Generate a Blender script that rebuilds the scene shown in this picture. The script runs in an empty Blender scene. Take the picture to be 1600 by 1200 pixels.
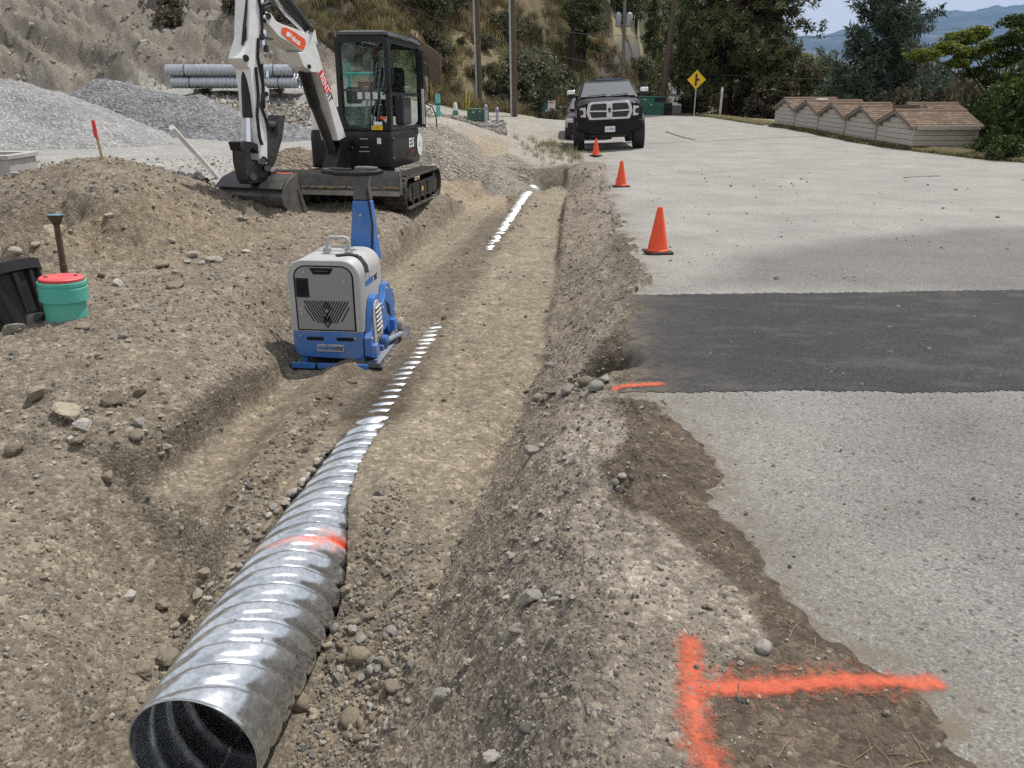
import bpy, bmesh, math, random
import numpy as np
from mathutils import Vector, Matrix, Euler, Quaternion
R = math.radians
SC = bpy.context.scene
COL = SC.collection

# ------------------------------------------------------------------ camera, sky, sun, exposure
F, CX, CY, CZ = 1202.0, 800.0, 600.0, 1.42         # the lens in photo pixels, eye height
PITCH = math.atan(488 / F)
SL = 0.0363                                         # the site falls away from the camera by this slope
cam = bpy.data.cameras.new('camera')
cam.sensor_width = 36; cam.lens = F / 1600 * 36; cam.clip_start = .05; cam.clip_end = 30000
cam_o = bpy.data.objects.new('camera', cam); COL.objects.link(cam_o)
cam_o.location = (0, 0, CZ); cam_o.rotation_euler = (math.pi / 2 - PITCH, 0, 0)
SC.camera = cam_o
SUN_EL, SUN_AZ = R(63), R(45)
sun = bpy.data.lights.new('sun', 'SUN'); sun.energy = 4.4; sun.angle = R(1.0); sun.color = (1, .955, .89)
sun_o = bpy.data.objects.new('sun', sun); COL.objects.link(sun_o)
sd = Vector((math.cos(SUN_EL) * math.sin(SUN_AZ), math.cos(SUN_EL) * math.cos(SUN_AZ), math.sin(SUN_EL)))
sun_o.rotation_mode = 'QUATERNION'; sun_o.rotation_quaternion = sd.to_track_quat('Z', 'Y'); sun_o.location = (30, 20, 60)
SC.view_settings.view_transform = 'Standard'; SC.view_settings.look = 'None'
SC.view_settings.gamma = 1; SC.view_settings.use_curve_mapping = False; SC.view_settings.exposure = 0.0
W = bpy.data.worlds.new('World'); SC.world = W; W.use_nodes = True
nt = W.node_tree; nt.nodes.clear()
def wn(t, **k):
    n = nt.nodes.new(t)
    for a, b in k.items(): setattr(n, a, b)
    return n
out = wn('ShaderNodeOutputWorld'); bg = wn('ShaderNodeBackground'); bg.inputs[1].default_value = .072
sky = wn('ShaderNodeTexSky', sky_type='NISHITA', sun_disc=False, sun_elevation=SUN_EL, sun_rotation=SUN_AZ)
sky.air_density = 1.0; sky.dust_density = .6; sky.ozone_density = 1.0
tc = wn('ShaderNodeTexCoord'); sp = wn('ShaderNodeSeparateXYZ'); nt.links.new(tc.outputs['Generated'], sp.inputs[0])
den = wn('ShaderNodeMath', operation='MAXIMUM'); den.inputs[1].default_value = 0.0; nt.links.new(sp.outputs[2], den.inputs[0])
den2 = wn('ShaderNodeMath', operation='ADD'); den2.inputs[1].default_value = .09; nt.links.new(den.outputs[0], den2.inputs[0])
cb = wn('ShaderNodeCombineXYZ')
for i in (0, 1):
    dv = wn('ShaderNodeMath', operation='DIVIDE'); nt.links.new(sp.outputs[i], dv.inputs[0]); nt.links.new(den2.outputs[0], dv.inputs[1]); nt.links.new(dv.outputs[0], cb.inputs[i])
nz = wn('ShaderNodeTexNoise'); nz.inputs['Scale'].default_value = .62; nz.inputs['Detail'].default_value = 9; nz.inputs['Roughness'].default_value = .58
mp = wn('ShaderNodeMapping'); mp.inputs['Location'].default_value = (4.6, 2.2, 0); nt.links.new(cb.outputs[0], mp.inputs[0]); nt.links.new(mp.outputs[0], nz.inputs['Vector'])
cr = wn('ShaderNodeValToRGB'); cr.color_ramp.elements[0].position = .26; cr.color_ramp.elements[1].position = .46
hz1 = wn('ShaderNodeMath', operation='MULTIPLY'); hz1.inputs[1].default_value = -5.0; nt.links.new(den.outputs[0], hz1.inputs[0])
hz2 = wn('ShaderNodeMath', operation='EXPONENT'); nt.links.new(hz1.outputs[0], hz2.inputs[0])
hz3 = wn('ShaderNodeMath', operation='MULTIPLY_ADD'); hz3.inputs[1].default_value = .26; nt.links.new(hz2.outputs[0], hz3.inputs[0]); nt.links.new(nz.outputs[0], hz3.inputs[2])
nt.links.new(hz3.outputs[0], cr.inputs[0])
mx = wn('ShaderNodeMix', data_type='RGBA'); nt.links.new(cr.outputs[0], mx.inputs[0]); nt.links.new(sky.outputs[0], mx.inputs[6])
mx.inputs[7].default_value = (10.5, 10.7, 11.0, 1)
nt.links.new(mx.outputs[2], bg.inputs[0]); nt.links.new(bg.outputs[0], out.inputs[0])
try:
    SC.cycles.use_denoising = False; SC.cycles.sample_clamp_indirect = 3.0; SC.cycles.max_bounces = 6; SC.cycles.volume_bounces = 0
    SC.cycles.transparent_max_bounces = 12; SC.cycles.caustics_reflective = False; SC.cycles.caustics_refractive = False
except Exception: pass

# ------------------------------------------------------------------ helpers
rng = np.random.default_rng(7); random.seed(7)
def pray(px, py):
    u = (px - CX) / F; v = -(py - CY) / F; c, s = math.cos(PITCH), math.sin(PITCH)
    return Vector((u, c + v * s, -s + v * c))
def on_plane(px, py, rel=0.0):                       # photo point -> place on the (sloping) site plane raised by rel
    d = pray(px, py); t = (rel - CZ) / (d.z + SL * d.y)
    return Vector((t * d.x, t * d.y, CZ + t * d.z))
def at_depth(px, py, Y):
    d = pray(px, py); t = Y / d.y
    return Vector((t * d.x, Y, CZ + t * d.z))
def on_vplane(px, py, O, n):                         # on the vertical plane through O with normal n
    d = pray(px, py); C = Vector((0, 0, CZ)); t = (O - C).dot(n) / d.dot(n)
    return C + d * t
def smooth01(x): x = np.clip(x, 0, 1); return x * x * (3 - 2 * x)

# numpy gradient noise
_P = np.random.default_rng(3).permutation(512).astype(np.int64); _P = np.concatenate([_P, _P, _P])
_A = np.random.default_rng(4).uniform(0, 2 * math.pi, 512); _GX, _GY = np.cos(_A), np.sin(_A)
def perlin(x, y, seed=0):
    x = x + seed * 17.31; y = y + seed * 9.17
    xi = np.floor(x).astype(np.int64); yi = np.floor(y).astype(np.int64); fx = x - xi; fy = y - yi
    u = fx * fx * fx * (fx * (fx * 6 - 15) + 10); v = fy * fy * fy * (fy * (fy * 6 - 15) + 10)
    def g(ix, iy, dx, dy):
        h = _P[(_P[ix & 511] + iy) & 511]; return _GX[h] * dx + _GY[h] * dy
    a = g(xi, yi, fx, fy); b = g(xi + 1, yi, fx - 1, fy); c = g(xi, yi + 1, fx, fy - 1); d = g(xi + 1, yi + 1, fx - 1, fy - 1)
    return ((a + u * (b - a)) * (1 - v) + (c + u * (d - c)) * v) * 1.5
def fbm(x, y, sc, octv=4, seed=0, gain=.5):
    s = 0; a = 1
    for i in range(octv): s = s + a * perlin(x / sc, y / sc, seed + i); sc /= 2.03; a *= gain
    return s

def link(o, parent=None):
    COL.objects.link(o)
    if parent is not None: o.parent = parent
    return o
def tag(o, label=None, cat=None, group=None, kind=None):
    if label: o['label'] = label
    if cat: o['category'] = cat
    if group: o['group'] = group
    if kind: o['kind'] = kind
    return o
def thing(name, label, cat, loc=(0, 0, 0), rz=0.0, group=None, rx=0.0, ry=0.0):
    o = bpy.data.objects.new(name, None); o.empty_display_size = .2; link(o)
    o.location = loc; o.rotation_euler = (rx, ry, rz); return tag(o, label, cat, group)
def copy_tree(o, parent=None, loc=None, rz=None, sc=None, label=None):
    c = o.copy(); COL.objects.link(c)
    if parent is not None: c.parent = parent
    if loc is not None: c.location = loc
    if rz is not None: c.rotation_euler = (o.rotation_euler[0], o.rotation_euler[1], rz)
    if sc is not None: c.scale = sc if hasattr(sc, '__len__') else (sc, sc, sc)
    if label: c['label'] = label
    for ch in o.children: copy_tree(ch, c)
    return c

class MB:                                            # collects shapes into one mesh
    def __init__(s): s.v = []; s.f = []
    def add(s, vs, fs):
        b = len(s.v); s.v += [tuple(v) for v in vs]; s.f += [tuple(i + b for i in f) for f in fs]; return s
    def box(s, x0, x1, y0, y1, z0, z1, m=None, taper=None):
        vs = [Vector((x, y, z)) for z in (z0, z1) for y in (y0, y1) for x in (x0, x1)]
        if taper:                                    # top shrunk about its middle
            cx, cy = (x0 + x1) / 2, (y0 + y1) / 2
            for i in range(4, 8): vs[i].x = cx + (vs[i].x - cx) * taper[0]; vs[i].y = cy + (vs[i].y - cy) * taper[1]
        if m is not None: vs = [m @ v for v in vs]
        return s.add(vs, [(0, 2, 3, 1), (4, 5, 7, 6), (0, 1, 5, 4), (1, 3, 7, 5), (3, 2, 6, 7), (2, 0, 4, 6)])
    def beam(s, p, q, w, h, up=(0, 0, 1)):
        p, q = Vector(p), Vector(q); d = (q - p); L = d.length; d = d / L; up = Vector(up)
        x = d.cross(up)
        if x.length < 1e-4: x = d.cross(Vector((0, 1, 0)))
        x.normalize(); z = x.cross(d)
        vs = [c + x * (a * w / 2) + z * (b * h / 2) for c in (p, q) for b in (-1, 1) for a in (-1, 1)]
        return s.add(vs, [(0, 2, 3, 1), (4, 5, 7, 6), (0, 1, 5, 4), (1, 3, 7, 5), (3, 2, 6, 7), (2, 0, 4, 6)])
    def tube(s, pts, r, n=10, cap=True, closed=False):
        pts = [Vector(p) for p in pts]; rs = r if hasattr(r, '__len__') else [r] * len(pts)
        rings = []; N = len(pts); ref = None
        for i, p in enumerate(pts):
            a = pts[(i - 1) % N] if (closed or i > 0) else p; b = pts[(i + 1) % N] if (closed or i < N - 1) else p
            d = (b - a).normalized()
            if ref is None: ref = d.cross(Vector((0, 0, 1))) if abs(d.z) < .9 else d.cross(Vector((1, 0, 0)))
            ref = (ref - d * ref.dot(d)).normalized(); e = d.cross(ref)
            rings.append([p + (ref * math.cos(2 * math.pi * k / n) + e * math.sin(2 * math.pi * k / n)) * rs[i] for k in range(n)])
        vs = [v for rg in rings for v in rg]; fs = []
        for i in range(N if closed else N - 1):
            for k in range(n):
                a, b = i * n + k, i * n + (k + 1) % n; c, d2 = ((i + 1) % N) * n + (k + 1) % n, ((i + 1) % N) * n + k
                fs.append((a, b, c, d2))
        if cap and not closed: fs.append(tuple(range(n - 1, -1, -1))); fs.append(tuple((N - 1) * n + k for k in range(n)))
        return s.add(vs, fs)
    def cyl(s, p, q, r, r2=None, n=16): return s.tube([p, q], [r, r if r2 is None else r2], n)
    def lathe(s, prof, n=24, c=(0, 0, 0), cap=True):
        c = Vector(c); vs = []; fs = []
        for r, z in prof:
            for k in range(n): vs.append(c + Vector((r * math.cos(2 * math.pi * k / n), r * math.sin(2 * math.pi * k / n), z)))
        for i in range(len(prof) - 1):
            for k in range(n): fs.append((i * n + k, i * n + (k + 1) % n, (i + 1) * n + (k + 1) % n, (i + 1) * n + k))
        if cap:
            if prof[0][0] > 1e-4: fs.append(tuple(range(n - 1, -1, -1)))
            if prof[-1][0] > 1e-4: fs.append(tuple((len(prof) - 1) * n + k for k in range(n)))
        return s.add(vs, fs)
    def prism(s, pts3, off):                         # a flat outline swept by off
        pts = [Vector(p) for p in pts3]; off = Vector(off); n = len(pts)
        return s.add(pts + [p + off for p in pts], [tuple(range(n - 1, -1, -1)), tuple(range(n, 2 * n))] + [(i, (i + 1) % n, n + (i + 1) % n, n + i) for i in range(n)])
    def loft(s, rings, cap=True, closed=True):
        n = len(rings[0]); vs = [v for r_ in rings for v in r_]; fs = []
        for i in range(len(rings) - 1):
            for k in range(n if closed else n - 1): fs.append((i * n + k, i * n + (k + 1) % n, (i + 1) * n + (k + 1) % n, (i + 1) * n + k))
        if cap and closed: fs.append(tuple(range(n - 1, -1, -1))); fs.append(tuple((len(rings) - 1) * n + k for k in range(n)))
        return s.add(vs, fs)
    def ring_frame(s, outer, inner, off):            # a flat frame (outer/inner outlines of equal length), thickened
        n = len(outer); off = Vector(off)
        vs = [Vector(p) for p in outer] + [Vector(p) for p in inner]; vs += [v + off for v in vs]; fs = []
        for i in range(n):
            j = (i + 1) % n
            fs += [(i, n + i, n + j, j), (2 * n + i, 2 * n + j, 3 * n + j, 3 * n + i), (i, j, 2 * n + j, 2 * n + i), (n + i, 3 * n + i, 3 * n + j, n + j)]
        return s.add(vs, fs)
    def mesh(s, name, m, smooth=None):
        me = bpy.data.meshes.new(name); me.from_pydata(s.v, [], s.f); me.validate(); me.update()
        bm = bmesh.new(); bm.from_mesh(me); bmesh.ops.recalc_face_normals(bm, faces=bm.faces); bm.to_mesh(me); bm.free()
        if m is not None: me.materials.append(m)
        if smooth:
            for p in me.polygons: p.use_smooth = True
            try: me.set_sharp_from_angle(angle=R(smooth))
            except Exception: pass
        return me
    def build(s, name, m, parent=None, smooth=35, bevel=0, seg=2, label=None):
        o = bpy.data.objects.new(name, s.mesh(name, m, smooth)); link(o, parent)
        if bevel:
            b = o.modifiers.new('bevel', 'BEVEL'); b.width = bevel; b.segments = seg; b.limit_method = 'ANGLE'; b.angle_limit = R(40); b.harden_normals = True
        if label: o['label'] = label
        return o

def rrect(x0, x1, y0, y1, r, n=5):                   # rounded rectangle outline in 2D; r = one radius or four (bl, br, tr, tl)
    r4 = r if hasattr(r, '__len__') else (r,) * 4; o = []
    for (cx, cy, a0, q) in ((x0 + r4[0], y0 + r4[0], 180, r4[0]), (x1 - r4[1], y0 + r4[1], 270, r4[1]), (x1 - r4[2], y1 - r4[2], 0, r4[2]), (x0 + r4[3], y1 - r4[3], 90, r4[3])):
        for k in range(n + 1): a = R(a0 + 90 * k / n); o.append((cx + q * math.cos(a), cy + q * math.sin(a)))
    return o

def text(name, body, size, m, parent, mat4, ext=.001, bold=0.0, align='CENTER', sx=1.0):
    c = bpy.data.curves.new(name, 'FONT'); c.body = body; c.size = size; c.extrude = ext; c.offset = bold; c.align_x = align; c.align_y = 'CENTER'
    t = bpy.data.objects.new('tmp', c); COL.objects.link(t)
    dg = bpy.context.evaluated_depsgraph_get(); me = bpy.data.meshes.new_from_object(t.evaluated_get(dg))
    bpy.data.objects.remove(t); me.materials.clear(); me.materials.append(m)
    me.transform(mat4 @ Matrix.Diagonal((sx, 1, 1, 1))); o = bpy.data.objects.new(name, me); return link(o, parent)
def frame(o, x, y): # matrix: text plane with origin o, x to the right, y up
    o, x, y = Vector(o), Vector(x).normalized(), Vector(y).normalized(); z = x.cross(y)
    return Matrix(((x.x, y.x, z.x, o.x), (x.y, y.y, z.y, o.y), (x.z, y.z, z.z, o.z), (0, 0, 0, 1)))

# ------------------------------------------------------------------ materials
def newmat(name):
    m = bpy.data.materials.new(name); m.use_nodes = True; t = m.node_tree
    return m, t, t.nodes['Principled BSDF']
def nd(t, ty, **k):
    n = t.nodes.new(ty)
    for a, b in k.items(): setattr(n, a, b)
    return n
def noise(t, scale, detail=4, rough=.55, vec=None):
    n = nd(t, 'ShaderNodeTexNoise'); n.inputs['Scale'].default_value = scale; n.inputs['Detail'].default_value = detail; n.inputs['Roughness'].default_value = rough
    if vec is not None: t.links.new(vec, n.inputs['Vector'])
    return n
def ramp(t, src, stops):
    r = nd(t, 'ShaderNodeValToRGB'); e = r.color_ramp.elements
    while len(e) < len(stops): e.new(.5)
    for i, (p, c) in enumerate(stops):
        e[i].position = p; e[i].color = (c, c, c, 1) if not hasattr(c, '__len__') else (*c, 1)
    t.links.new(src, r.inputs[0]); return r
def mixc(t, fac, a, b, mode='MIX'):
    n = nd(t, 'ShaderNodeMix', data_type='RGBA', blend_type=mode)
    for sock, v in ((0, fac), (6, a), (7, b)):
        if hasattr(v, 'links') or isinstance(v, bpy.types.NodeSocket): t.links.new(v, n.inputs[sock])
        elif sock == 0: n.inputs[0].default_value = v
        else: n.inputs[sock].default_value = (*v, 1) if len(v) == 3 else v
    return n.outputs[2]
def bump(t, p, src, dist, strength=.6, prev=None):
    b = nd(t, 'ShaderNodeBump'); b.inputs['Strength'].default_value = strength; b.inputs['Distance'].default_value = dist
    t.links.new(src, b.inputs['Height'])
    if prev is not None: t.links.new(prev, b.inputs['Normal'])
    t.links.new(b.outputs[0], p.inputs['Normal']); return b.outputs[0]
_mc = {}
def M(name, c, rough=.5, metal=0.0, var=.18, scale=6, bmp=0.0, bscale=60, dirt=None, dirt_amt=.5, coat=0.0, spec=.5):
    if name in _mc: return _mc[name]
    m, t, p = newmat(name); co = nd(t, 'ShaderNodeTexCoord').outputs['Object']
    n1 = noise(t, scale, 6, .65, co)
    r1 = ramp(t, n1.outputs[0], [(.3, 1 - var), (.7, 1 + var)])
    col = mixc(t, 1.0, c, r1.outputs[0], 'MULTIPLY')
    if dirt:
        n2 = noise(t, scale * .6, 8, .7, co); r2 = ramp(t, n2.outputs[0], [(.45, 0), (.68, dirt_amt)]); col = mixc(t, r2.outputs[0], col, dirt)
        rr = ramp(t, r2.outputs[0], [(0, rough), (1, .9)]); t.links.new(rr.outputs[0], p.inputs['Roughness'])
    else:
        rr = ramp(t, n1.outputs[0], [(.3, max(0, rough - .06)), (.7, min(1, rough + .1))]); t.links.new(rr.outputs[0], p.inputs['Roughness'])
    t.links.new(col, p.inputs['Base Color']); p.inputs['Metallic'].default_value = metal; p.inputs['Specular IOR Level'].default_value = spec
    if coat: p.inputs['Coat Weight'].default_value = coat; p.inputs['Coat Roughness'].default_value = .06
    if bmp: bump(t, p, noise(t, bscale, 5, .6, co).outputs[0], bmp)
    _mc[name] = m; return m
DUST = (.30, .25, .19)
# ------------------------------------------------------------------ terrain
PIPE0 = np.array([-1.055, 1.90]); PDIR = np.array([.0915, .9958]); PDIR /= np.linalg.norm(PDIR); PNRM = np.array([PDIR[1], -PDIR[0]])
PR, PAX, PLEN = .228, -.60, 16.75                   # culvert radius, its axis below the site plane, length
CP = [(0,1190,-.56),(80,1190,-.62),(160,1190,-.74),(60,1080,-.50),(130,1050,-.58),(190,1050,-.69),(10,900,-.34),(110,900,-.47),(190,880,-.57),(280,880,-.64),
 (0,760,-.22),(120,780,-.30),(200,780,-.40),(300,800,-.47),(380,760,-.42),(430,720,-.40),(330,730,-.41),(480,640,-.40),(520,600,-.40),(450,590,-.39),
 (0,600,-.05),(100,640,-.10),(200,660,-.17),(290,655,-.22),(210,730,-.27),(380,600,-.24),(420,540,-.20),(330,550,-.10),(200,560,0),(100,540,.05),(0,540,.05),
 (250,480,.08),(380,480,.0),(100,460,.1),(0,440,.1),(430,440,.02),(330,420,.1),(455,520,-.33),(520,450,-.22),(470,430,-.08),
 (620,335,.0),(560,340,.02),(700,312,0.0),(740,272,.05),(650,360,-.05),(600,395,-.15),(612,425,-.36),(680,368,-.38),(740,318,-.38),(790,285,-.38),
 (700,400,-.38),(760,330,-.38),(805,300,-.38),(640,470,-.38),(600,520,-.40),(820,400,-.38),(850,300,-.38),(800,500,-.40),(835,560,-.40),(700,600,-.40),
 (750,700,-.43),(650,700,-.42),(600,800,-.52),(680,800,-.48),(580,900,-.60),(640,900,-.53),(560,1000,-.69),(620,1050,-.62),(560,1150,-.74),(600,1190,-.69),(480,1180,-.82),
 (885,300,-.38),(868,450,-.38),(848,560,-.40),(808,650,-.42),(752,760,-.45),(716,850,-.47),(688,920,-.50),(650,1050,-.57),(625,1150,-.64),
 (905,270,0),(925,300,-.02),(932,350,-.05),(940,420,-.07),(900,420,-.24),(898,350,-.2),(962,480,-.03),(915,480,-.2),(962,560,-.04),(895,560,-.22),(885,615,-.16),
 (845,650,-.27),(935,640,-.02),(885,680,-.06),(838,720,-.17),(900,760,-.01),(800,800,-.21),(870,850,-.05),(765,900,-.27),(830,950,-.12),(738,1000,-.36),(800,1080,-.19),
 (715,1130,-.43),(755,1190,-.34),(690,1190,-.51),(840,1190,-.12),(930,900,0),(900,1050,0),(800,257,0),(850,255,0),(885,262,0),(700,260,.06),(640,300,.02),
 (0,285,.60),(60,268,.68),(150,250,.80),(220,262,.74),(270,286,.60),(320,302,.50),(380,316,.36),(430,331,.27),(0,340,.55),(100,330,.5),(200,340,.45),(300,350,.32),(400,352,.2),
 (0,400,.22),(150,400,.2),(300,390,.15),(450,380,.10),(520,365,.05),(500,332,.02),(560,400,-.06)]
XP = [(-6,11.5,.25),(-4.4,11.3,.2),(-8.5,11,.3),(-3.4,11,.15),(-12,10,.35),(-12,6,.3),(-8,5,.2),(-6,3,0),(-5,1,-.3),(-3,.8,-.5),(-5,16,.25),(-9,16,.28),(-14,18,.3),(-3,14,.06),(-2,16,.1),
 (-5,22,.3),(-10,24,.32),(-18,24,.35),(-6,28,.45),(-14,31,1.1),(-9,31,.9),(-5,31,.8),(-20,33,1.5),(-12,34,1.9),(-8,34,1.8),(-5,34,1.4),(-3,25,.6),(-2.55,27.5,1.0),(-2.1,29,.86),(-3,35,.75),(-1.5,32,.7),(-1.5,40,.95),(.3,40,.8),
 (0,22,.06),(0,30,.25),(2,35,.3),(-1,45,1.0),(2,48,.45),(3,50,.45),(-20,45,2),(-6,44,1.9),(-30,30,1.3),(-30,20,.6),
 (1.5,3,0),(3,2,0),(6,3,0),(6,8,0),(12,8,0),(3,10,0),(8,14,0),(13,14,0),(3,18,0),(8,20,.03),(12,22,.08),(4,27,.15),(9,28,.25),(12,33,.45),(5,38,.4),(9,40,.58),(11,47,.75),(8,50,.76),(4,50,.55),
 (3,60,.5),(10,62,.4),(12,72,1.5),(14.5,80,2.1),(21,108,3.9),(25,80,.5),(2.0,24,.05),(4,24.2,.16),(20,20,0),(16,36,.3),(15,27,.1),(20,45,.3),(.4,.5,0),(1.2,.6,0),(.5,1.4,0),(.8,1.5,0),(1.1,1.55,0),(.75,2.0,0),(.7,2.6,0),(.78,3.2,0),(.95,2.1,0),(.55,1.0,0),(.45,1.9,-.01),(-.4,.4,-.3),(.3,1.2,0),(-.35,1.0,-.8),(-1.2,1.3,-.86),(-1.0,.5,-.8),(2.4,13,0),(3.0,20,0)]
_pts = [(on_plane(a, b, c).x, on_plane(a, b, c).y, c) for a, b, c in CP] + XP
_pts = np.array(_pts, float)
def _tl(x, y): return np.clip(np.arctan2(x, y), -1.15, 1.15) * 1.6, np.log(np.clip(np.hypot(x, y), .5, 110))
_tu, _tv = _tl(_pts[:, 0], _pts[:, 1])
def _k(d2): return .5 * d2 * np.log(d2 + 1e-12)
_n = len(_pts); _A_ = np.zeros((_n + 3, _n + 3))
_A_[:_n, :_n] = _k((_tu[:, None] - _tu[None]) ** 2 + (_tv[:, None] - _tv[None]) ** 2) + np.eye(_n) * 2e-4
_A_[:_n, _n] = 1; _A_[:_n, _n + 1] = _tu; _A_[:_n, _n + 2] = _tv; _A_[_n:, :_n] = _A_[:_n, _n:].T
_w = np.linalg.solve(_A_, np.concatenate([_pts[:, 2], [0, 0, 0]]))
def tps(x, y):
    u, v = _tl(x, y); o = np.empty_like(u)
    for i in range(0, len(u), 40000):
        a, b = u[i:i + 40000], v[i:i + 40000]
        o[i:i + 40000] = _k((a[:, None] - _tu) ** 2 + (b[:, None] - _tv) ** 2) @ _w[:_n] + _w[_n] + a * _w[_n + 1] + b * _w[_n + 2]
    return o
def P2(pts, rel=0.0):                                # photo outline -> ground outline
    return np.array([(on_plane(p[0], p[1], p[2] if len(p) > 2 else rel).x, on_plane(p[0], p[1], p[2] if len(p) > 2 else rel).y) for p in pts])
def sdf(x, y, poly):                                 # signed distance, inside positive
    d = np.full(x.shape, 1e9); ins = np.zeros(x.shape, bool); n = len(poly)
    for i in range(n):
        ax, ay = poly[i]; bx, by = poly[(i + 1) % n]; ex, ey = bx - ax, by - ay; wx, wy = x - ax, y - ay
        t = np.clip((wx * ex + wy * ey) / (ex * ex + ey * ey + 1e-12), 0, 1)
        d = np.minimum(d, np.hypot(wx - ex * t, wy - ey * t))
        c = ((ay > y) != (by > y)) & (x < (bx - ax) * (y - ay) / (by - ay + 1e-12) + ax); ins ^= c
    return np.where(ins, d, -d)
def pdist(x, y, line):                               # distance to a polyline, side (+ = right of travel), position 0..1
    best = np.full(x.shape, 1e9); side = np.zeros(x.shape); pos = np.zeros(x.shape); n = len(line) - 1
    for i in range(n):
        ax, ay = line[i]; bx, by = line[i + 1]; ex, ey = bx - ax, by - ay; wx, wy = x - ax, y - ay
        t = np.clip((wx * ex + wy * ey) / (ex * ex + ey * ey), 0, 1); d = np.hypot(wx - ex * t, wy - ey * t)
        m = d < best; best = np.where(m, d, best); side = np.where(m, np.sign(wx * ey - wy * ex), side); pos = np.where(m, (i + t) / n, pos)
    return best, side, pos
# outlines on the ground
ROAD = np.concatenate([P2([(1530,1215),(1478,1130),(1400,1065),(1290,985),(1190,880),(1120,800),(1128,740),(1085,690),(1050,650),(1030,622),(985,606),(986,575),(980,520),(985,462),(1003,425),(985,385),(962,330),(945,285),(935,250)]),
  np.array([[2.3,25],[2.0,34],[1.0,45],[1.0,48],[2.2,49.6],[4.5,51.6],[7.6,54.5],[9.7,54],[10.6,47],[11.1,40],[11.3,33],[11.5,26],[12.2,21],[14,16],[18,12],[26,6],[26,-6],[4,-6],[2.6,-2],[1.6,.4]])])
PATCH = P2([(970,612),(1040,613),(1300,612),(1610,612),(2600,612),(2500,448),(1610,453),(1250,458),(970,462)])
DARKBAND = np.array([[1.3,6.1],[4,6.0],[18,5.9],[18,10.3],[9,9.8],[5.2,9.2],[3.0,8.2],[1.9,7.0]])  # outline of the darker grey band across the pavement
CUT = P2([(228,772,-.4),(240,762,-.4),(300,715,-.4),(360,668,-.38),(420,612,-.36),(452,570,-.36)])
TOE = P2([(600,1210,-.86),(650,1050,-.72),(688,920,-.58),(716,850,-.5),(752,760,-.45),(808,650,-.42),(848,560,-.4),(868,450,-.38),(885,300,-.38)])
FLOOR = np.concatenate([CUT, P2([(520,500,-.38),(612,425,-.38),(680,368,-.38),(740,318,-.38),(793,284,-.38),(884,284,-.38),(885,300,-.38),(868,450,-.38),(848,560,-.4),(808,650,-.42),(752,760,-.45),(716,850,-.5),(640,880,-.55),(440,860,-.5),(330,830,-.48),(250,800,-.45)])])
FARROAD = np.array([[5,55],[9.5,54],[11.5,60],[16.5,80],[24,108],[30,125],[26,127],[19.5,110],[12.5,80],[7,62]])
_hb = np.array([(-80,26),(-40,30),(-20,36.5),(-10,37.5),(-5,38.5),(-2,43),(.5,45.5),(3,51),(8,57),(11,66),(14,85),(19,112),(26,140),(60,190)], float)
def pipe_uv(x, y): return (x - PIPE0[0]) * PDIR[0] + (y - PIPE0[1]) * PDIR[1], (x - PIPE0[0]) * PNRM[0] + (y - PIPE0[1]) * PNRM[1]
def regions(x, y):
    r = {}; rr = np.hypot(x, y)
    wob = fbm(x, y, .5, 4, 11) * .06 + fbm(x, y, .09, 2, 15) * .02
    r['road_d'] = sdf(x, y, ROAD) + wob * np.clip(rr / 4, .7, 3)
    r['road'] = smooth01(r['road_d'] / .12 + .5)
    r['patch_d'] = sdf(x, y, PATCH) + wob * .45
    d, s, p = pdist(x, y, TOE); r['toe'] = np.where(s > 0, d, -d); r['toep'] = p
    u, v = pipe_uv(x, y); r['u'], r['v'] = u, v
    r['bank'] = smooth01(r['toe'] / .1 + .3) * (1 - smooth01((r['toe'] - .75) / .4)) * (rr < 19)
    yb = np.interp(x, _hb[:, 0], _hb[:, 1]); r['hill'] = y - yb
    r['floor_d'] = sdf(x, y, FLOOR) + fbm(x, y, .3, 3, 19) * .025; r['floor'] = smooth01(r['floor_d'] / np.interp(y, [3.2, 4.4], [.55, .10]) + .4)
    cd, cs, cp = pdist(x, y, CUT); r['cut_d'] = np.where(cs > 0, cd, -cd); r['cut_p'] = cp
    return r
PIT = [on_plane(945, 580, -.1), on_plane(72, 312, .6), on_plane(15, 345, .5), Vector((.95, 18.85, 0)), on_plane(150, 290, .75), on_plane(395, 330, .3)]
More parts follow.
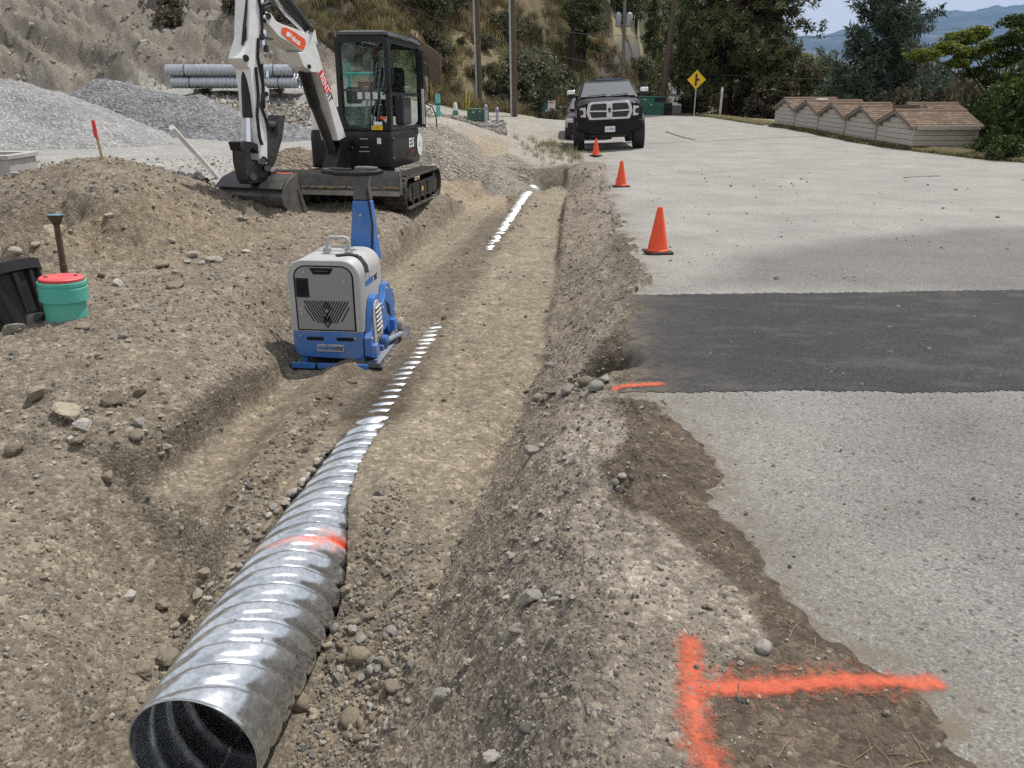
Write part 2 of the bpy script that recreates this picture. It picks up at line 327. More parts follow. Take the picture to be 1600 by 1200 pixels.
def height(x, y, r=None, detail=True):
    x = np.asarray(x, float); y = np.asarray(y, float); rr = np.hypot(x, y)
    if r is None: r = regions(x, y)
    z = tps(x, y)
    road = r['road']; near_road = smooth01((r['road_d'] + .25) / .4)
    z = np.where((r['road_d'] > 0) & (y < 18), z * (1 - near_road), z)
    r['floor'] = r['floor'] * smooth01((y - 2.75) / .9); fl = np.interp(y, [2.6, 3.0, 3.4, 4.2, 19], [-.55, -.485, -.43, -.395, -.385]) + .012 * fbm(x, y, .9, 3, 23)
    z = z * (1 - r['floor']) + fl * r['floor']
    # the step cut along the left of the trench
    k = smooth01(r['cut_d'] / .05 + .5); a = .11 * np.sin(np.clip(r['cut_p'], 0, 1) * math.pi) ** .5
    z = z + a * (1 - k) * np.exp(-np.clip(-r['cut_d'], 0, 9) / .5) - a * .15 * k * np.exp(-np.clip(r['cut_d'], 0, 9) / .25)
    # the crisp foot of the right bank
    z = z - .05 * np.exp(-(r['toe'] / .07) ** 2) * (r['toep'] > .12) * (r['toep'] < .75)
    # trench floor round the culvert
    u, v = r['u'], r['v']; crest = PAX + PR
    cover = np.interp(u, [-.3, .45, .8, 1.1, 1.35, 1.7, 2.25, 2.45, 4.4, 4.7, 5.1, 5.4, 5.8, 6.6, 6.9, 7.2, 7.7, 8.2, 10, 14.2, 15.6, 16.3, 17], [-.475, -.38, -.27, -.15, -.09, -.058, -.040, -.019, -.015, -.004, .004, -.008, .014, .012, -.004, .014, .002, -.014, -.022, -.030, -.055, -.11, -.34])
    near = np.exp(-(np.clip(np.abs(v) - .30, 0, 9) / .13) ** 2) * smooth01((u + .6) / .4) * (1 - smooth01((u - 16.75) / .2))
    cover = cover + .055 * smooth01(v / .12) * smooth01((u - .7) / .5) * (1 - smooth01((u - 2.0) / .4))
    tgt = crest + cover + fbm(x, y, .16, 4, 21) * np.where(u < 5, .0045, .014)
    z = z * (1 - near) + tgt * near
    berm = np.exp(-((v + .42 + .03 * np.sin(u * 3)) / .13) ** 2) * smooth01((u - .7) / .8) * (1 - smooth01((u - 5) / 4))
    z = z + berm * .07
    hrel = z - PAX; ins = (u > -.01) & (u < 2.15) & (np.abs(v) < np.sqrt(np.clip((PR + .004) ** 2 - hrel ** 2, 0, 1)) + .004)
    PIPE_IN = ins
    # pits
    for p, dpt, rad in zip(PIT, (.30, .28, .3, .35, .16, .10), (.17, .32, .35, .42, .3, .3)):
        z = z - dpt * np.exp(-(((x - p.x) ** 2 + (y - p.y) ** 2) / rad ** 2) ** 1.5)
    # hillsides, and the fall to the lake on the right
    hl = r['hill']; hs = np.clip(hl, 0, 110)
    z = z + hs * .56 * smooth01(hl / 3 + .1) + np.where(hl > 0, 1, 0) * fbm(x, y, 9, 5, 31) * .9 * smooth01(hl / 6)
    xe = np.interp(y, [0, 14, 22, 36, 50, 62, 90, 140], [24, 18, 15.2, 15.2, 14.5, 15.5, 23, 40])
    z = z - np.clip(x - xe, 0, 90) * .42 * smooth01((x - xe) / 4)
    lawn = np.exp(-((sdf(x, y, ROAD) + .45) / .4) ** 2) * (y > 21) * (x > 8); z = z + lawn * .02
    z = z * np.where(rr > 220, np.exp(-(rr - 220) / 150), 1)
    if detail:
        mound = smooth01((tps(x, y) - .08) / .25) * (rr < 12) * (x < -1.5)
        A = .010 + .035 * r['bank'] + .058 * mound + .016 * np.exp(-((r['v'] + .15) / .4) ** 4) * (r['u'] > 3) * (r['u'] < 15) - .007 * r['floor'] + .012 * ((x < -1.2) & (rr < 14))
        A = np.where(rr > 16, .02, A); A = np.where(hl > 0, .05, A); A = np.where(x > 16, .08, A)
        A = A * (1 - .8 * near); dl = np.clip(-r['road_d'] * .17 + perlin(x / .09, y / .09, 66) * .006, -.022, .017); z = z + dl * (y > -5)
        A = A * (1 - .93 * road)
        cut = smooth01(1 - np.abs(r['cut_d']) / .12); A = A + .02 * cut
        big = 1 - np.abs(fbm(x, y, .55, 4, 41, .55)); med = 1 - np.abs(fbm(x, y, .13, 3, 51, .6)) * 1.3
        fine = perlin(x / .035, y / .035, 61) + .6 * perlin(x / .017, y / .017, 62)
        z = z + A * (big - .65) * .9 + A * .42 * (med - .6) * (rr < 18) + A * .13 * fine * (rr < 8)
        far = (rr >= 16) & (hl > -4)
        z = z + np.where(far, (.5 - np.abs(fbm(x * .35 - y * .45, y * 1.7 + x * .5, 3.6, 4, 71, .48))) * np.where(hl > 0, 1.5 - 1.15 * smooth01((x + 10) / 4), .10) * (x < 18), 0) * (1 - road)
    z = np.where(PIPE_IN, PAX - np.sqrt(np.clip((PR + .02) ** 2 - v * v, 0, 1)), z)
    return z - SL * y
def gz(x, y): return float(height(np.array([x]), np.array([y]))[0])
def hit(px, py, tmax=140):                           # where the line of sight of a photo point meets the ground
    d = pray(px, py); t = np.exp(np.linspace(math.log(1.2), math.log(tmax), 700)); x, y, zz = t * d.x, t * d.y, CZ + t * d.z
    h = height(x, y); i = int(np.argmax(zz < h))
    if zz[i] >= h[i]: i = len(t) - 1
    return Vector((x[i], y[i], h[i]))

th = np.concatenate([np.linspace(-math.pi, -.80, 34, endpoint=False), np.arange(-.80, .80, .0022), np.linspace(.80, math.pi, 35)])
rad = np.exp(np.concatenate([np.linspace(math.log(.25), math.log(1.15), 16, endpoint=False), np.arange(math.log(1.15), math.log(14), .0050), np.arange(math.log(14), math.log(70), .0078), np.linspace(math.log(70), math.log(700), 70)]))
nT, nR = len(th), len(rad)
TT, RR = np.meshgrid(th, rad); gx, gy = (RR * np.sin(TT)).ravel(), (RR * np.cos(TT)).ravel()
reg = regions(gx, gy); gzv = height(gx, gy, reg)

# soil colours (real colours of the soils: dry, compacted, moist, dusty)
def mixv(c, col, w): return c * (1 - w[:, None]) + np.array(col)[None] * w[:, None]
TAN, SANDY, MOIST, DAMP, GREY, PALE, OCHRE, ROCKY, STRAW, YARD, FOREST = (.205,.173,.133),(.232,.196,.146),(.056,.043,.031),(.150,.118,.085),(.222,.186,.146),(.33,.29,.24),(.215,.172,.12),(.205,.182,.153),(.215,.178,.105),(.33,.325,.31),(.12,.10,.065)
n_big = fbm(gx, gy, 1.4, 5, 81); n_mid = fbm(gx, gy, .35, 4, 91)
wobm = n_mid * .07
rr = np.hypot(gx, gy)
c = np.tile(np.array(TAN), (len(gx), 1)).astype(float)
def band(poly, soft=.15, wob=1.0): return smooth01((sdf(gx, gy, poly) + wobm * wob) / soft + .5)
c = mixv(c, OCHRE, smooth01(n_big * .8 + .1) * .35)
c = mixv(c, SANDY, reg['floor'] * .9)
c = mixv(c, GREY, reg['bank'] * .55)
sh = smooth01(reg['toe'] / .3 - .8) * (1 - reg['road']) * (rr < 20); c = mixv(c, (.235,.202,.166), sh * .85)
c = mixv(c, PALE, band(P2([(890,650),(960,640),(985,690),(930,750),(860,720)]), .15) * .55)
c = mixv(c, PALE, band(P2([(930,830),(1010,870),(1100,930),(1185,1005),(1120,1015),(1030,950),(920,920)]), .2) * .45)
c = mixv(c, (.105,.082,.060), band(P2([(925,625),(1040,615),(1065,650),(1130,720),(1140,800),(1200,870),(1300,975),(1420,1065),(1520,1130),(1560,1210),(1090,1210),(1110,1100),(1120,1030),(1205,1040),(1175,960),(1075,855),(980,795),(925,745),(985,690),(965,645)]), .06, .5) * .97)
c = mixv(c, MOIST, band(P2([(962,338),(1000,380),(1006,420),(988,450),(965,420),(950,380)]), .3) * .6)
c = mixv(c, MOIST, band(P2([(990,545),(985,600),(925,612),(905,590),(930,545),(960,530)], -.1), .1) * .8)
mo = np.exp(-((reg['v'] + .13) / (.30 + wobm)) ** 6) * smooth01((reg['u'] - 1.9) / .6) * (1 - smooth01((reg['u'] - 14) / 2)); c = mixv(c, MOIST, np.clip(mo * (.97 + n_mid * .25), 0, 1))
c = mixv(c, DAMP, band(P2([(330,740,-.4),(430,640,-.4),(540,560,-.4),(600,580,-.4),(520,680,-.4),(440,770,-.4),(350,800,-.4)]), .25) * .65)
c = mixv(c, (.2,.175,.14), band(P2([(500,700,-.4),(590,590,-.4),(660,480,-.38),(640,470,-.38),(560,600,-.4),(470,690,-.4)]), .1) * .5)
c = mixv(c, DAMP, band(P2([(690,520,-.4),(820,480,-.4),(835,560,-.4),(760,650,-.4),(640,640,-.4)]), .5) * .45)
c = mixv(c, SANDY, smooth01((reg['toep'] - .6) / .2) * reg['floor'] * .5)
cutm = smooth01(1 - np.abs(reg['cut_d'] + .02) / .10) * np.clip(np.sin(np.clip(reg['cut_p'], 0, 1) * math.pi) * 1.6 - .15, 0, 1); c = mixv(c, MOIST, cutm * .6)
c = mixv(c, (.14,.108,.078), band(P2([(0,300,.6),(40,270,.8),(150,250,.95),(260,285,.65),(330,300,.5),(230,330,.5),(120,300,.7),(60,350,.5),(0,390,.3)]), .5) * .55)
c = mixv(c, (.225,.180,.125), band(P2([(0,285,.75),(150,247,.95),(270,290,.6),(430,331,.27),(460,375,.1),(300,410,.15),(0,420,.2)]), .5) * .6)
yard = smooth01((rr - 12.5) / 2) * (gx < -3.0) * smooth01((-gx / np.maximum(gy, .1) - .215) / .02); c = mixv(c, YARD, yard * .95)
lot = smooth01((rr - 18.7) / 1.5) * (1 - yard); c = mixv(c, (.31,.29,.255), lot)
c = mixv(c, (.29,.235,.165), smooth01((rr - 13) / 2) * (1 - smooth01((rr - 24) / 3)) * (gx < -.1) * (gx > -4) * (1 - yard) * .8)
hm = smooth01((reg['hill'] + 1.5 + n_big * 1.5) / 3)
rock = 1 - smooth01((gx + 8.5 + n_big * 1.2) / 2.5); hcol = mixv(np.tile(np.array(STRAW), (len(gx), 1)), ROCKY, rock)
hcol = mixv(hcol, (.135,.118,.10), rock * smooth01(fbm(gx, gy, 4, 4, 101) + .2) * .75)
hcol = mixv(hcol, (.34,.30,.24), rock ** 3 * smooth01(fbm(gx, gy, 2.5, 4, 111) * 1.4 - .25) * .8)
hcol = mixv(hcol, (.11,.12,.05), (1 - rock) * smooth01(fbm(gx, gy, 3, 4, 121) * 1.2) * .7)
hcol = mixv(hcol, (.34,.215,.12), (1 - rock) * smooth01(fbm(gx, gy, 3.4, 4, 131) * 1.3 - .1) * .6)
hcol = mixv(hcol, FOREST, smooth01((gx + 1.5 - n_big * 2) / 4) * .65)
c = c * (1 - hm[:, None]) + hcol * hm[:, None]
gr = np.where((gx > 8) & (gy > 17), 1, 0) * smooth01((-reg['road_d']) / .25); c = mixv(c, (.33,.29,.175), gr * .85)
c = mixv(c, MOIST, np.exp(-(((gx - .85) / .8) ** 2 + ((gy - 18.7) / .55) ** 2)) * .95)
c = mixv(c, (.07,.075,.035), smooth01((gx - 15.5) / 2) * (gy > 8))
c = mixv(c, (.115,.112,.11), smooth01(sdf(gx, gy, FARROAD) / 1.0 + .5))
c = c * (1 + .12 * n_mid[:, None] + .10 * n_big[:, None]); c = np.clip(c, .02, .8)
c = mixv(c, (.105,.082,.060), smooth01((reg['road_d'] + .14) / .12) * (gy < 6) * (gy > 1.2) * .8)
wet = np.clip(mo, 0, 1) * .5

idx = np.arange(nT * nR).reshape(nR, nT)
quads = np.stack([idx[:-1, :-1], idx[:-1, 1:], idx[1:, 1:], idx[1:, :-1]], -1).reshape(-1, 4)
quads = quads[:, ::-1]
def grid_mesh(name, X, Y, Z, Q, cols=None, extra=None):
    used = np.unique(Q); mp_ = np.full(len(X), -1, np.int64); mp_[used] = np.arange(len(used)); q = mp_[Q]
    me = bpy.data.meshes.new(name); me.vertices.add(len(used)); me.vertices.foreach_set('co', np.stack([X[used], Y[used], Z[used]], -1).astype(np.float32).ravel())
    me.loops.add(q.size); me.loops.foreach_set('vertex_index', q.ravel().astype(np.int32))
    me.polygons.add(len(q)); me.polygons.foreach_set('loop_start', np.arange(0, q.size, 4, dtype=np.int32)); me.polygons.foreach_set('loop_total', np.full(len(q), 4, np.int32))
    me.update(calc_edges=True); me.polygons.foreach_set('use_smooth', np.ones(len(q), bool))
    if cols is not None:
        a = me.attributes.new('col', 'FLOAT_COLOR', 'POINT'); a.data.foreach_set('color', np.concatenate([cols[used], np.ones((len(used), 1))], -1).astype(np.float32).ravel())
    for kx, vx in (extra or {}).items():
        a = me.attributes.new(kx, 'FLOAT', 'POINT'); a.data.foreach_set('value', vx[used].astype(np.float32))
    return me
def dirt_mat():
    m, t, p = newmat('soil'); co = nd(t, 'ShaderNodeTexCoord').outputs['Object']
    at = nd(t, 'ShaderNodeAttribute', attribute_name='col')
    v1 = nd(t, 'ShaderNodeTexVoronoi'); v1.inputs['Scale'].default_value = 55; t.links.new(co, v1.inputs['Vector'])
    v2 = nd(t, 'ShaderNodeTexVoronoi'); v2.inputs['Scale'].default_value = 17; t.links.new(co, v2.inputs['Vector'])
    bw = nd(t, 'ShaderNodeSeparateColor'); t.links.new(v1.outputs['Color'], bw.inputs[0])
    bw2 = nd(t, 'ShaderNodeSeparateColor'); t.links.new(v2.outputs['Color'], bw2.inputs[0])
    g1 = ramp(t, bw.outputs[0], [(0, .68), (.6, .98), (.86, 1.12), (1, 1.6)])
    g2 = ramp(t, bw2.outputs[1], [(0, .86), (.8, 1.03), (1, 1.25)])
    n1 = noise(t, 9, 8, .7, co); g3 = ramp(t, n1.outputs[0], [(.3, .74), (.7, 1.22)])
    n2 = noise(t, 140, 4, .6, co); g4 = ramp(t, n2.outputs[0], [(.3, .72), (.7, 1.26)])
    col = at.outputs['Color']
    for g in (g1, g2, g3, g4): col = mixc(t, 1.0, col, g.outputs[0], 'MULTIPLY')
    t.links.new(col, p.inputs['Base Color']); p.inputs['Roughness'].default_value = .93; p.inputs['Specular IOR Level'].default_value = .25
    b = bump(t, p, ramp(t, v1.outputs['Distance'], [(0, 1), (.7, 0)]).outputs[0], .012, .55)
    cm = nd(t, 'ShaderNodeAttribute', attribute_name='comp'); st_ = ramp(t, cm.outputs['Fac'], [(0, .55), (1, .14)]); t.links.new(st_.outputs[0], t.nodes['Bump'].inputs['Strength'])
    b = bump(t, p, n1.outputs[0], .03, .5, b); t.links.new(st_.outputs[0], b.node.inputs['Strength']); bump(t, p, n2.outputs[0], .006, .6, b)
    return m
SOIL = dirt_mat()
zroad = height(gx, gy, reg, False)
road_q = reg['road_d'][quads].mean(1) > -.16
patch_q = road_q & (reg['patch_d'][quads].mean(1) > 0)
gme = grid_mesh('ground', gx, gy, gzv, quads, c, {'comp': np.clip(reg['floor'] * 1.0 - mo * .8, 0, 1)}); gme.materials.append(SOIL)
ground = link(bpy.data.objects.new('ground', gme)); tag(ground, kind='structure')

def asphalt(name, base, specks, stain, wear):
    m, t, p = newmat(name); co = nd(t, 'ShaderNodeTexCoord').outputs['Object']
    at = nd(t, 'ShaderNodeAttribute', attribute_name='darken'); atd = nd(t, 'ShaderNodeAttribute', attribute_name='dust')
    v1 = nd(t, 'ShaderNodeTexVoronoi'); v1.inputs['Scale'].default_value = 150; t.links.new(co, v1.inputs['Vector'])
    bw = nd(t, 'ShaderNodeSeparateColor'); t.links.new(v1.outputs['Color'], bw.inputs[0])
    v3 = nd(t, 'ShaderNodeTexVoronoi'); v3.inputs['Scale'].default_value = 75; t.links.new(co, v3.inputs['Vector'])
    bw3 = nd(t, 'ShaderNodeSeparateColor'); t.links.new(v3.outputs['Color'], bw3.inputs[0])
    g1 = ramp(t, bw.outputs[0], [(0, 1 - specks), (.5, 1), (.9, 1 + specks * .7), (1, 1 + specks * 1.8)])
    g5 = ramp(t, bw3.outputs[2], [(0, .5), (.03, .6), (.05, 1), (1, 1.05)])
    n1 = noise(t, 1.1, 8, .62, co); g2 = ramp(t, n1.outputs[0], [(.3, 1 - stain), (.7, 1 + stain)])
    n3 = noise(t, 260, 3, .6, co); g3 = ramp(t, n3.outputs[0], [(.3, .78), (.7, 1.22)])
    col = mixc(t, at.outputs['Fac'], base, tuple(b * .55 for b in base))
    for g in (g1, g2, g3, g5): col = mixc(t, 1.0, col, g.outputs[0], 'MULTIPLY')
    if wear:
        mpn = nd(t, 'ShaderNodeMapping'); mpn.inputs['Scale'].default_value = (1.0, 1.9, 1); mpn.inputs['Rotation'].default_value = (0, 0, .5); t.links.new(co, mpn.inputs[0])
        nw = noise(t, 2.2, 9, .72, mpn.outputs[0]); rw = ramp(t, nw.outputs[0], [(.50, 0), (.80, wear)]); col = mixc(t, rw.outputs[0], col, (.26, .235, .20))
    nd_ = noise(t, 14, 6, .7, co); dm = nd(t, 'ShaderNodeMath', operation='MULTIPLY'); rd = ramp(t, nd_.outputs[0], [(.35, 0), (.6, 1)])
    t.links.new(rd.outputs[0], dm.inputs[0]); t.links.new(atd.outputs['Fac'], dm.inputs[1]); col = mixc(t, dm.outputs[0], col, (.15, .122, .09))
    t.links.new(col, p.inputs['Base Color']); p.inputs['Roughness'].default_value = .88; p.inputs['Specular IOR Level'].default_value = .3
    b = bump(t, p, ramp(t, v1.outputs['Distance'], [(0, 1), (.7, 0)]).outputs[0], .004, .5); bump(t, p, n3.outputs[0], .003, .5, b)
    return m
darkm = smooth01((sdf(gx, gy, DARKBAND) + fbm(gx, gy, 1.5, 3, 141) * .2) / .8 + .5) * .95 + .72 * (gy < 4.4) * (.75 + .5 * n_big)  # pavement colour darkened inside the band and close to the camera
dust = np.exp(-np.clip(reg['road_d'], 0, 9) / .16) * .9 * (rr < 26)
rme = grid_mesh('road', gx, gy, zroad, quads[road_q & ~patch_q], None, {'darken': darkm, 'dust': dust}); rme.materials.append(asphalt('pavement', (.262, .255, .238), .34, .16, .12))
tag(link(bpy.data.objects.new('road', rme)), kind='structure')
pme = grid_mesh('asphalt_patch', gx, gy, zroad + .003, quads[patch_q], None, {'darken': darkm * 0, 'dust': dust}); pme.materials.append(asphalt('patch_asphalt', (.036, .036, .039), .50, .12, .28))
tag(link(bpy.data.objects.new('asphalt_patch', pme)), kind='structure')

# spray paint on the ground: thin film following the surface
def paint_mat():
    m, t, p = newmat('orange_spray_paint'); co = nd(t, 'ShaderNodeTexCoord').outputs['Object']
    at = nd(t, 'ShaderNodeAttribute', attribute_name='paint'); n1 = noise(t, 34, 9, .8, co)
    ad = nd(t, 'ShaderNodeMath', operation='MULTIPLY_ADD'); ad.inputs[1].default_value = 2.2; ad.inputs[2].default_value = -1.1; t.links.new(n1.outputs[0], ad.inputs[0])
    a2 = nd(t, 'ShaderNodeMath', operation='ADD'); t.links.new(ad.outputs[0], a2.inputs[0]); t.links.new(at.outputs['Fac'], a2.inputs[1])
    al = ramp(t, a2.outputs[0], [(.2, 0), (.5, .33), (1.0, .80)]); t.links.new(al.outputs[0], p.inputs['Alpha'])
    c2 = mixc(t, noise(t, 60, 5, .7, co).outputs[0], (.50, .07, .028), (.74, .16, .075)); t.links.new(c2, p.inputs['Base Color']); p.inputs['Roughness'].default_value = .7
    bump(t, p, noise(t, 140, 4, .6, co).outputs[0], .006, .6); return m
PAINT = paint_mat()
def paint_mark(segs, label):
    w = np.zeros(len(gx))
    for (a, b, hw, st) in segs:
        a, b = hit(*a), hit(*b); d, _, _ = pdist(gx, gy, np.array([[a.x, a.y], [b.x, b.y]])); w = np.maximum(w, (1.3 - d / hw) * st)
    q = quads[(w[quads].max(1) > 0)]; lift = np.maximum(gzv, zroad + np.where(reg['patch_d'] > 0, .003, 0)) - gzv + .0045
    me = grid_mesh('paint_mark', gx, gy, gzv + lift, q, None, {'paint': np.clip(w, 0, 1)}); me.materials.append(PAINT)
    tag(link(bpy.data.objects.new('paint_mark', me)), label, 'paint mark')
paint_mark([((1078, 1008), (1083, 1110), .048, .74), ((1083, 1110), (1090, 1160), .055, .62), ((1100, 1078), (1455, 1077), .036, .92), ((1090, 1165), (1112, 1200), .06, .6), ((1140, 1070), (1400, 1070), .08, .36)], 'large orange spray painted T on the dirt and pavement in the near right foreground')
paint_mark([((962, 611), (1030, 608), .035, .85)], 'short orange spray painted dash beside the hole at the edge of the dark patch')

# lake and far mountains
def tar_seam(pts, wd, label):
    pp = [on_plane(*p) for p in pts]; d_ = []
    for a, b in zip(pp[:-1], pp[1:]): d_ += [a.lerp(b, k / 14) for k in range(14)]
    d_.append(pp[-1]); xs_ = np.array([p.x for p in d_]); ys_ = np.array([p.y for p in d_]); ys_ = ys_ + perlin(xs_ * 3, ys_ * 3, 5) * .03; V = []
    for i in range(len(d_)):
        j = min(i, len(d_) - 2); t_ = np.array([xs_[j + 1] - xs_[j], ys_[j + 1] - ys_[j]]); t_ /= np.linalg.norm(t_); w_ = wd * random.uniform(.6, 1.3)
        V += [(xs_[i] - t_[1] * w_, ys_[i] + t_[0] * w_), (xs_[i] + t_[1] * w_, ys_[i] - t_[0] * w_)]
    va = np.array(V); zz = height(va[:, 0], va[:, 1], None, False) + .012; n = len(d_)
    o = MB().add([(x, y, z) for (x, y), z in zip(V, zz)], [(2 * i, 2 * i + 1, 2 * i + 3, 2 * i + 2) for i in range(n - 1)]).build('tar_seam', M('tar', (.045, .043, .04), .7), None, 0); tag(o, label, 'road seam')
tar_seam([(1040, 206, .3), (1062, 213, .25), (1086, 220, .2)], .05, 'short slanting tar seam on the pavement right of the truck')
tar_seam([(1012, 226, .15), (1090, 222, .2), (1180, 217, .25), (1290, 211, .35)], .025, 'long thin crack crossing the pavement right of the truck')
tar_seam([(1412, 278, -.0), (1440, 276, 0), (1470, 275, 0)], .03, 'short crack in the pavement below the nearest shed')
def plain(name, c, rough=.6, **k): return M(name, c, rough, **k)
m, t, p = newmat('lake_water'); p.inputs['Base Color'].default_value = (.10, .14, .17, 1); p.inputs['Roughness'].default_value = .22
bump(t, p, noise(t, .05, 4, .6, nd(t, 'ShaderNodeTexCoord').outputs['Object']).outputs[0], 1.0, .3)
MB().add([(-9000, 300, -118), (14000, 300, -118), (14000, 11500, -118), (-9000, 11500, -118)], [(0, 1, 2, 3)]).build('lake', m, smooth=0)['kind'] = 'structure'
def mountain(name, x0, x1, y0, dep, prof, seed):
    nx, ny = 260, 60; X = np.linspace(x0, x1, nx); V = np.linspace(0, 1, ny); XX, VV = np.meshgrid(X, V); YY = y0 + VV * dep
    top = np.interp(XX, [a for a, _ in prof], [b for _, b in prof])
    h = top * smooth01(VV * 1.05) * (1 + .10 * fbm(XX, YY, 1500, 5, seed)) + 60 * fbm(XX, YY, 700, 5, seed + 3) * VV
    Z = -122 + h; i2 = np.arange(nx * ny).reshape(ny, nx); q = np.stack([i2[:-1, :-1], i2[:-1, 1:], i2[1:, 1:], i2[1:, :-1]], -1).reshape(-1, 4)
    me = grid_mesh(name, XX.ravel(), YY.ravel(), Z.ravel(), q)
    m, t, p = newmat(name + '_forest'); co = nd(t, 'ShaderNodeTexCoord').outputs['Object']
    r1 = ramp(t, noise(t, .0022, 8, .65, co).outputs[0], [(.35, (.030, .045, .028)), (.58, (.060, .070, .040)), (.72, (.20, .17, .11))]); t.links.new(r1.outputs[0], p.inputs['Base Color']); p.inputs['Roughness'].default_value = 1
    me.materials.append(m); tag(link(bpy.data.objects.new(name, me)), kind='structure')
mountain('mountains', -4000, 12500, 7600, 4200, [(-4000, 700), (1500, 560), (3000, 500), (4200, 570), (6100, 850), (7200, 1010), (9000, 950), (12500, 700)], 5)
def xf(mb, m): mb.v = [tuple(m @ Vector(v)) for v in mb.v]; return mb
def inv_of(o):
    return (Matrix.Translation(o.location) @ o.rotation_euler.to_matrix().to_4x4()).inverted()
BLACK = M('black_paint', (.012, .0125, .014), .34, var=.25, dirt=(.08, .068, .052), dirt_amt=.15, spec=.3)
BLACKP = M('black_plastic', (.017, .0175, .02), .5, var=.2, dirt=(.10, .085, .065), dirt_amt=.18, spec=.3)
RUBBER = M('rubber', (.030, .028, .026), .85, var=.3, bmp=.004, dirt=(.17, .14, .105), dirt_amt=.75)
STEEL = M('worn_steel', (.125, .122, .12), .45, .6, var=.3, scale=9, dirt=(.20, .165, .125), dirt_amt=.55)
DKSTEEL = M('dark_steel', (.024, .025, .028), .42, .3, var=.3, scale=9, dirt=(.15, .125, .095), dirt_amt=.4)
CHROME = M('chrome', (.75, .76, .78), .12, 1.0, var=.05)
WHITEP = M('white_paint', (.74, .745, .74), .35, var=.05, dirt=(.38, .34, .28), dirt_amt=.3)
GREYP = M('grey_paint', (.40, .405, .41), .45, var=.06, dirt=(.42, .37, .29), dirt_amt=.35)
BLUEP = M('blue_paint', (.035, .155, .47), .42, var=.12, dirt=(.26, .24, .21), dirt_amt=.5)
BLUETX = M('blue_lettering', (.03, .14, .45), .5)
BLACKTX = M('black_lettering', (.012, .012, .012), .5, var=0)
WHITETX = M('white_lettering', (.78, .78, .78), .5, var=0)
REDTX = M('red_lettering', (.62, .03, .025), .45, var=.05)
ORANGED = M('orange_decal', (.78, .09, .025), .4, var=.08)
YELLOWD = M('yellow_decal', (.75, .50, .03), .5, var=.1)
SHADEBLK = M('black_recess', (.006, .006, .006), .9, var=0)
def glass(name, tint=(.75, .85, .82), alpha=.25, rough=.03, refl=.8):
    m, t, p = newmat(name); p.inputs['Base Color'].default_value = (*tint, 1); p.inputs['Roughness'].default_value = rough
    g = nd(t, 'ShaderNodeBsdfGlossy'); g.inputs['Roughness'].default_value = rough; tr = nd(t, 'ShaderNodeBsdfTransparent'); tr.inputs[0].default_value = (*tint, 1)
    fr = nd(t, 'ShaderNodeLayerWeight'); fr.inputs[0].default_value = .35
    mul = nd(t, 'ShaderNodeMath', operation='MULTIPLY_ADD'); mul.inputs[1].default_value = .8; mul.inputs[2].default_value = alpha; mul.inputs[1].default_value = refl; t.links.new(fr.outputs['Fresnel'], mul.inputs[0]); mul.use_clamp = True
    mx = nd(t, 'ShaderNodeMixShader'); t.links.new(mul.outputs[0], mx.inputs[0]); t.links.new(tr.outputs[0], mx.inputs[1]); t.links.new(g.outputs[0], mx.inputs[2])
    t.links.new(mx.outputs[0], t.nodes['Material Output'].inputs[0]); return m
GLASS = glass('cab_glass', (.80, .87, .86), .015, .03, .22)
CARGLASS = glass('car_glass', (.30, .36, .36), .40)

# ------------------------------------------------------------------ the culvert in the trench
def galv(name, paint=True, dull=0.0, base=(.70, .73, .77)):
    m, t, p = newmat(name); co = nd(t, 'ShaderNodeTexCoord').outputs['Object']
    v = nd(t, 'ShaderNodeTexVoronoi'); v.inputs['Scale'].default_value = 70; t.links.new(co, v.inputs['Vector'])
    sc_ = nd(t, 'ShaderNodeSeparateColor'); t.links.new(v.outputs['Color'], sc_.inputs[0])
    n1 = noise(t, 5, 7, .65, co)
    a = ramp(t, sc_.outputs[0], [(0, .80), (1, 1.08)]); b = ramp(t, n1.outputs[0], [(.3, .82), (.7, 1.08)])
    col = mixc(t, 1.0, base, a.outputs[0], 'MULTIPLY'); col = mixc(t, 1.0, col, b.outputs[0], 'MULTIPLY')
    nd2 = noise(t, 7, 9, .75, co); dm = ramp(t, nd2.outputs[0], [(.58, 0), (.78, .55 if dull else .22)]); met = ramp(t, dm.outputs[0], [(0, .92 - dull), (.6, .2)])
    col = mixc(t, dm.outputs[0], col, (.48, .43, .36))
    rg = ramp(t, n1.outputs[0], [(.3, .14 + dull * .45), (.7, .28 + dull * .45)])
    if paint:
        at = nd(t, 'ShaderNodeAttribute', attribute_name='paint'); n3 = noise(t, 16, 7, .72, co)
        ad = nd(t, 'ShaderNodeMath', operation='MULTIPLY_ADD'); ad.inputs[1].default_value = 1.2; ad.inputs[2].default_value = -.6; t.links.new(n3.outputs[0], ad.inputs[0])
        a2 = nd(t, 'ShaderNodeMath', operation='ADD'); t.links.new(ad.outputs[0], a2.inputs[0]); t.links.new(at.outputs['Fac'], a2.inputs[1])
        al = ramp(t, a2.outputs[0], [(.3, 0), (.85, 1)]); col = mixc(t, al.outputs[0], col, (.85, .13, .05))
        iv = nd(t, 'ShaderNodeMath', operation='SUBTRACT'); iv.inputs[0].default_value = 1; t.links.new(al.outputs[0], iv.inputs[1])
        mm = nd(t, 'ShaderNodeMath', operation='MULTIPLY'); t.links.new(iv.outputs[0], mm.inputs[0]); t.links.new(met.outputs[0], mm.inputs[1]); t.links.new(mm.outputs[0], p.inputs['Metallic'])
    else: t.links.new(met.outputs[0], p.inputs['Metallic'])
    t.links.new(col, p.inputs['Base Color']); t.links.new(rg.outputs[0], p.inputs['Roughness']); bump(t, p, n1.outputs[0], .004, .25); return m
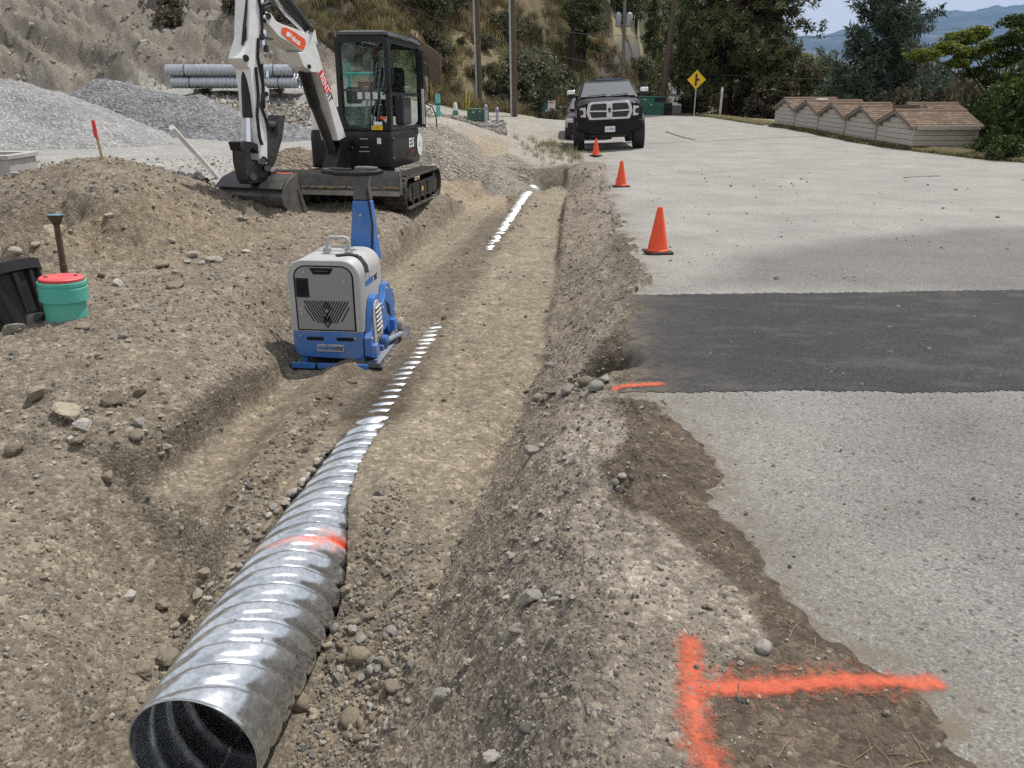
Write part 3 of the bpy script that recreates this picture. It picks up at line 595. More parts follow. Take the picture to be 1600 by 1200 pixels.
def rib(u, ph, pitch, starts):                       # corrugation profile, ph from the crown
    q = (u / pitch - starts * ph / (2 * math.pi)) % 1.0
    a = 1 - 2.0 * np.exp(-((q - .5) / .15) ** 2); b = np.clip((u - 2.0) / .4, 0, 1)
    return a * (1 - b) + np.cos(2 * math.pi * q) * b
def culvert_z(u): return PAX - SL * (PIPE0[1] + u * PDIR[1])
pipe_root = thing('culvert_pipe', 'long galvanized corrugated steel culvert lying half buried along the trench floor', 'culvert pipe', (PIPE0[0], PIPE0[1], PAX - SL * PIPE0[1]), math.atan2(-PDIR[0], PDIR[1]), rx=-SL)
def pipe_grid(u, ph, dents=True):
    U, PH = np.meshgrid(u, ph, indexing='ij')
    amp = .0115 * np.interp(U, [0, .12, .45, 1.2], [.2, .5, .9, 1.0]) * np.interp(U, [2, 3, 14, 15.5], [1, 1.15, 1.15, .8])
    r_ = PR - .008 + amp * rib(U, PH, .118, 5)
    if dents:
        r_ = r_ + .0045 * fbm(U + PH * .3, PH, .55, 3, 7) * np.interp(U, [0, .1, 1.3, 1.8], [.4, 1, .9, .15])
    X = r_ * np.sin(PH); Z = r_ * np.cos(PH); Y = U
    i2 = np.arange(U.size).reshape(U.shape); q = np.stack([i2[:-1, :-1], i2[1:, :-1], i2[1:, 1:], i2[:-1, 1:]], -1).reshape(-1, 4)
    w = 1.05 - np.abs(U - (1.00 + .10 * np.sin(PH) - .05 * np.cos(PH * 2))) / (.10 + .07 * np.clip(np.sin(PH), 0, 1)); w = w * .72 - .20 * smooth01((.5 - PH) / .7)
    return X.ravel(), Y.ravel(), Z.ravel(), q, np.clip(w, 0, 1).ravel()
GALV = galv('galvanized_steel')
X, Y, Z, q, w = pipe_grid(np.arange(0, 3.41, .0085), np.linspace(-math.pi, math.pi, 97))
me = grid_mesh('near_section', X, Y, Z, q, None, {'paint': w}); me.materials.append(GALV)
o = link(bpy.data.objects.new('near_section', me), pipe_root); sm = o.modifiers.new('wall', 'SOLIDIFY'); sm.thickness = .0035; sm.offset = -1
X, Y, Z, q, w = pipe_grid(np.arange(3.4, PLEN, .0105), np.linspace(-1.5, 1.5, 41), False)
me = grid_mesh('buried_section', X, Y, Z, q, None, {'paint': w * 0}); me.materials.append(galv('galvanized_steel_dusty', False, .25))
o = link(bpy.data.objects.new('buried_section', me), pipe_root); sm = o.modifiers.new('wall', 'SOLIDIFY'); sm.thickness = .0035; sm.offset = -1
rm = MB(); rm.tube([((PR - .0085) * math.sin(a), 0, (PR - .0085) * math.cos(a)) for a in np.linspace(0, 2 * math.pi, 72, endpoint=False)], .0038, 8, closed=True)
rm.build('rim', M('cut_steel', (.55, .57, .6), .3, .9), pipe_root, 60)
INK = M('faded_ink', (.16, .17, .19), .6, var=.4, scale=30)
for body, u0, ph0, szz in (('162346/01', .40, -.30, .052), ('16G', .415, .42, .052), ('610', .325, -.42, .052), ('CSA', .325, .0, .052), ('G401', .33, .36, .05)):
    o = text('stencil', body, szz, INK, pipe_root, Matrix.Identity(4), 0, 0)
    for vtx in o.data.vertices:
        ph = ph0 + vtx.co.x / PR; u = u0 + vtx.co.y + .02 * ph
        amp = .0115 * np.interp(u, [0, .12, .45, 1.2], [.2, .5, .9, 1.0])
        r_ = PR - .008 + amp * float(rib(np.array([u]), np.array([ph]), .118, 5)[0]) +   .0045 * float(fbm(np.array([u + ph * .3]), np.array([ph]), .55, 3, 7)[0]) * np.interp(u, [0, .1, 1.3, 1.8], [.4, 1, .9, .15]) + .0022
        vtx.co = (r_ * math.sin(ph), u, r_ * math.cos(ph))

# ------------------------------------------------------------------ traffic cones
CONE = M('cone_orange', (.88, .085, .018), .5, var=.10, scale=5, dirt=(.45, .20, .12), dirt_amt=.25)
def cone(px, py, label, rz, h=.46):
    p = hit(px, py); t = thing('traffic_cone', label, 'traffic cone', (p.x, p.y, p.z + .016), rz, 'orange cones along the pavement edge', rx=-SL)
    k = h / .46
    MB().prism([(x * k, y * k, 0) for x, y in rrect(-.135, .135, -.135, .135, .03)], (0, 0, .028 * k)).build('base', BLACKP, t, 40, .006)
    MB().lathe([(.112 * k, .0285 * k), (.112 * k, .04 * k), (.102 * k, .048 * k), (.030 * k, .435 * k), (.027 * k, .436 * k), (.026 * k, .458 * k), (.016 * k, .460 * k), (.014 * k, .40 * k)], 32, cap=False).build('body', CONE, t, 40)
    return t
cone(1027, 399, 'nearest orange traffic cone, on black base beside the dark dirt stain', .12)
cone(970, 294, 'middle orange traffic cone between the nearest cone and the truck', .3)
cone(931, 245, 'smallest orange traffic cone, right in front of the black pickup truck', .5)

# ------------------------------------------------------------------ vibratory plate compactor
cx_, cy_ = -1.21, 5.60
comp = thing('plate_compactor', 'blue and grey reversible plate compactor standing beside the culvert', 'plate compactor', (cx_, cy_, -.40 - SL * cy_ + .004), math.atan2(-PDIR[0], PDIR[1]), rx=-SL)
bx0, bx1 = -.33, .19
MB().add(*(lambda s: (s.v, s.f))(MB().loft([[Vector((x, y, z)) for x, z in ((-.345, a0), (.325, a0), (.325, a1), (-.345, a1))] for y, a0, a1 in ((-.47, .055, .075), (-.41, .018, .042), (-.36, .0, .03), (.36, .0, .03), (.44, .03, .06), (.48, .075, .095))]))).build('base_plate', M('scuffed_plate', (.10, .115, .14), .5, .4, var=.3, dirt=(.30, .26, .20), dirt_amt=.7), comp, 30)
m_ = MB()
for (a, b) in ((-.325, -.15), (-.135, .09), (.105, .235)): m_.box(a, b, -.487, -.4715, .035, .078)
m_.build('front_lip', BLUEP, comp, 30, .005)
lb = MB(); lb.prism([(x, -.40, z) for x, z in ((-.325, .285), (-.325, .175), (-.31, .115), (-.26, .095), (.13, .085), (.17, .095), (.185, .13), (.185, .285))], (0, .52, 0)); lower = lb.build('lower_frame', BLUEP, comp, 30, .008)
for a in (-.225, -.005):
    MB().prism([(x, -.4005, z) for x, z in rrect(a, a + .125, .222, .248, .008)], (0, -.002, 0)).build('slot', SHADEBLK, comp, 0)
MB().box(-.30, .15, -.30, .10, .05, .13).build('exciter_housing', DKSTEEL, comp, 30, .02)
for a in (-.29, .13): MB().box(a, a + .05, -.385, -.33, .04, .14).build('rubber_mount', BLUEP, comp, 30, .006)
pl = MB().prism([(x, -.4012, z) for x, z in rrect(-.155, .045, .142, .196, .008)], (0, -.006, 0)).build('name_plate', M('plate_silver', (.35, .36, .37), .5), comp, 30)
text('lettering', 'weber', .052, BLUETX, comp, frame((-.077, -.4085, .172), (1, 0, 0), (0, 0, 1)), .0006, .0012, sx=1.05)
text('lettering', 'mt', .056, BLACKTX, comp, frame((.012, -.4085, .170), (1, 0, 0), (.25, 0, 1)), .0006, .0012, sx=.9)
bolt = MB(); bolt.cyl((0, 0, 0), (0, -.006, 0), .011, .009, 10); bm_ = bolt.mesh('bolt', CHROME, 30)
def bolts(parent, pts, me, rot=(0, 0, 0)):
    for p in pts:
        o = bpy.data.objects.new('bolt', me); link(o, parent); o.location = p; o.rotation_euler = rot
bolts(comp, [(-.27, -.401, .253), (.13, -.401, .245)], bm_)
# hood: arch shell with a recessed front panel
arch = rrect(bx0, bx1, .285, .80, (.004, .004, .125, .125), 8); inn = rrect(bx0 + .045, bx1 - .045, .292, .762, (.004, .004, .09, .09), 8)
hd = MB(); hd.loft([[Vector((x, y, z)) for x, z in sc] for y, sc in ((-.392, rrect(bx0 + .012, bx1 - .012, .285, .788, (.004, .004, .115, .115), 8)), (-.38, arch), (.16, arch), (.20, rrect(bx0 + .015, bx1 - .015, .285, .78, (.004, .004, .12, .12), 8)), (.27, rrect(bx0 + .05, bx1 - .05, .285, .70, (.004, .004, .12, .12), 8)))])
hood = hd.build('hood', GREYP, comp, 50)
MB().ring_frame([(x, -.40, z) for x, z in rrect(bx0 + .004, bx1 - .004, .288, .796, (.004, .004, .122, .122), 8)], [(x, -.40, z) for x, z in inn], (0, .0075, 0)).build('front_trim', GREYP, comp, 50, .004)
MB().prism([(x, -.3945, z) for x, z in inn], (0, .002, 0)).build('panel_gap', SHADEBLK, comp, 0)
pn = MB().prism([(x, -.3985, z) for x, z in rrect(bx0 + .055, bx1 - .058, .302, .752, (.006, .006, .078, .078), 8)], (0, .0035, 0)).build('front_panel', M('shaded_panel_grey', (.255, .26, .262), .5, var=.05, dirt=(.36, .32, .26), dirt_amt=.25), comp, 40, .0015)
MB().prism([(x, -.3994, z) for x, z in ((-.165, .745), (.005, .745), (-.02, .700), (-.14, .700))], (0, .0008, 0)).build('grip_recess', SHADEBLK, comp, 0)
MB().tube([(-.13, -.402, .722), (-.03, -.402, .722)], .007, 8).build('grip_bar', DKSTEEL, comp, 60)
wf = MB().prism([(x, -.4000, z) for x, z in rrect(-.272, -.178, .535, .672, .006)], (0, .0014, 0)).build('inspection_window', BLACKP, comp, 0)
MB().prism([(x, -.4006, z) for x, z in rrect(-.263, -.187, .545, .662, .004)], (0, .0006, 0)).build('pane', SHADEBLK, wf, 0)
sl_me = MB().beam((0, 0, -.5), (0, 0, .5), 1, 1).mesh('slot', SHADEBLK)
def slot(x0, z0, x1, z1, w=.0085):
    o = bpy.data.objects.new('slot', sl_me); link(o, comp); dx, dz = x1 - x0, z1 - z0; L = math.hypot(dx, dz)
    o.location = ((x0 + x1) / 2, -.3992, (z0 + z1) / 2); o.rotation_euler = (0, math.atan2(dx, dz), 0); o.scale = (w, .0012, L)
for i in range(9):
    a = -.222 + i * .0195
    zt = .512; Lx = .095; zb = .352
    if i < 6: slot(a, zt, a + Lx * (1 if i else 1), zb)
    elif i < 9: slot(a, zt, a + .042, zt - .062)
    b = .098 - i * .0195
    if i < 6: slot(b, zt, b - Lx, zb)
    elif i < 9: slot(b, zt, b - .036, zt - .062)
slot(-.222, .47, -.158, .362); slot(.10, .47, .04, .362)
for k in range(3):
    z = .445 - k * .045; slot(-.085, z, -.064, z - .034, .010); slot(-.041, z, -.062, z - .034, .010)
bolts(comp, [(-.205, -.399, .715), (.075, -.399, .655), (-.245, -.399, .452), (-.245, -.399, .418)], bm_)
lp = MB(); lp.tube([(-.115, -.13, .80), (-.115, -.13, .885), (-.105, -.13, .905), (-.085, -.13, .915), (.015, -.13, .915), (.035, -.13, .905), (.045, -.13, .885), (.045, -.13, .80)], .013, 10)
lift = lp.build('lifting_loop', GREYP, comp, 60)
for a in (-.115, .045):
    f_ = MB(); f_.box(a - .022, a + .022, -.165, -.095, .798, .822); f_.cyl((a - .03, -.13, .83), (a + .03, -.13, .83), .012, None, 10); f_.build('loop_foot', GREYP, comp, 40, .004)
st = MB(); pts = [(-.03 + .02, -.255, .807), (.06, -.20, .809), (.13, -.19, .795), (.178, -.215, .745), (.196, -.245, .69)]
for i in range(len(pts) - 1): st.beam(pts[i], pts[i + 1], .05, .012, (.5, 0, 1) if i > 1 else (0, 0, 1))
st.build('rubber_strap', BLACKP, comp, 40, .004)
text('lettering', 'weber', .085, BLUETX, comp, frame((.1915, -.165, .615), (0, 1, 0), (0, 0, 1)), .0006, .002)
text('lettering', 'mt', .085, BLACKTX, comp, frame((.1915, .005, .612), (0, 1, 0), (0, .25, 1)), .0006, .002, sx=.9)
# blue side guard with grey vent cover
sg = MB().prism([(.192, y, z) for y, z in ((-.40, .11), (-.40, .245), (-.345, .29), (-.30, .43), (-.245, .505), (-.17, .52), (-.09, .47), (-.03, .40), (.04, .44), (.12, .53), (.18, .535), (.25, .47), (.33, .44), (.36, .33), (.34, .20), (.26, .12), (.16, .105), (.10, .20), (-.16, .195), (-.21, .06), (-.27, .05))], (.05, 0, 0)).build('side_guard', BLUEP, comp, 30, .008)
vc = MB().prism([(.2425, y, z) for y, z in ((-.325, .165), (-.32, .40), (-.29, .46), (-.24, .49), (-.18, .48), (-.13, .42), (-.105, .33), (-.10, .20))], (.012, 0, 0)).build('vent_cover', GREYP, comp, 30, .004)
lv = MB().box(-.5, .5, -.5, .5, -.5, .5).mesh('louvre', GREYP)
for k in range(6):
    o = bpy.data.objects.new('louvre', lv); link(o, comp); o.location = (.258, -.225 + .004 * k, .435 - k * .034); o.scale = (.012, .115, .02); o.rotation_euler = (.12, .5, 0)
    b2 = bpy.data.objects.new('louvre_gap', sl_me); link(b2, comp); b2.location = (.2552, -.225 + .004 * k, .419 - k * .034); b2.scale = (.002, .12, .013)
text('lettering', 'CR 7', .058, BLACKTX, comp, frame((.2555, -.215, .195), (0, 1, .12), (0, -.12, 1)), .0006, .0015)
for k in range(6):
    o = bpy.data.objects.new('slot', sl_me); link(o, comp); o.location = (.2425, .08 + .022 * k, .36 - .012 * k); o.scale = (.002, .009, .12); o.rotation_euler = (.35, 0, 0)
for (y, z, ry) in ((-.36, .15, 0), (.20, .19, 0)):
    MB().box(.235, .285, y - .05, y + .05, z - .045, z + .045, None, (.75, .75)).build('corner_bracket', BLUEP, comp, 30, .008)
bolts(comp, [(.245, -.375, .245), (.245, -.03, .38), (.245, .10, .50), (.245, .30, .42), (.245, .31, .28), (.245, -.09, .24)], bm_, (0, 0, math.pi / 2))
hy = MB(); hy.tube([(.24, .02, .10), (.27, .10, .105), (.30, .22, .10), (.29, .33, .08), (.24, .40, .06)], .022, 10); hy.build('hydraulic_pipe', M('dusty_blue', (.18, .23, .30), .6, dirt=(.35, .31, .25), dirt_amt=.7), comp, 60)
MB().lathe([(.045, -.03), (.045, .03), (.03, .04)], 18).build('exciter_cap', BLUEP, comp, 40).matrix_local = Matrix.Translation((.23, -.02, .12)) @ Matrix.Rotation(math.pi / 2, 4, 'Y')
MB().lathe([(.025, -.02), (.055, -.015), (.06, .0), (.055, .025), (.02, .035)], 24).build('side_weight', M('dusty_cast', (.34, .30, .25), .8), comp, 40).matrix_local = Matrix.Translation((.285, .33, .15)) @ Matrix.Rotation(math.pi / 2, 4, 'Y')
MB().box(.19, .285, -.38, .24, .032, .062).build('side_rail', M('dusty_rail', (.10, .15, .24), .7, dirt=(.35, .31, .25), dirt_amt=.7), comp, 30, .01)
MB().box(bx0 + .06, bx1 - .03, .20, .40, .10, .50).build('engine_block', DKSTEEL, comp, 30, .03)
MB().tube([(.10, .262, .70), (.12, .268, .95), (.09, .272, 1.20)], .008, 8).build('throttle_cable', BLACKP, comp, 60)
for y_ in (-.30, -.10, .08): MB().box(.198, .25, y_, y_ + .05, .062, .10).build('plate_gusset', BLUEP, comp, 30, .005)
# drawbar
pr = [(x, y, z) for x, y, z in ((-.078, .26, .66), (.138, .26, .66), (.138, .42, .66), (-.078, .42, .66))]
MB().loft([[Vector(p) for p in pr], [Vector(p) for p in ((-.033, .285, 1.125), (.111, .285, 1.125), (.111, .37, 1.125), (-.033, .37, 1.125))]]).build('drawbar', BLUEP, comp, 30, .012)
GREYD = M('drawbar_grey', (.10, .10, .105), .5)
MB().loft([[Vector(p) for p in ((-.031, .288, 1.127), (.109, .288, 1.127), (.109, .367, 1.127), (-.031, .367, 1.127))], [Vector(p) for p in ((-.01, .29, 1.24), (.095, .29, 1.24), (.095, .36, 1.24), (-.01, .36, 1.24))], [Vector(p) for p in ((-.008, .27, 1.33), (.115, .27, 1.33), (.115, .36, 1.33), (-.008, .36, 1.33))], [Vector(p) for p in ((.0, .28, 1.375), (.108, .28, 1.375), (.108, .35, 1.375), (.0, .35, 1.375))]]).build('drawbar_head', GREYD, comp, 40, .012)
hb_ = MB(); hb_.tube([(-.02, .27, 1.345), (-.16, .255, 1.352), (-.215, .22, 1.352), (-.205, .175, 1.348), (-.10, .15, 1.335), (.05, .145, 1.332), (.185, .16, 1.338), (.225, .20, 1.345), (.19, .24, 1.35), (.11, .27, 1.345)], .019, 10)
hb_.build('handle_bar', BLACKP, comp, 60)
MB().cyl((.115, .30, 1.35), (.175, .30, 1.35), .028, .022, 12).build('throttle', GREYD, comp, 40)
bolts(comp, [(.03, .272, 1.02), (.148, .33, .98), (.14, .33, .85)], bm_)

# ------------------------------------------------------------------ excavator
ex = thing('excavator', 'white and black compact excavator with closed cab and bucket down', 'excavator', (-2.15, 12.09, -SL * 12.09 + .02), R(-8.1), rx=-SL)
EXI = inv_of(ex)
def lug_mesh():
    return MB().box(-.5, .5, -.5, .5, -.5, .5, None, (.8, 1)).mesh('track_pad', RUBBER)
PAD = lug_mesh()
def track(xc, side):
    w = .32; x0, x1 = xc - w / 2, xc + w / 2; L0, L1, r = -1.02, .70, .225
    path = [(L0 - r * math.sin(a) * 1.0, r + r * math.cos(a)) for a in np.linspace(0, math.pi, 9)] + [(L1 + r * math.sin(a), r - r * math.cos(a)) for a in np.linspace(0, math.pi, 9)]
    ri = r - .028; ipath = [(L0 - ri * math.sin(a), r + ri * math.cos(a)) for a in np.linspace(0, math.pi, 9)] + [(L1 + ri * math.sin(a), r - ri * math.cos(a)) for a in np.linspace(0, math.pi, 9)]
    tk = MB().ring_frame([(x0, y, z) for y, z in path], [(x0, y, z) for y, z in ipath], (w, 0, 0)).build('track', RUBBER, ex, 30)
    Ls = L1 - L0; per = 2 * Ls + 2 * math.pi * r; n = 42
    for i in range(n):
        s = per * i / n
        if s < Ls: y, z, a = L0 + s, 2 * r, 0
        elif s < Ls + math.pi * r: a = -(s - Ls) / r; y, z = L1 + r * math.sin(-a), r + r * math.cos(a)
        elif s < 2 * Ls + math.pi * r: y, z, a = L1 - (s - Ls - math.pi * r), 0, math.pi
        else: b = (s - 2 * Ls - math.pi * r) / r; a = math.pi - b; y, z = L0 - r * math.sin(b), r - r * math.cos(b)
        o = bpy.data.objects.new('track_pad', PAD); link(o, tk); o.location = (xc, y + .008 * math.sin(-a), z + .008 * math.cos(a)); o.rotation_euler = (a, 0, 0); o.scale = (w * .98, .052, .026)
    fr = MB().prism([(xc + side * .05, y, z) for y, z in ((L0 + .05, .10), (L1 - .05, .10), (L1 - .0, .2), (L1 - .1, .34), (L0 + .12, .34), (L0, .2))], (side * .09, 0, 0)).build('track_frame', BLACK, ex, 30, .015)
    for i, y in enumerate((-.62, -.2, .25)):
        MB().box(xc + side * .142, xc + side * .15, y - .18, y + .18, .13, .31).build('frame_plate', BLACKP, ex, 30, .01)
    MB().box(xc + side * .151, xc + side * .153, -.30, -.22, .19, .25).build('warning_decal', YELLOWD, ex, 0)
    for y, rr_, nm in ((L0, .165, 'idler'), (L1, .175, 'sprocket')):
        MB().lathe([(.05, -.12), (rr_, -.10), (rr_, .10), (.10, .115), (.05, .13)], 24).build(nm, DKSTEEL, ex, 40).matrix_local = Matrix.Translation((xc, y, r)) @ Matrix.Rotation(math.pi / 2, 4, 'Y')
    for y in (-.7, -.35, 0.0, .35):
        MB().cyl((xc - .12, y, .085), (xc + .12, y, .085), .062, None, 16).build('track_roller', DKSTEEL, ex, 40)
track(.71, 1); track(-.71, -1)
MB().box(-.56, .56, -.65, .45, .22, .40).build('undercarriage', BLACK, ex, 30, .02)
MB().lathe([(.36, .40), (.36, .52), (.30, .53)], 32).build('slew_ring', DKSTEEL, ex, 40)
# dozer blade
bl = MB(); bl.loft([[Vector((x, y, z)) for y, z in ((-1.44, .555), (-1.47, .47), (-1.45, .34), (-1.49, .255), (-1.475, .25), (-1.43, .34), (-1.445, .47), (-1.41, .555))] for x in (-.865, .865)])
blade = bl.build('dozer_blade', STEEL, ex, 40)
for x in (-.875, .865): MB().prism([(x, y, z) for y, z in ((-1.50, .25), (-1.40, .25), (-1.38, .56), (-1.45, .565), (-1.50, .50))], (.012, 0, 0)).build('blade_end_plate', STEEL, ex, 30)
MB().box(-.865, .865, -1.503, -1.478, .235, .30).build('cutting_edge', M('scraped_edge', (.30, .28, .26), .5, .5, var=.3), ex, 30)
for x in (-.38, .38): MB().beam((x, -1.44, .38), (x * .9, -.55, .30), .09, .12).build('blade_arm', BLACK, ex, 30, .01)
cl = MB(); cr_ = random.Random(5)
for i in range(160):
    x = cr_.uniform(-.84, .84); y = -1.475 - cr_.random() * .03; s = cr_.uniform(.008, .022); cl.lathe([(0, -s), (s * .8, -s * .3), (s, .2 * s), (s * .5, s), (0, s * 1.1)], 5, (x, y, .345 + .0 * s - .02 * cr_.random()), cap=False)
o = cl.build('dirt_crumbs', M('blade_dirt', (.27, .21, .15), .95), blade, 0); o['kind'] = 'stuff'
# house
plan = rrect(-.62, .58, -.80, 1.15, (.06, .06, .5, .5), 7)
hs_ = MB().loft([[Vector((x * k, y * k2, z)) for x, y in plan] for z, k, k2 in ((.535, .97, .97), (.56, 1, 1), (.93, 1.0, 1.0), (1.02, .99, .99), (1.05, .96, .97))]).build('body', BLACK, ex, 40)
MB().loft([[Vector((x * k + dx, y, z)) for x, y in rrect(-.62, -.24, -.72, 1.05, (.05, .02, .02, .3), 6)] for z, k, dx in ((1.03, 1.004, 0), (1.28, 1.0, 0), (1.36, .94, -.02))]).build('engine_hood', WHITEP, ex, 40)
MB().prism([(-.6205, y, z) for y, z in ((-.6, .72), (.6, .72), (.6, .95), (-.6, .95))], (-.004, 0, 0)).build('side_panel', BLACKP, ex, 30)
dc = MB(); dc.tube([(.5845, .72 + 0, .80), (.5885, .72, .80)], .165, 32); sd_ = dc.build('round_decal', WHITETX, ex, 30)
text('lettering', 'RO', .11, M('decal_grey', (.35, .36, .37), .5), ex, frame((.5895, .72, .80), (0, 1, 0), (0, 0, 1)), .0005)
text('lettering', 'E35', .185, WHITETX, ex, frame((.5845, .24, .84), (0, 1, 0), (0, .15, 1)), .001, .004, sx=1.1)
text('lettering', '25 HP', .05, REDTX, ex, frame((.5845, .28, .71), (0, 1, 0), (0, 0, 1)), .001, .001)
MB().prism([(.5815, y, z) for y, z in ((-.05, .66), (.48, .62), (.50, .70), (.02, .73))], (.004, 0, 0)).build('trim_groove', BLACKP, ex, 30)
for y, z in ((-.72, .93), (-.72, .66)): MB().cyl((.582, y, z), (.592, y, z), .032, .026, 12).build('cap_bolt', DKSTEEL, ex, 40)
MB().prism([(x, -.8015, z) for x, z in rrect(.37, .43, .87, .95, .005)], (0, -.003, 0)).build('white_label', WHITETX, ex, 0)
for x, z, wd in ((.12, .93, .12), (.12, .82, .12), (.10, .76, .16), (-.05, .81, .07)): MB().box(x, x + wd, -.8035, -.8015, z, z + .012).build('print', M('small_print', (.40, .41, .42), .6, var=.5, scale=90), ex, 0)
# cab
fx0, fx1, fy0, fy1, fz0, fz1 = -.165, .585, -.80, .98, 1.05, 2.26
CABB = M('cab_frame_black', (.011, .012, .014), .3, var=.2, dirt=(.07, .06, .05), dirt_amt=.12, spec=.35)
fo = rrect(fx0, fx1, fz0, fz1, (.02, .02, .07, .07), 6); fi_ = rrect(fx0 + .062, fx1 - .06, fz0 + .02, fz1 - .075, (.20, .14, .07, .06), 6)
for y, nm in ((fy0, 'front_frame'), (fy1 - .06, 'rear_frame')):
    MB().ring_frame([(x, y, z) for x, z in fo], [(x, y, z) for x, z in fi_], (0, .06, 0)).build(nm, CABB, ex, 40, .008)
    MB().prism([(x, y + .028, z) for x, z in fi_], (0, .005, 0)).build('window_pane', GLASS, ex, 0)
so = lambda x: [(x, y, z) for y, z in rrect(fy0 + .062, fy1 - .062, fz0, fz1 - .01, .03, 4)]
si_ = [(y, z) for y, z in rrect(fy0 + .13, fy1 - .12, fz0 + .045, fz1 - .07, (.02, .05, .05, .16), 4)]
MB().ring_frame(so(fx1 - .055), [(fx1 - .055, y, z) for y, z in si_], (.05, 0, 0)).build('door_frame', CABB, ex, 40, .006)
MB().ring_frame(so(fx0 + .005), [(fx0 + .005, y, z) for y, z in si_], (.05, 0, 0)).build('side_frame', CABB, ex, 40, .006)
MB().prism([(fx0 + .03, y, z) for y, z in si_], (.005, 0, 0)).build('window_pane', GLASS, ex, 0)
MB().prism([(fx1 - .03, y, z) for y, z in rrect(fy0 + .13, fy1 - .12, fz0 + .5, fz1 - .07, (.02, .05, .05, .16), 4)], (.005, 0, 0)).build('window_pane', GLASS, ex, 0)
MB().beam((fx1 - .03, fy0 + .13, fz0 + .48), (fx1 - .03, fy1 - .12, fz0 + .48), .03, .05).build('door_rail', CABB, ex, 30)
rf = MB().loft([[Vector((x, y, z)) for x, y in rrect(fx0 - d, fx1 + d, fy0 - d, fy1 + d, .09, 5)] for z, d in ((fz1 - .002, .0), (fz1 + .015, .015), (fz1 + .05, .005), (fz1 + .075, -.06))]).build('roof', M('roof_black', (.03, .032, .036), .28, coat=.4), ex, 40)
MB().lathe([(.045, 0), (.045, .05), (.03, .06)], 14, (.1, .7, fz1 + .07)).build('beacon', BLACKP, ex, 40)
MB().box(fx0 + .03, fx1 - .03, fy0 + .06, fy1 - .06, fz0, fz0 + .03).build('floor_mat', BLACKP, ex, 0)
MB().beam((fx0 + .03, fy0 + .05, 1.575), (fx1 - .03, fy0 + .05, 1.575), .022, .03).build('grab_rail', M('rail_grey', (.10, .10, .10), .5), ex, 30)
for x in (.15, .26, .37, .48): MB().box(x - .035, x + .035, fy0 + .022, fy0 + .024, 1.46, 1.55).build('window_label', M('label_white', (.50, .56, .55), .5), ex, 0)
MB().box(.33, .45, fy0 + .02, fy0 + .022, 1.12, 1.165).build('window_label', WHITETX, ex, 0)
MB().box(.42, .51, fy0 + .02, fy0 + .022, 1.20, 1.235).build('window_label', ORANGED, ex, 0)
MB().prism([(x, fy0 - .002, z) for x, z in rrect(.30, .46, 1.056, 1.115, .004)], (0, -.002, 0)).build('warning_decal', YELLOWD, ex, 0)
text('lettering', '⚠ ⚠ ⚠' if False else '! A !', .045, BLACKTX, ex, frame((.38, fy0 - .0045, 1.085), (1, 0, 0), (0, 0, 1)), .0004)
seat = MB().box(-.02, .42, .15, .62, 1.22, 1.38).build('seat', BLACKP, ex, 30, .05)
MB().box(.0, .40, .55, .70, 1.38, 1.92, Matrix.Rotation(0, 4, 'X')).build('seat_back', BLACKP, ex, 30, .05)
MB().box(.38, .52, .10, .55, 1.10, 1.50).build('side_console', M('console_grey', (.05, .052, .055), .6), ex, 30, .03)
for x in (.40, .47): MB().tube([(x, .12, 1.5), (x, .08, 1.72), (x + .01, .04, 1.80)], [.014, .016, .022], 8).build('joystick', BLACKP, ex, 60)
for i, x in enumerate((.14, .20, .26, .32)): MB().beam((x - .03, -.55, 1.10), (x + .10, -.40, 1.98 - .03 * i), .02, .012).build('travel_lever' if i > 1 else 'guard_bar', M('lever_grey', (.28, .29, .29), .35, .5), ex, 30)
MB().box(-.12, .05, -.60, -.35, 1.40, 1.62).build('control_stand', BLACKP, ex, 30, .03)
# door swung back against the side: its edge, grab handle, mirror
MB().tube([(fx1 + .02, fy0 + .02, 2.00), (fx1 + .06, fy0 - .02, 1.98), (fx1 + .06, fy0 - .02, 1.66), (fx1 - .05, fy0 - .03, 1.55), (fx1 - .10, fy0 - .02, 1.52)], .012, 8).build('mirror_bar', BLACK, ex, 60)
MB().box(fx1 + .02, fx1 + .05, fy1 - .10, fy1 + .0, 1.05, 2.18).build('door_edge', CABB, ex, 30, .01)
MB().box(fx1 + .021, fx1 + .056, fy1 - .135, fy1 - .105, 1.10, 1.62).build('door_seal', WHITEP, ex, 30)
MB().tube([(fx1 + .05, fy1 - .05, 2.0), (fx1 + .13, fy1 - .05, 1.95), (fx1 + .13, fy1 - .05, 1.45), (fx1 + .05, fy1 - .05, 1.40)], .012, 8).build('grab_handle', BLACK, ex, 60)
MB().tube([(fx1, 1.02, 1.42), (fx1 + .14, 1.05, 1.36), (fx1 + .2, 1.05, 1.22), (fx1 + .21, 1.05, 1.05)], .010, 8).build('hose', BLACKP, ex, 60)
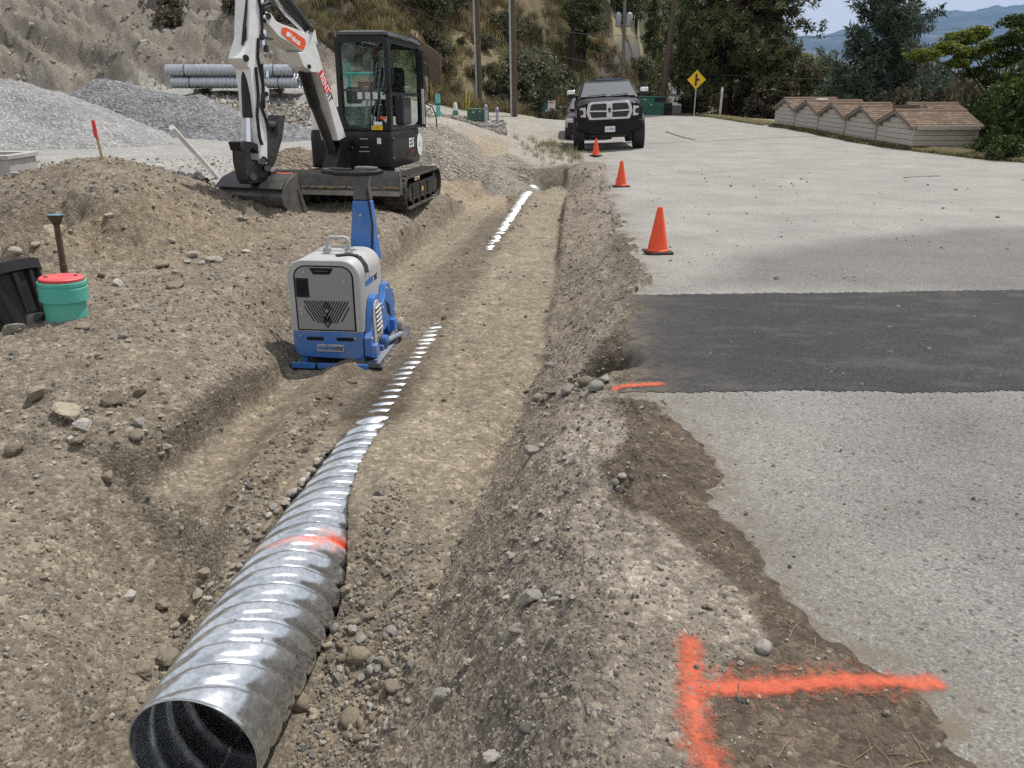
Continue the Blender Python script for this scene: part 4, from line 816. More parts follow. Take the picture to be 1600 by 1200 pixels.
# boom, arm and bucket stand in one upright plane, swung a little to the machine's right
FO = at_depth(534, 221, 11.05); bd = Vector((-.284, -.959, 0)).normalized(); bn = Vector((-bd.y, bd.x, 0))          # bn: towards the machine's left (photo right)
def pv(px, py, off=0.0):                             # photo point on the boom plane moved by off along bn
    O = FO + bn * off; return on_vplane(px, py, O, bn)
def plate(name, pts, off0, off1, mat_, bev=.008, smooth=30, parent=None):
    p3 = [pv(a, b, off1) for a, b in pts]; mb = MB().prism(p3, bn * (off0 - off1)); return xf(mb, EXI).build(name, mat_, parent or ex, smooth, bev)
def ptube(name, pts, off, r_, mat_, n=10, sm_=60):
    p3 = [pv(p[0], p[1], p[2] if len(p) > 2 else off) for p in pts]; return xf(MB().tube(p3, r_, n), EXI).build(name, mat_, ex, sm_)
tB = .125
boom = plate('boom', [(529,220),(541,214),(523,160),(508,118),(500,90),(494,70),(488,55),(479,52),(462,45),(442,38),(432,33),(424,21),(417,18),(412,26),(418,36),(436,57),(455,68),(474,81),(484,100),(496,112),(512,155)], -tB, tB, WHITEP)
plate('cylinder_lug', [(479,54),(485,43),(489,42),(493,48),(497,70),(488,60)], -.06, .06, WHITEP, .006)
plate('boom_bracket', [(466,82),(478,80),(497,100),(495,113),(488,113),(475,104)], -.085, .127, WHITEP, .006)
for a, b, r_ in ((487, 46, .030), (419, 25, .034), (483, 104, .026)): xf(MB().cyl(pv(a, b, -tB - .02), pv(a, b, tB + .02), r_, None, 16), EXI).build('pin', DKSTEEL, ex, 40)
plate('boom_foot', [(524,262),(533,226),(528,218),(533,208),(541,209),(546,219),(541,245),(545,268)], -.10, .10, BLACK, .012)
MB().loft([[Vector((x, y, z)) for x, y in rrect(-.26, .02, -1.05, -.70, .08, 4)] for z in (.50, .62)]).build('swing_bracket', BLACK, ex, 40, .01)
MB().loft([[Vector((x, y, z)) for x, y in rrect(-.24, .0, -1.03, -.75, .08, 4)] for z in (.80, .90)]).build('swing_bracket', BLACK, ex, 40, .01)
ptube('boom_cylinder', [(525,256),(514,222),(492,165)], -.02, .062, DKSTEEL, 14); ptube('boom_cylinder_rod', [(492,165),(472,104)], -.02, .075, BLACK, 14)
ptube('arm_cylinder', [(482,48),(455,12),(428,-24)], 0, .068, DKSTEEL, 14)
ptube('cylinder_line', [(480,56),(462,37),(444,20),(430,-2)], .09, .018, CHROME, 8)
# decals on the lit side of the boom
def on_side(px0, py0, px1, py1, off): a, b = pv(px0, py0, off), pv(px1, py1, off); d = (b - a).normalized(); up = bn.cross(d); return EXI @ frame(a, d, up)
dpl = xf(MB().prism([pv(a, b, tB + .001) for a, b in ((440,43),(447,43),(460,50),(476,61),(478,68),(474,78),(470,77),(452,64),(439,52))], bn * .003), EXI).build('decal', ORANGED, boom, 0)
text('lettering', 'Bobcat', .088, WHITETX, ex, on_side(461, 62, 480, 76, tB + .0045), .0005, .003, sx=.9)
ds_ = xf(MB().prism([pv(a, b, tB + .0045) for a, b in ((449,49),(452,50),(453,56),(450,58),(447,55))], bn * .001), EXI).build('emblem', WHITETX, boom, 0)
rn = xf(MB().prism([pv(a, b, tB + .001) for a, b in ((497,115),(503,108),(517,138),(514,146),(508,146))], bn * .002), EXI).build('rental_decal', REDTX, boom, 0)
text('lettering', 'RENT', .145, WHITETX, ex, on_side(507.4, 130.5, 513.8, 147, tB + .0035), .0005, .003, sx=.72)
text('lettering', 'IT', .15, BLACKTX, ex, on_side(515.8, 152.5, 520, 164, tB + .0015), .0005, .004, sx=.85)
# arm
tA = .095
plate('arm', [(398,-70),(414,-70),(413,0),(407,38),(404,70),(408,110),(413,160),(418,215),(418,256),(407,256),(402,215),(396,150),(391,108),(383,99),(379,91),(382,82),(389,60),(391,0)], -tA, tA, WHITEP)
plate('arm_lug', [(405,128),(417,136),(421,146),(420,156),(413,160),(407,150)], -.05, .05, WHITEP, .005)
for a, b, r_ in ((384, 91, .036), (416, 147, .028), (412, 250, .04)): xf(MB().cyl(pv(a, b, -tA - .02), pv(a, b, tA + .02), r_, None, 16), EXI).build('pin', DKSTEEL, ex, 40)
ptube('bucket_cylinder', [(384,90),(386,140),(388,184)], 0, .062, BLACKP, 16); ptube('bucket_cylinder_rod', [(388,184),(389,225)], 0, .032, CHROME, 14)
hz = [[(388,-20),(385,10),(381,45),(379,70)],[(391,-20),(388,20),(384,50),(382,80)],[(404,-5),(408,15),(410,45),(408,60)],[(412,20),(411,8),(420,3),(432,12),(446,30)],[(414,36),(412,14),(424,8),(438,18),(450,34)],[(400,105),(404,150),(402,180),(406,215),(410,226)],[(409,100),(412,140),(408,165),(417,190),(420,205)],[(404,60),(403,90),(411,130),(413,170)]]
for i, h_ in enumerate(hz):
    pts = h_; dense = []
    for k in range(len(pts) - 1):
        for s in (0, .34, .67): dense.append((pts[k][0] + (pts[k + 1][0] - pts[k][0]) * s, pts[k][1] + (pts[k + 1][1] - pts[k][1]) * s))
    ptube('hose', dense + [pts[-1]], (.11 if i not in (0, 1) else .05), .016, BLACKP, 8)
for (a, b) in ((410, 58), (411, 66), (413, 52), (416, 76), (417, 116)): xf(MB().cyl(pv(a, b - 5, .12), pv(a, b + 5, .12), .026, None, 10), EXI).build('coupling', CHROME if a % 2 else DKSTEEL, ex, 40)
xf(MB().prism([pv(a, b, .10) for a, b in ((405,56),(421,60),(421,63),(405,60))], bn * .05), EXI).build('hose_clamp', DKSTEEL, ex, 0)
plate('thumb', [(440,180),(446,180),(441,218),(432,250),(426,262),(420,262),(428,236),(434,208)], -.09, .09, DKSTEEL, .006)
ptube('thumb_cylinder', [(414,196),(436,196)], .0, .05, DKSTEEL, 12)
# linkage and quick hitch
ptube('link_pin', [(378,228,-.16),(384,229,.16)], 0, .055, DKSTEEL, 14)
plate('bucket_link', [(378,222),(388,221),(396,222),(408,228),(412,236),(404,240),(396,232),(388,236),(382,236)], -.09, .09, BLACK, .01)
plate('tipping_link', [(380,228),(390,228),(396,262),(402,282),(388,282),(382,255)], -.075, .075, DKSTEEL, .01)
plate('hitch', [(386,262),(408,246),(420,252),(424,266),(418,284),(390,288)], -.07, .07, BLACK, .012)
for a, b in ((384, 229), (418, 263), (396, 276), (410, 252)): ptube('pin', [(a, b, -.12), (a, b, .12)], 0, .036, STEEL, 12)
# bucket: rolled shell, top, two side plates, lip
bw0, bw1 = -.50, .36
prof = [(462,272),(450,282),(443,296),(441,308),(444,321),(452,332),(463,337),(479,338)]
inner = [(478,334),(464,333),(454,328),(447,319),(445,308),(447,298),(453,286),(463,277)]
plate('bucket_shell', prof + inner, bw0, bw1, STEEL, .004, 40)
for off in (bw0 - .014, bw1): plate('bucket_side', [(464,270)] + prof[1:] + [(481,336),(470,302)], off, off + .016, STEEL, .003)
plate('side_cutter', [(466,296),(471,300),(483,336),(478,338)], bw1 + .001, bw1 + .03, STEEL, .004)
BKT = M('bucket_dark', (.030, .032, .036), .45, .2, var=.2, dirt=(.17, .15, .12), dirt_amt=.4)
plate('bucket_top', [(463,271),(462,277),(449,286),(440,297),(437,296),(448,280)], bw0 + .001, bw1 - .001, BKT, .004)
plate('bucket_ear', [(424,268),(448,266),(452,280),(436,292),(424,286)], -.16, -.12, BKT, .004); plate('bucket_ear', [(424,268),(448,266),(452,280),(436,292),(424,286)], .06, .10, BKT, .004)
plate('hitch_plate', [(418,278),(446,278),(444,286),(416,287)], -.24, .12, DKSTEEL, .006)
A_, B_ = pv(460, 275, bw1 - .04), pv(449, 284.5, bw1 - .04); nn_ = (B_ - A_).cross(bn).normalized(); nn_ = nn_ if nn_.y < 0 else -nn_
xf(MB().prism([A_ + nn_ * .034, B_ + nn_ * .034, B_ + nn_ * .034 - bn * .22, A_ + nn_ * .034 - bn * .22], nn_ * .003), EXI).build('orange_decal', ORANGED, ex, 0)
for o_ in list(ex.children):
    if o_.name.startswith('bucket') and False: pass
# ------------------------------------------------------------------ pickup truck (faces the camera)
def rot_on_ground(x, y):
    a, b, c_, d = gz(x + 1, y), gz(x - 1, y), gz(x, y + 1), gz(x, y - 1)
    return math.atan2(c_ - d, 2), -math.atan2(a - b, 2)
CARBLK = M('black_car_paint', (.006, .0062, .008), .22, var=.05, coat=.12, dirt=(.05, .045, .04), dirt_amt=.05, spec=.28)
tx, ty = 2.93, 24.1
tk = thing('pickup_truck', 'black lifted pickup truck with chrome grille parked facing the camera at the roadside', 'pickup truck', (tx, ty, gz(tx, ty) + .01), R(-4), rx=-.02, ry=-.045)
def wheel(parent, x, y, r_, w, side, rimc=CHROME):
    t = MB().lathe([(r_ * .60, -w / 2), (r_ * .93, -w / 2), (r_, -w / 2 + .04), (r_, w / 2 - .04), (r_ * .93, w / 2), (r_ * .60, w / 2)], 32).build('tyre', RUBBER, parent, 40)
    t.matrix_local = Matrix.Translation((x, y, r_)) @ Matrix.Rotation(math.pi / 2, 4, 'Y')
    rm_ = MB().lathe([(.0, w * .30), (r_ * .18, w * .32), (r_ * .3, w * .2), (r_ * .55, w * .25), (r_ * .62, w * .48), (r_ * .62, -w * .4)], 20).build('rim', rimc, t, 40)
    if side < 0: rm_.rotation_euler = (0, math.pi, 0)
for sx in (-1, 1):
    wheel(tk, sx * .90, .55, .44, .32, sx, DKSTEEL); wheel(tk, sx * .90, 4.15, .44, .32, sx, DKSTEEL)
def xs(half): return half + [(-x, z) for x, z in reversed(half)]
def ring(y, half): return [Vector((x, y, z)) for x, z in xs(half)]
MB().loft([ring(.02, [(0, 1.40), (.55, 1.385), (.84, 1.34), (.96, 1.22), (.97, .92), (0, .92)][::-1]), ring(.35, [(0, 1.47), (.6, 1.455), (.9, 1.40), (1.0, 1.28), (1.01, .92), (0, .92)][::-1]), ring(1.25, [(0, 1.53), (.6, 1.52), (.92, 1.47), (1.01, 1.30), (1.015, .92), (0, .92)][::-1])]).build('hood', CARBLK, tk, 40, .02)
MB().loft([ring(-.02 + .02, [(0, .60), (.93, .62), (.97, .80), (.97, .95), (0, .95)]), ring(1.3, [(0, .60), (.98, .62), (1.01, .80), (1.01, .95), (0, .95)]), ring(5.3, [(0, .60), (.98, .62), (1.01, .80), (1.01, 1.40), (0, 1.40)])]).build('body', CARBLK, tk, 40, .01)
MB().loft([[Vector((x, y, z)) for x, y in rrect(-a, a, y0, y1, .12, 4)] for z, a, y0, y1 in ((1.36, 1.0, 1.1, 3.5), (1.50, .96, 1.12, 3.5), (1.93, .76, 1.78, 3.32), (2.0, .70, 1.90, 3.22))]).build('cabin', CARBLK, tk, 40)
MB().prism([Vector(p) for p in ((-.83, 1.155, 1.525), (.83, 1.155, 1.525), (.69, 1.745, 1.925), (-.69, 1.745, 1.925))], (0, -.02, .016)).build('windshield', CARGLASS, tk, 0)
for s in (-1, 1): MB().prism([Vector((s * x, y, z)) for x, y, z in ((.962, 1.5, 1.53), (.962, 3.3, 1.53), (.80, 3.15, 1.88), (.80, 1.9, 1.88))], (s * .012, 0, .006)).build('side_window', CARGLASS, tk, 0)
for x0_, x1_ in ((-.6, -.05), (.1, .62)): MB().beam((x0_, 1.12, 1.56), (x1_, 1.17, 1.60), .02, .02).build('wiper', BLACKP, tk, 0)
# chrome grille: frame, cross bars, four mesh panes
go = [(x, -.06, z) for x, z in ((-.60, .90), (.60, .90), (.68, 1.12), (.62, 1.36), (.52, 1.41), (-.52, 1.41), (-.62, 1.36), (-.68, 1.12))]
gi = [(x, -.06, z) for x, z in ((-.52, .965), (.52, .965), (.585, 1.12), (.54, 1.31), (.48, 1.345), (-.48, 1.345), (-.54, 1.31), (-.585, 1.12))]
gr_ = MB().ring_frame(go, gi, (0, .10, 0)).build('grille', CHROME, tk, 40, .015)
MB().box(-.09, .09, -.075, .02, .93, 1.37).build('centre_bar', CHROME, gr_, 30, .02)
for s in (-1, 1): MB().beam((s * .08, -.05, 1.135), (s * .58, -.05, 1.15), .06, .045).build('cross_bar', CHROME, gr_, 30, .01)
MB().box(-.60, .60, -.02, .0, .94, 1.36).build('grille_mesh', M('grille_dark', (.03, .032, .034), .5, var=.6, scale=60), gr_, 0)
em = MB(); em.prism([(x, -.078, z) for x, z in ((-.05, 1.20), (-.03, 1.235), (0, 1.215), (.03, 1.235), (.05, 1.20), (.022, 1.10), (0, 1.085), (-.022, 1.10))], (0, -.012, 0)); em.build('emblem', DKSTEEL, gr_, 30, .004)
LAMP = M('headlight_lens', (.62, .64, .66), .12, .2, var=.3, scale=20)
for s in (-1, 1):
    h = MB().prism([(s * x, y, z) for x, y, z in ((.69, -.035, .98), (.945, .05, 1.0), (.96, .05, 1.20), (.90, .03, 1.25), (.70, -.03, 1.255))], (0, .05, 0)).build('headlight', LAMP, tk, 30, .01)
    MB().lathe([(.075, 0), (.072, .02), (.045, .012), (.03, .03)], 18).build('lamp', DKSTEEL, h, 40).matrix_local = Matrix.Translation((s * .83, .0, 1.12)) @ Matrix.Rotation(math.pi / 2, 4, 'X')
    MB().box(s * .86 - .08, s * .86 + .08, -.085, -.06, .70, .80).build('fog_lamp', LAMP, tk, 30, .015)
    MB().beam((s * .92, 1.35, 1.56), (s * 1.06, 1.28, 1.58), .08, .07).build('mirror_arm', BLACKP, tk, 30, .01)
    mr = MB().box(s * 1.10 - .14, s * 1.10 + .14, 1.20, 1.30, 1.52, 1.62).build('mirror', BLACKP, tk, 30, .03)
    MB().box(s * 1.12 - .125, s * 1.12 + .125, 1.195, 1.29, 1.622, 1.76).build('mirror_cap', M('mirror_chrome', (.80, .82, .84), .15, .7), mr, 30, .035)
    MB().lathe([(.50, -.16), (.52, -.15), (.52, .15), (.50, .16)], 28, cap=False).build('wheel_arch', BLACKP, tk, 40).matrix_local = Matrix.Translation((s * .90, .58, .50)) @ Matrix.Rotation(math.pi / 2, 4, 'Y')
MB().loft([ring(-.12, [(0, .50), (.50, .50), (.86, .62), (.95, .72), (.95, .86), (.60, .885), (0, .885)]), ring(.10, [(0, .48), (.55, .48), (.93, .60), (1.0, .70), (1.0, .88), (.60, .905), (0, .905)])]).build('front_bumper', M('bumper_black', (.007, .007, .008), .4, spec=.25), tk, 40, .02)
MB().box(-.40, .40, -.135, -.122, .76, .80).build('air_intake', SHADEBLK, tk, 0)
MB().box(-.55, .55, .15, .4, .38, .52).build('axle', DKSTEEL, tk, 30, .03)
np_ = MB().prism([(x, -.128, z) for x, z in rrect(-.135, .165, .555, .715, .01)], (0, -.01, 0)).build('licence_plate', M('plate_white', (.70, .72, .74), .5), tk, 0)
text('lettering', 'LH 4903', .085, M('plate_blue', (.06, .10, .30), .5), tk, frame((.015, -.1395, .63), (1, 0, 0), (0, 0, 1)), .0005, .001, sx=.85)
MB().prism([(x, y, z) for x, y, z in ((-.35, 1.95, 2.003), (.45, 1.95, 2.003), (.42, 2.5, 2.003), (-.32, 2.5, 2.003))], (0, 0, .045)).build('roof_sky_sheen', M('blue_sky_sheen', (.08, .13, .25), .2, coat=.5), tk, 30, .01)  # added blue slab: the sky's reflection on the roof painted as colour

# dark car behind it
vx, vy = 2.95, 31.0
sv = thing('parked_car', 'dark maroon car mostly hidden, parked behind the black pickup truck', 'car', (vx, vy, gz(vx, vy)), R(-4), rx=-.005)
CARM = M('maroon_paint', (.035, .014, .018), .22, var=.05, coat=.6, dirt=(.12, .10, .085), dirt_amt=.4)
for s in (-1, 1): wheel(sv, s * .80, .6, .34, .23, s); wheel(sv, s * .80, 3.4, .34, .23, s)
MB().loft([ring(y, [(0, .32), (.82, .34), (a, .55), (a, h - .12), (a - .12, h), (0, h + .03)]) for y, a, h in ((0, .82, .80), (.2, .90, .93), (1.2, .92, 1.02), (3.6, .92, 1.05), (4.4, .88, 1.02))]).build('body', CARM, sv, 40)
MB().loft([[Vector((x, y, z)) for x, y in rrect(-a, a, y0, y1, .1, 4)] for z, a, y0, y1 in ((1.0, .88, 1.1, 4.2), (1.52, .66, 1.9, 3.9), (1.58, .60, 2.0, 3.8))]).build('cabin', CARM, sv, 40)
MB().prism([Vector(p) for p in ((-.74, 1.20, 1.10), (.74, 1.20, 1.10), (.62, 1.80, 1.48), (-.62, 1.80, 1.48))], (0, -.03, .02)).build('windshield', CARGLASS, sv, 0)
for s in (-1, 1):
    MB().box(s * .98 - .10, s * .98 + .10, 1.35, 1.48, 1.05, 1.20).build('mirror', CARM, sv, 30, .04)
    MB().box(s * .70 - .17, s * .70 + .17, -.02, .06, .66, .80).build('headlight', LAMP, sv, 30, .02)

# ------------------------------------------------------------------ road sign and marker posts
sg0 = at_depth(1084, 183, 46.0); sg0.z = gz(sg0.x, 46.0); stp = at_depth(1089.5, 109, 46.0)
sgn = thing('road_sign', 'yellow diamond side road warning sign on grey post at the bend', 'road sign', sg0)
d_ = stp - sg0
MB().beam((0, 0, -.2), d_, .055, .055).build('post', M('galv_post', (.42, .43, .44), .5, .4), sgn, 0)
dc_ = at_depth(1088, 124.5, 45.95) - sg0; hs2 = .50
dia = MB().prism([(dc_.x + x, dc_.y - .05, dc_.z + z) for x, z in ((0, -hs2), (hs2 + .02, 0), (0, hs2), (-hs2 - .02, 0))], (0, .006, 0)).build('sign_panel', M('sign_yellow', (.80, .47, .012), .45, var=.05), sgn, 0)
for b in ((-.075, .035, -.32, .30, None), (.0351, .17, -.055, .055, None)):
    MB().box(dc_.x + b[0] - .0, dc_.x + b[1], dc_.y - .055, dc_.y - .0505, dc_.z + b[2], dc_.z + b[3]).build('symbol', BLACKTX, dia, 0)
p_ = at_depth(1124.5, 182, 46.5); p_.z = gz(p_.x, p_.y)
mk = thing('marker_post', 'short pale grey marker post beside the big pine trunk', 'marker post', p_)
MB().loft([[Vector((x, y, z)) for x, y in rrect(-.06, .06, -.04, .04, .015, 2)] for z in (-.2, 1.55, 1.58)]).build('post', M('pale_post', (.52, .52, .50), .7), mk, 30)
MB().box(-.055, .055, -.045, -.041, 1.32, 1.50).build('reflector', WHITETX, mk, 0)

# ------------------------------------------------------------------ garden sheds stepping along the pavement
SIDING = M('siding_taupe', (.50, .445, .40), .7, var=.08, scale=3, dirt=(.20, .18, .15), dirt_amt=.3)
TRIM = M('shed_trim', (.50, .45, .41), .65, var=.08)
SHING = M('shingle_brown', (.115, .076, .050), .9, var=.35, scale=7)
SHING2 = M('shingle_tan', (.165, .112, .074), .9, var=.35, scale=7)
board = MB().box(0, 1, -.012, .0, 0, 1, None, None); board.v[0] = (0, -.022, 0); board.v[1] = (1, -.022, 0); bme = board.mesh('siding_board', SIDING)
def shed(i, origin, label, w=2.20, dpt=1.95, hgt=1.55, rise=.40, rz=R(2.5), vent=False):
    s = thing('garden_shed', label, 'shed', origin, rz, 'row of small gabled sheds')      # local x into the shed (away from the road), y along the row
    MB().prism([(0.0, 0.012, z0) if False else (0, y, z) for y, z in ((.012, 0), (w - .012, 0), (w - .012, hgt), (w / 2, hgt + rise), (.012, hgt))], (dpt, 0, 0)).build('wall', M('wall_gap_shade', (.20, .178, .16), .8), s, 0)  # wall darker than the boards, painting the shade into the gaps between them
    n = int((hgt + rise) / .15)
    for k in range(n):
        z0 = k * .15; z1 = z0 + .15; inset = .012 if z1 <= hgt else .02 + (z1 - hgt) / rise * w / 2
        if w - 2 * inset < .1 or z1 < .35: continue
        b = bpy.data.objects.new('siding_board', bme); link(b, s); b.location = (-.002, w - inset, z0); b.rotation_euler = (0, 0, -math.pi / 2); b.scale = (w - 2 * inset, 1, .134)
    if i == 0:
        for k in range(3, int(hgt / .15)):
            b = bpy.data.objects.new('siding_board', bme); link(b, s); b.location = (.02, -.002 + .012, k * .15); b.scale = (dpt - .04, 1, .134)
        MB().box(dpt - .045, dpt + .012, -.022, .04, 0, hgt).build('corner_trim', TRIM, s, 30)
        MB().box(.02, dpt, -.10, -.075, hgt - .05, hgt + .06).build('fascia', TRIM, s, 30)
    for y in (.0, w - .05): MB().box(-.028, .02, y, y + .05, 0, hgt).build('corner_trim', TRIM, s, 30)
    th_ = math.atan2(rise, w / 2); L = math.hypot(w / 2, rise) + .055
    for sd2 in (-1, 1):
        ym = w / 2
        rp = lambda t, zz: (ym + sd2 * t * math.cos(th_) , hgt + rise - t * math.sin(th_) + zz)
        a, b_ = rp(0, .012), rp(L, .012)
        m__ = MB().prism([(-.12, a[0], a[1]), (-.12, b_[0], b_[1]), (-.12, b_[0], b_[1] + .035), (-.12, a[0], a[1] + .04)], (dpt + .24, 0, 0)); m__.build('roof_deck', TRIM, s, 0)
        MB().prism([(-.145, a[0], a[1] - .05), (-.145, b_[0], b_[1] - .045), (-.145, b_[0], b_[1] + .03), (-.145, a[0], a[1] + .035)], (.022, 0, 0)).build('barge_board', M('barge_brown', (.20, .17, .145), .7), s, 0)
        sh1, sh2 = MB(), MB(); rr_ = random.Random(i * 7 + sd2); nrow = 8
        for r_ in range(nrow):
            t0, t1 = L * r_ / nrow, L * (r_ + 1.12) / nrow; x = -.15 - rr_.random() * .2
            while x < dpt + .13:
                wd = rr_.uniform(.14, .30); x0, x1 = max(x, -.15), min(x + wd - .008, dpt + .14)
                if x1 > x0 + .02:
                    p0_, p1_ = rp(t0, .058), rp(t1, .060 + rr_.random() * .006)
                    (sh1 if rr_.random() < .6 else sh2).prism([(x0, p0_[0], p0_[1]), (x0, p1_[0], p1_[1]), (x0, p1_[0], p1_[1] + .012), (x0, p0_[0], p0_[1] + .006)], (x1 - x0, 0, 0))
                x += wd
        for mb_, mt in ((sh1, SHING), (sh2, SHING2)): mb_.build('shingles', mt, s, 0)['kind'] = 'stuff'
    MB().prism([(-.15, w / 2 - .11, hgt + rise + .045), (-.15, w / 2, hgt + rise + .095), (-.15, w / 2 + .11, hgt + rise + .045), (-.15, w / 2, hgt + rise + .07)], (dpt + .29, 0, 0)).build('ridge_cap', SHING, s, 0)
    if vent:
        MB().box(.45, .85, w / 2 + .18, w / 2 + .5, hgt + rise - .08, hgt + rise + .10).build('roof_vent', WHITEP, s, 30, .03)
    return s
labs = ['nearest shed of the row, its whole right side wall of taupe siding showing', 'second shed from the right in the row beside the pavement', 'middle shed of the stepped row of five beside the pavement', 'fourth shed from the right, a white vent box behind its ridge', 'farthest small gabled shed of the row, nearest the big pine']
for i in range(5):
    P0 = Vector((11.96 - .10 * i, 24.0 + 2.30 * i, -.13 - 1.55 + .02 * i)); shed(i, P0, labs[i], vent=(i == 3))
shed(5, Vector((14.35, 28.2, -.13 - 1.50)), 'shed roof just showing behind the nearest shed of the row', w=2.4, dpt=1.6)

# ------------------------------------------------------------------ utility poles and wires
WOODP = M('pole_wood', (.10, .075, .052), .85, var=.3, scale=5); GREYW = M('weathered_pole', (.24, .225, .205), .85, var=.2, scale=5)
def pole(b, t, Y, r0, r1, label, mat_=WOODP, top=None, conduit=False):
    bb = at_depth(b[0], b[1], Y); g = gz(bb.x, Y); tt = at_depth(t[0], t[1], Y); dirv = tt - bb
    if top: dirv = dirv * ((top - bb.z) / dirv.z)
    o = thing('utility_pole', label, 'utility pole', (bb.x, Y, g - .2)); dirv.z += bb.z - g + .2
    MB().tube([(0, 0, 0), dirv * .5, dirv], [r0, (r0 + r1) / 2, r1], 12).build('shaft', mat_, o, 60)
    if conduit: MB().tube([Vector((-r0 - .03, -.04, 0)), Vector((-r1 - .03, -.04, 0)) + dirv * .9], .055, 8).build('conduit', M('conduit_grey', (.36, .37, .39), .5), o, 60)
    return o, Vector((bb.x, Y, g - .2)), dirv
p1o, p1b, p1d = pole((750.5, 166), (745, 0), 42, .13, .11, 'wooden utility pole with grey conduit, left of the two on the dry grass slope', conduit=True, top=9.5)
p2o, p2b, p2d = pole((804.5, 178), (801.5, 0), 40, .13, .11, 'wooden utility pole with grey conduit, standing right of the olive bush edge', conduit=True, top=9.5)
p3o, p3b, p3d = pole((974.5, 135), (976, 22), 57, .13, .10, 'distant utility pole carrying two grey transformers behind the truck', GREYW, top=6.2)
p4o, p4b, p4d = pole((1031, 180), (1046, 60), 51, .17, .14, 'leaning brown utility pole beside the green dumpster', top=8.5)
MB().beam(p3d + Vector((-.9, 0, -.15)), p3d + Vector((.9, 0, -.15)), .1, .12).build('cross_arm', GREYW, p3o, 30)
for s in (-1, 1): MB().lathe([(.18, 0), (.2, .03), (.2, .75), (.15, .82), (.05, .9)], 16).build('transformer', M('transformer_grey', (.42, .43, .44), .5), p3o, 40).location = p3d + Vector((s * .36, -.15, -2.0))
for s in (-.8, -.3, .3, .8): MB().lathe([(.03, 0), (.05, .05), (.03, .1), (.05, .15), (.0, .2)], 8).build('insulator', GREYW, p3o, 40).location = p3d + Vector((s, 0, -.09))
MB().tube([Vector((.17, -.1, 0)), Vector((.16, -.1, 0)) + p4d * .55], .06, 8).build('conduit', M('dark_conduit', (.07, .05, .04), .7), p4o, 60)
WIRE = M('wire_black', (.02, .02, .02), .6)
def wire(pts, r_, label):
    dense = []
    for a, b in zip(pts[:-1], pts[1:]):
        L = (b - a).length
        for k in range(12): t = k / 12; q_ = a.lerp(b, t); q_.z -= L * .045 * t * (1 - t); dense.append(q_)
    dense.append(pts[-1]); o = MB().tube(dense, r_, 5).build('power_line', WIRE, None, 60); tag(o, label, 'power line', 'overhead wires between the poles')
left0 = Vector((-16, 46, 9.2))
wire([left0 + Vector((0, 0, 1.2)), at_depth(745.7, 20, 42), at_depth(801.7, 33, 40), at_depth(975, 55, 57), at_depth(1046, 64, 51), Vector((32, 44, 4.2))], .014, 'thin overhead wire, the higher of the pair crossing the two slope poles')
wire([left0, at_depth(747, 57, 42), at_depth(802.5, 69, 40), at_depth(975, 101, 57), at_depth(1040, 112, 51), Vector((32, 43, 1.0))], .024, 'thick overhead cable, the lower of the pair crossing the two slope poles')
wire([Vector((-2, 60, 12)), at_depth(970, 23, 57), Vector((40, 52, 8.0))], .014, 'overhead wire from the left end of the far transformer pole crossarm')
wire([Vector((0, 60, 12.6)), at_depth(982, 23, 57), Vector((40, 52, 9.0))], .014, 'overhead wire from the right end of the far transformer pole crossarm')

# ------------------------------------------------------------------ things along the far edge of the site
def spot(px, py, Y): p = at_depth(px, py, Y); p.z = gz(p.x, Y); return p
GREENB = M('utility_green', (.030, .095, .062), .5, var=.12, dirt=(.16, .15, .11), dirt_amt=.25)
CONCR = M('concrete', (.40, .39, .365), .9, var=.15, bmp=.006)
o = spot(747, 190, 32); t = thing('transformer_box', 'low dark green pad mounted utility box on a concrete pad', 'utility box', o, R(-4))
MB().box(-.46, .46, -.35, .45, -.1, .09).build('pad', CONCR, t, 30, .015)
MB().box(-.40, .40, -.28, .40, .09, .56, None, (.98, .9)).build('cabinet', GREENB, t, 30, .015)
for s in (-1, 1): MB().box(s * .195 - .185, s * .195 + .185, -.297, -.282, .12, .50).build('door', GREENB, t, 30, .006)
MB().box(-.17, -.11, -.302, -.298, .42, .46).build('label', WHITETX, t, 0); MB().box(.08, .14, -.302, -.298, .46, .49).build('label', YELLOWD, t, 0)
for px, lab in ((759.5, 'grey bollard touching the right end of the green utility box'), (777, 'grey bollard standing alone right of the green utility box')):
    o = spot(px, 190, 31.6 if px < 770 else 32.6); t = thing('bollard', lab, 'bollard', o, 0, 'bollards guarding the utility box')
    MB().lathe([(.06, -.1), (.06, .72), (.05, .77), (.02, .79)], 14).build('post', M('bollard_grey', (.42, .42, .45), .55), t, 40); MB().lathe([(.062, .60), (.062, .70)], 14, cap=False).build('band', M('purple_band', (.28, .24, .42), .5), t, 40)
TEAL = M('teal_pvc', (.10, .46, .40), .45, var=.06)
o = spot(685, 182, 27.5); t = thing('pipe_stub', 'upright teal plastic pipe stub in the gravel right of the cab', 'pipe', o, 0, rx=.03)
MB().lathe([(.075, -.1), (.075, .72), (.065, .72), (.065, .4)], 16, cap=False).build('pipe', TEAL, t, 40); MB().lathe([(.08, .38), (.08, .42)], 16, cap=False).build('strap', BLACKP, t, 40)
MB().tube([(.05, -.07, .4), (-.2, -.1, .36), (-.4, -.15, .12), (-.45, -.15, -.02)], .012, 6).build('cable', BLACKP, t, 60)
o = spot(712, 189, 29); t = thing('channelizer_cone', 'white and green wrapped cone with red foot left of the green utility box', 'traffic cone', o)
MB().lathe([(.13, 0), (.125, .1), (.118, .1)], 20).build('foot', REDTX, t, 40); MB().lathe([(.118, .1), (.085, .36), (.05, .58), (.03, .60)], 20, cap=False).build('body', M('dull_white', (.58, .60, .57), .6), t, 40)
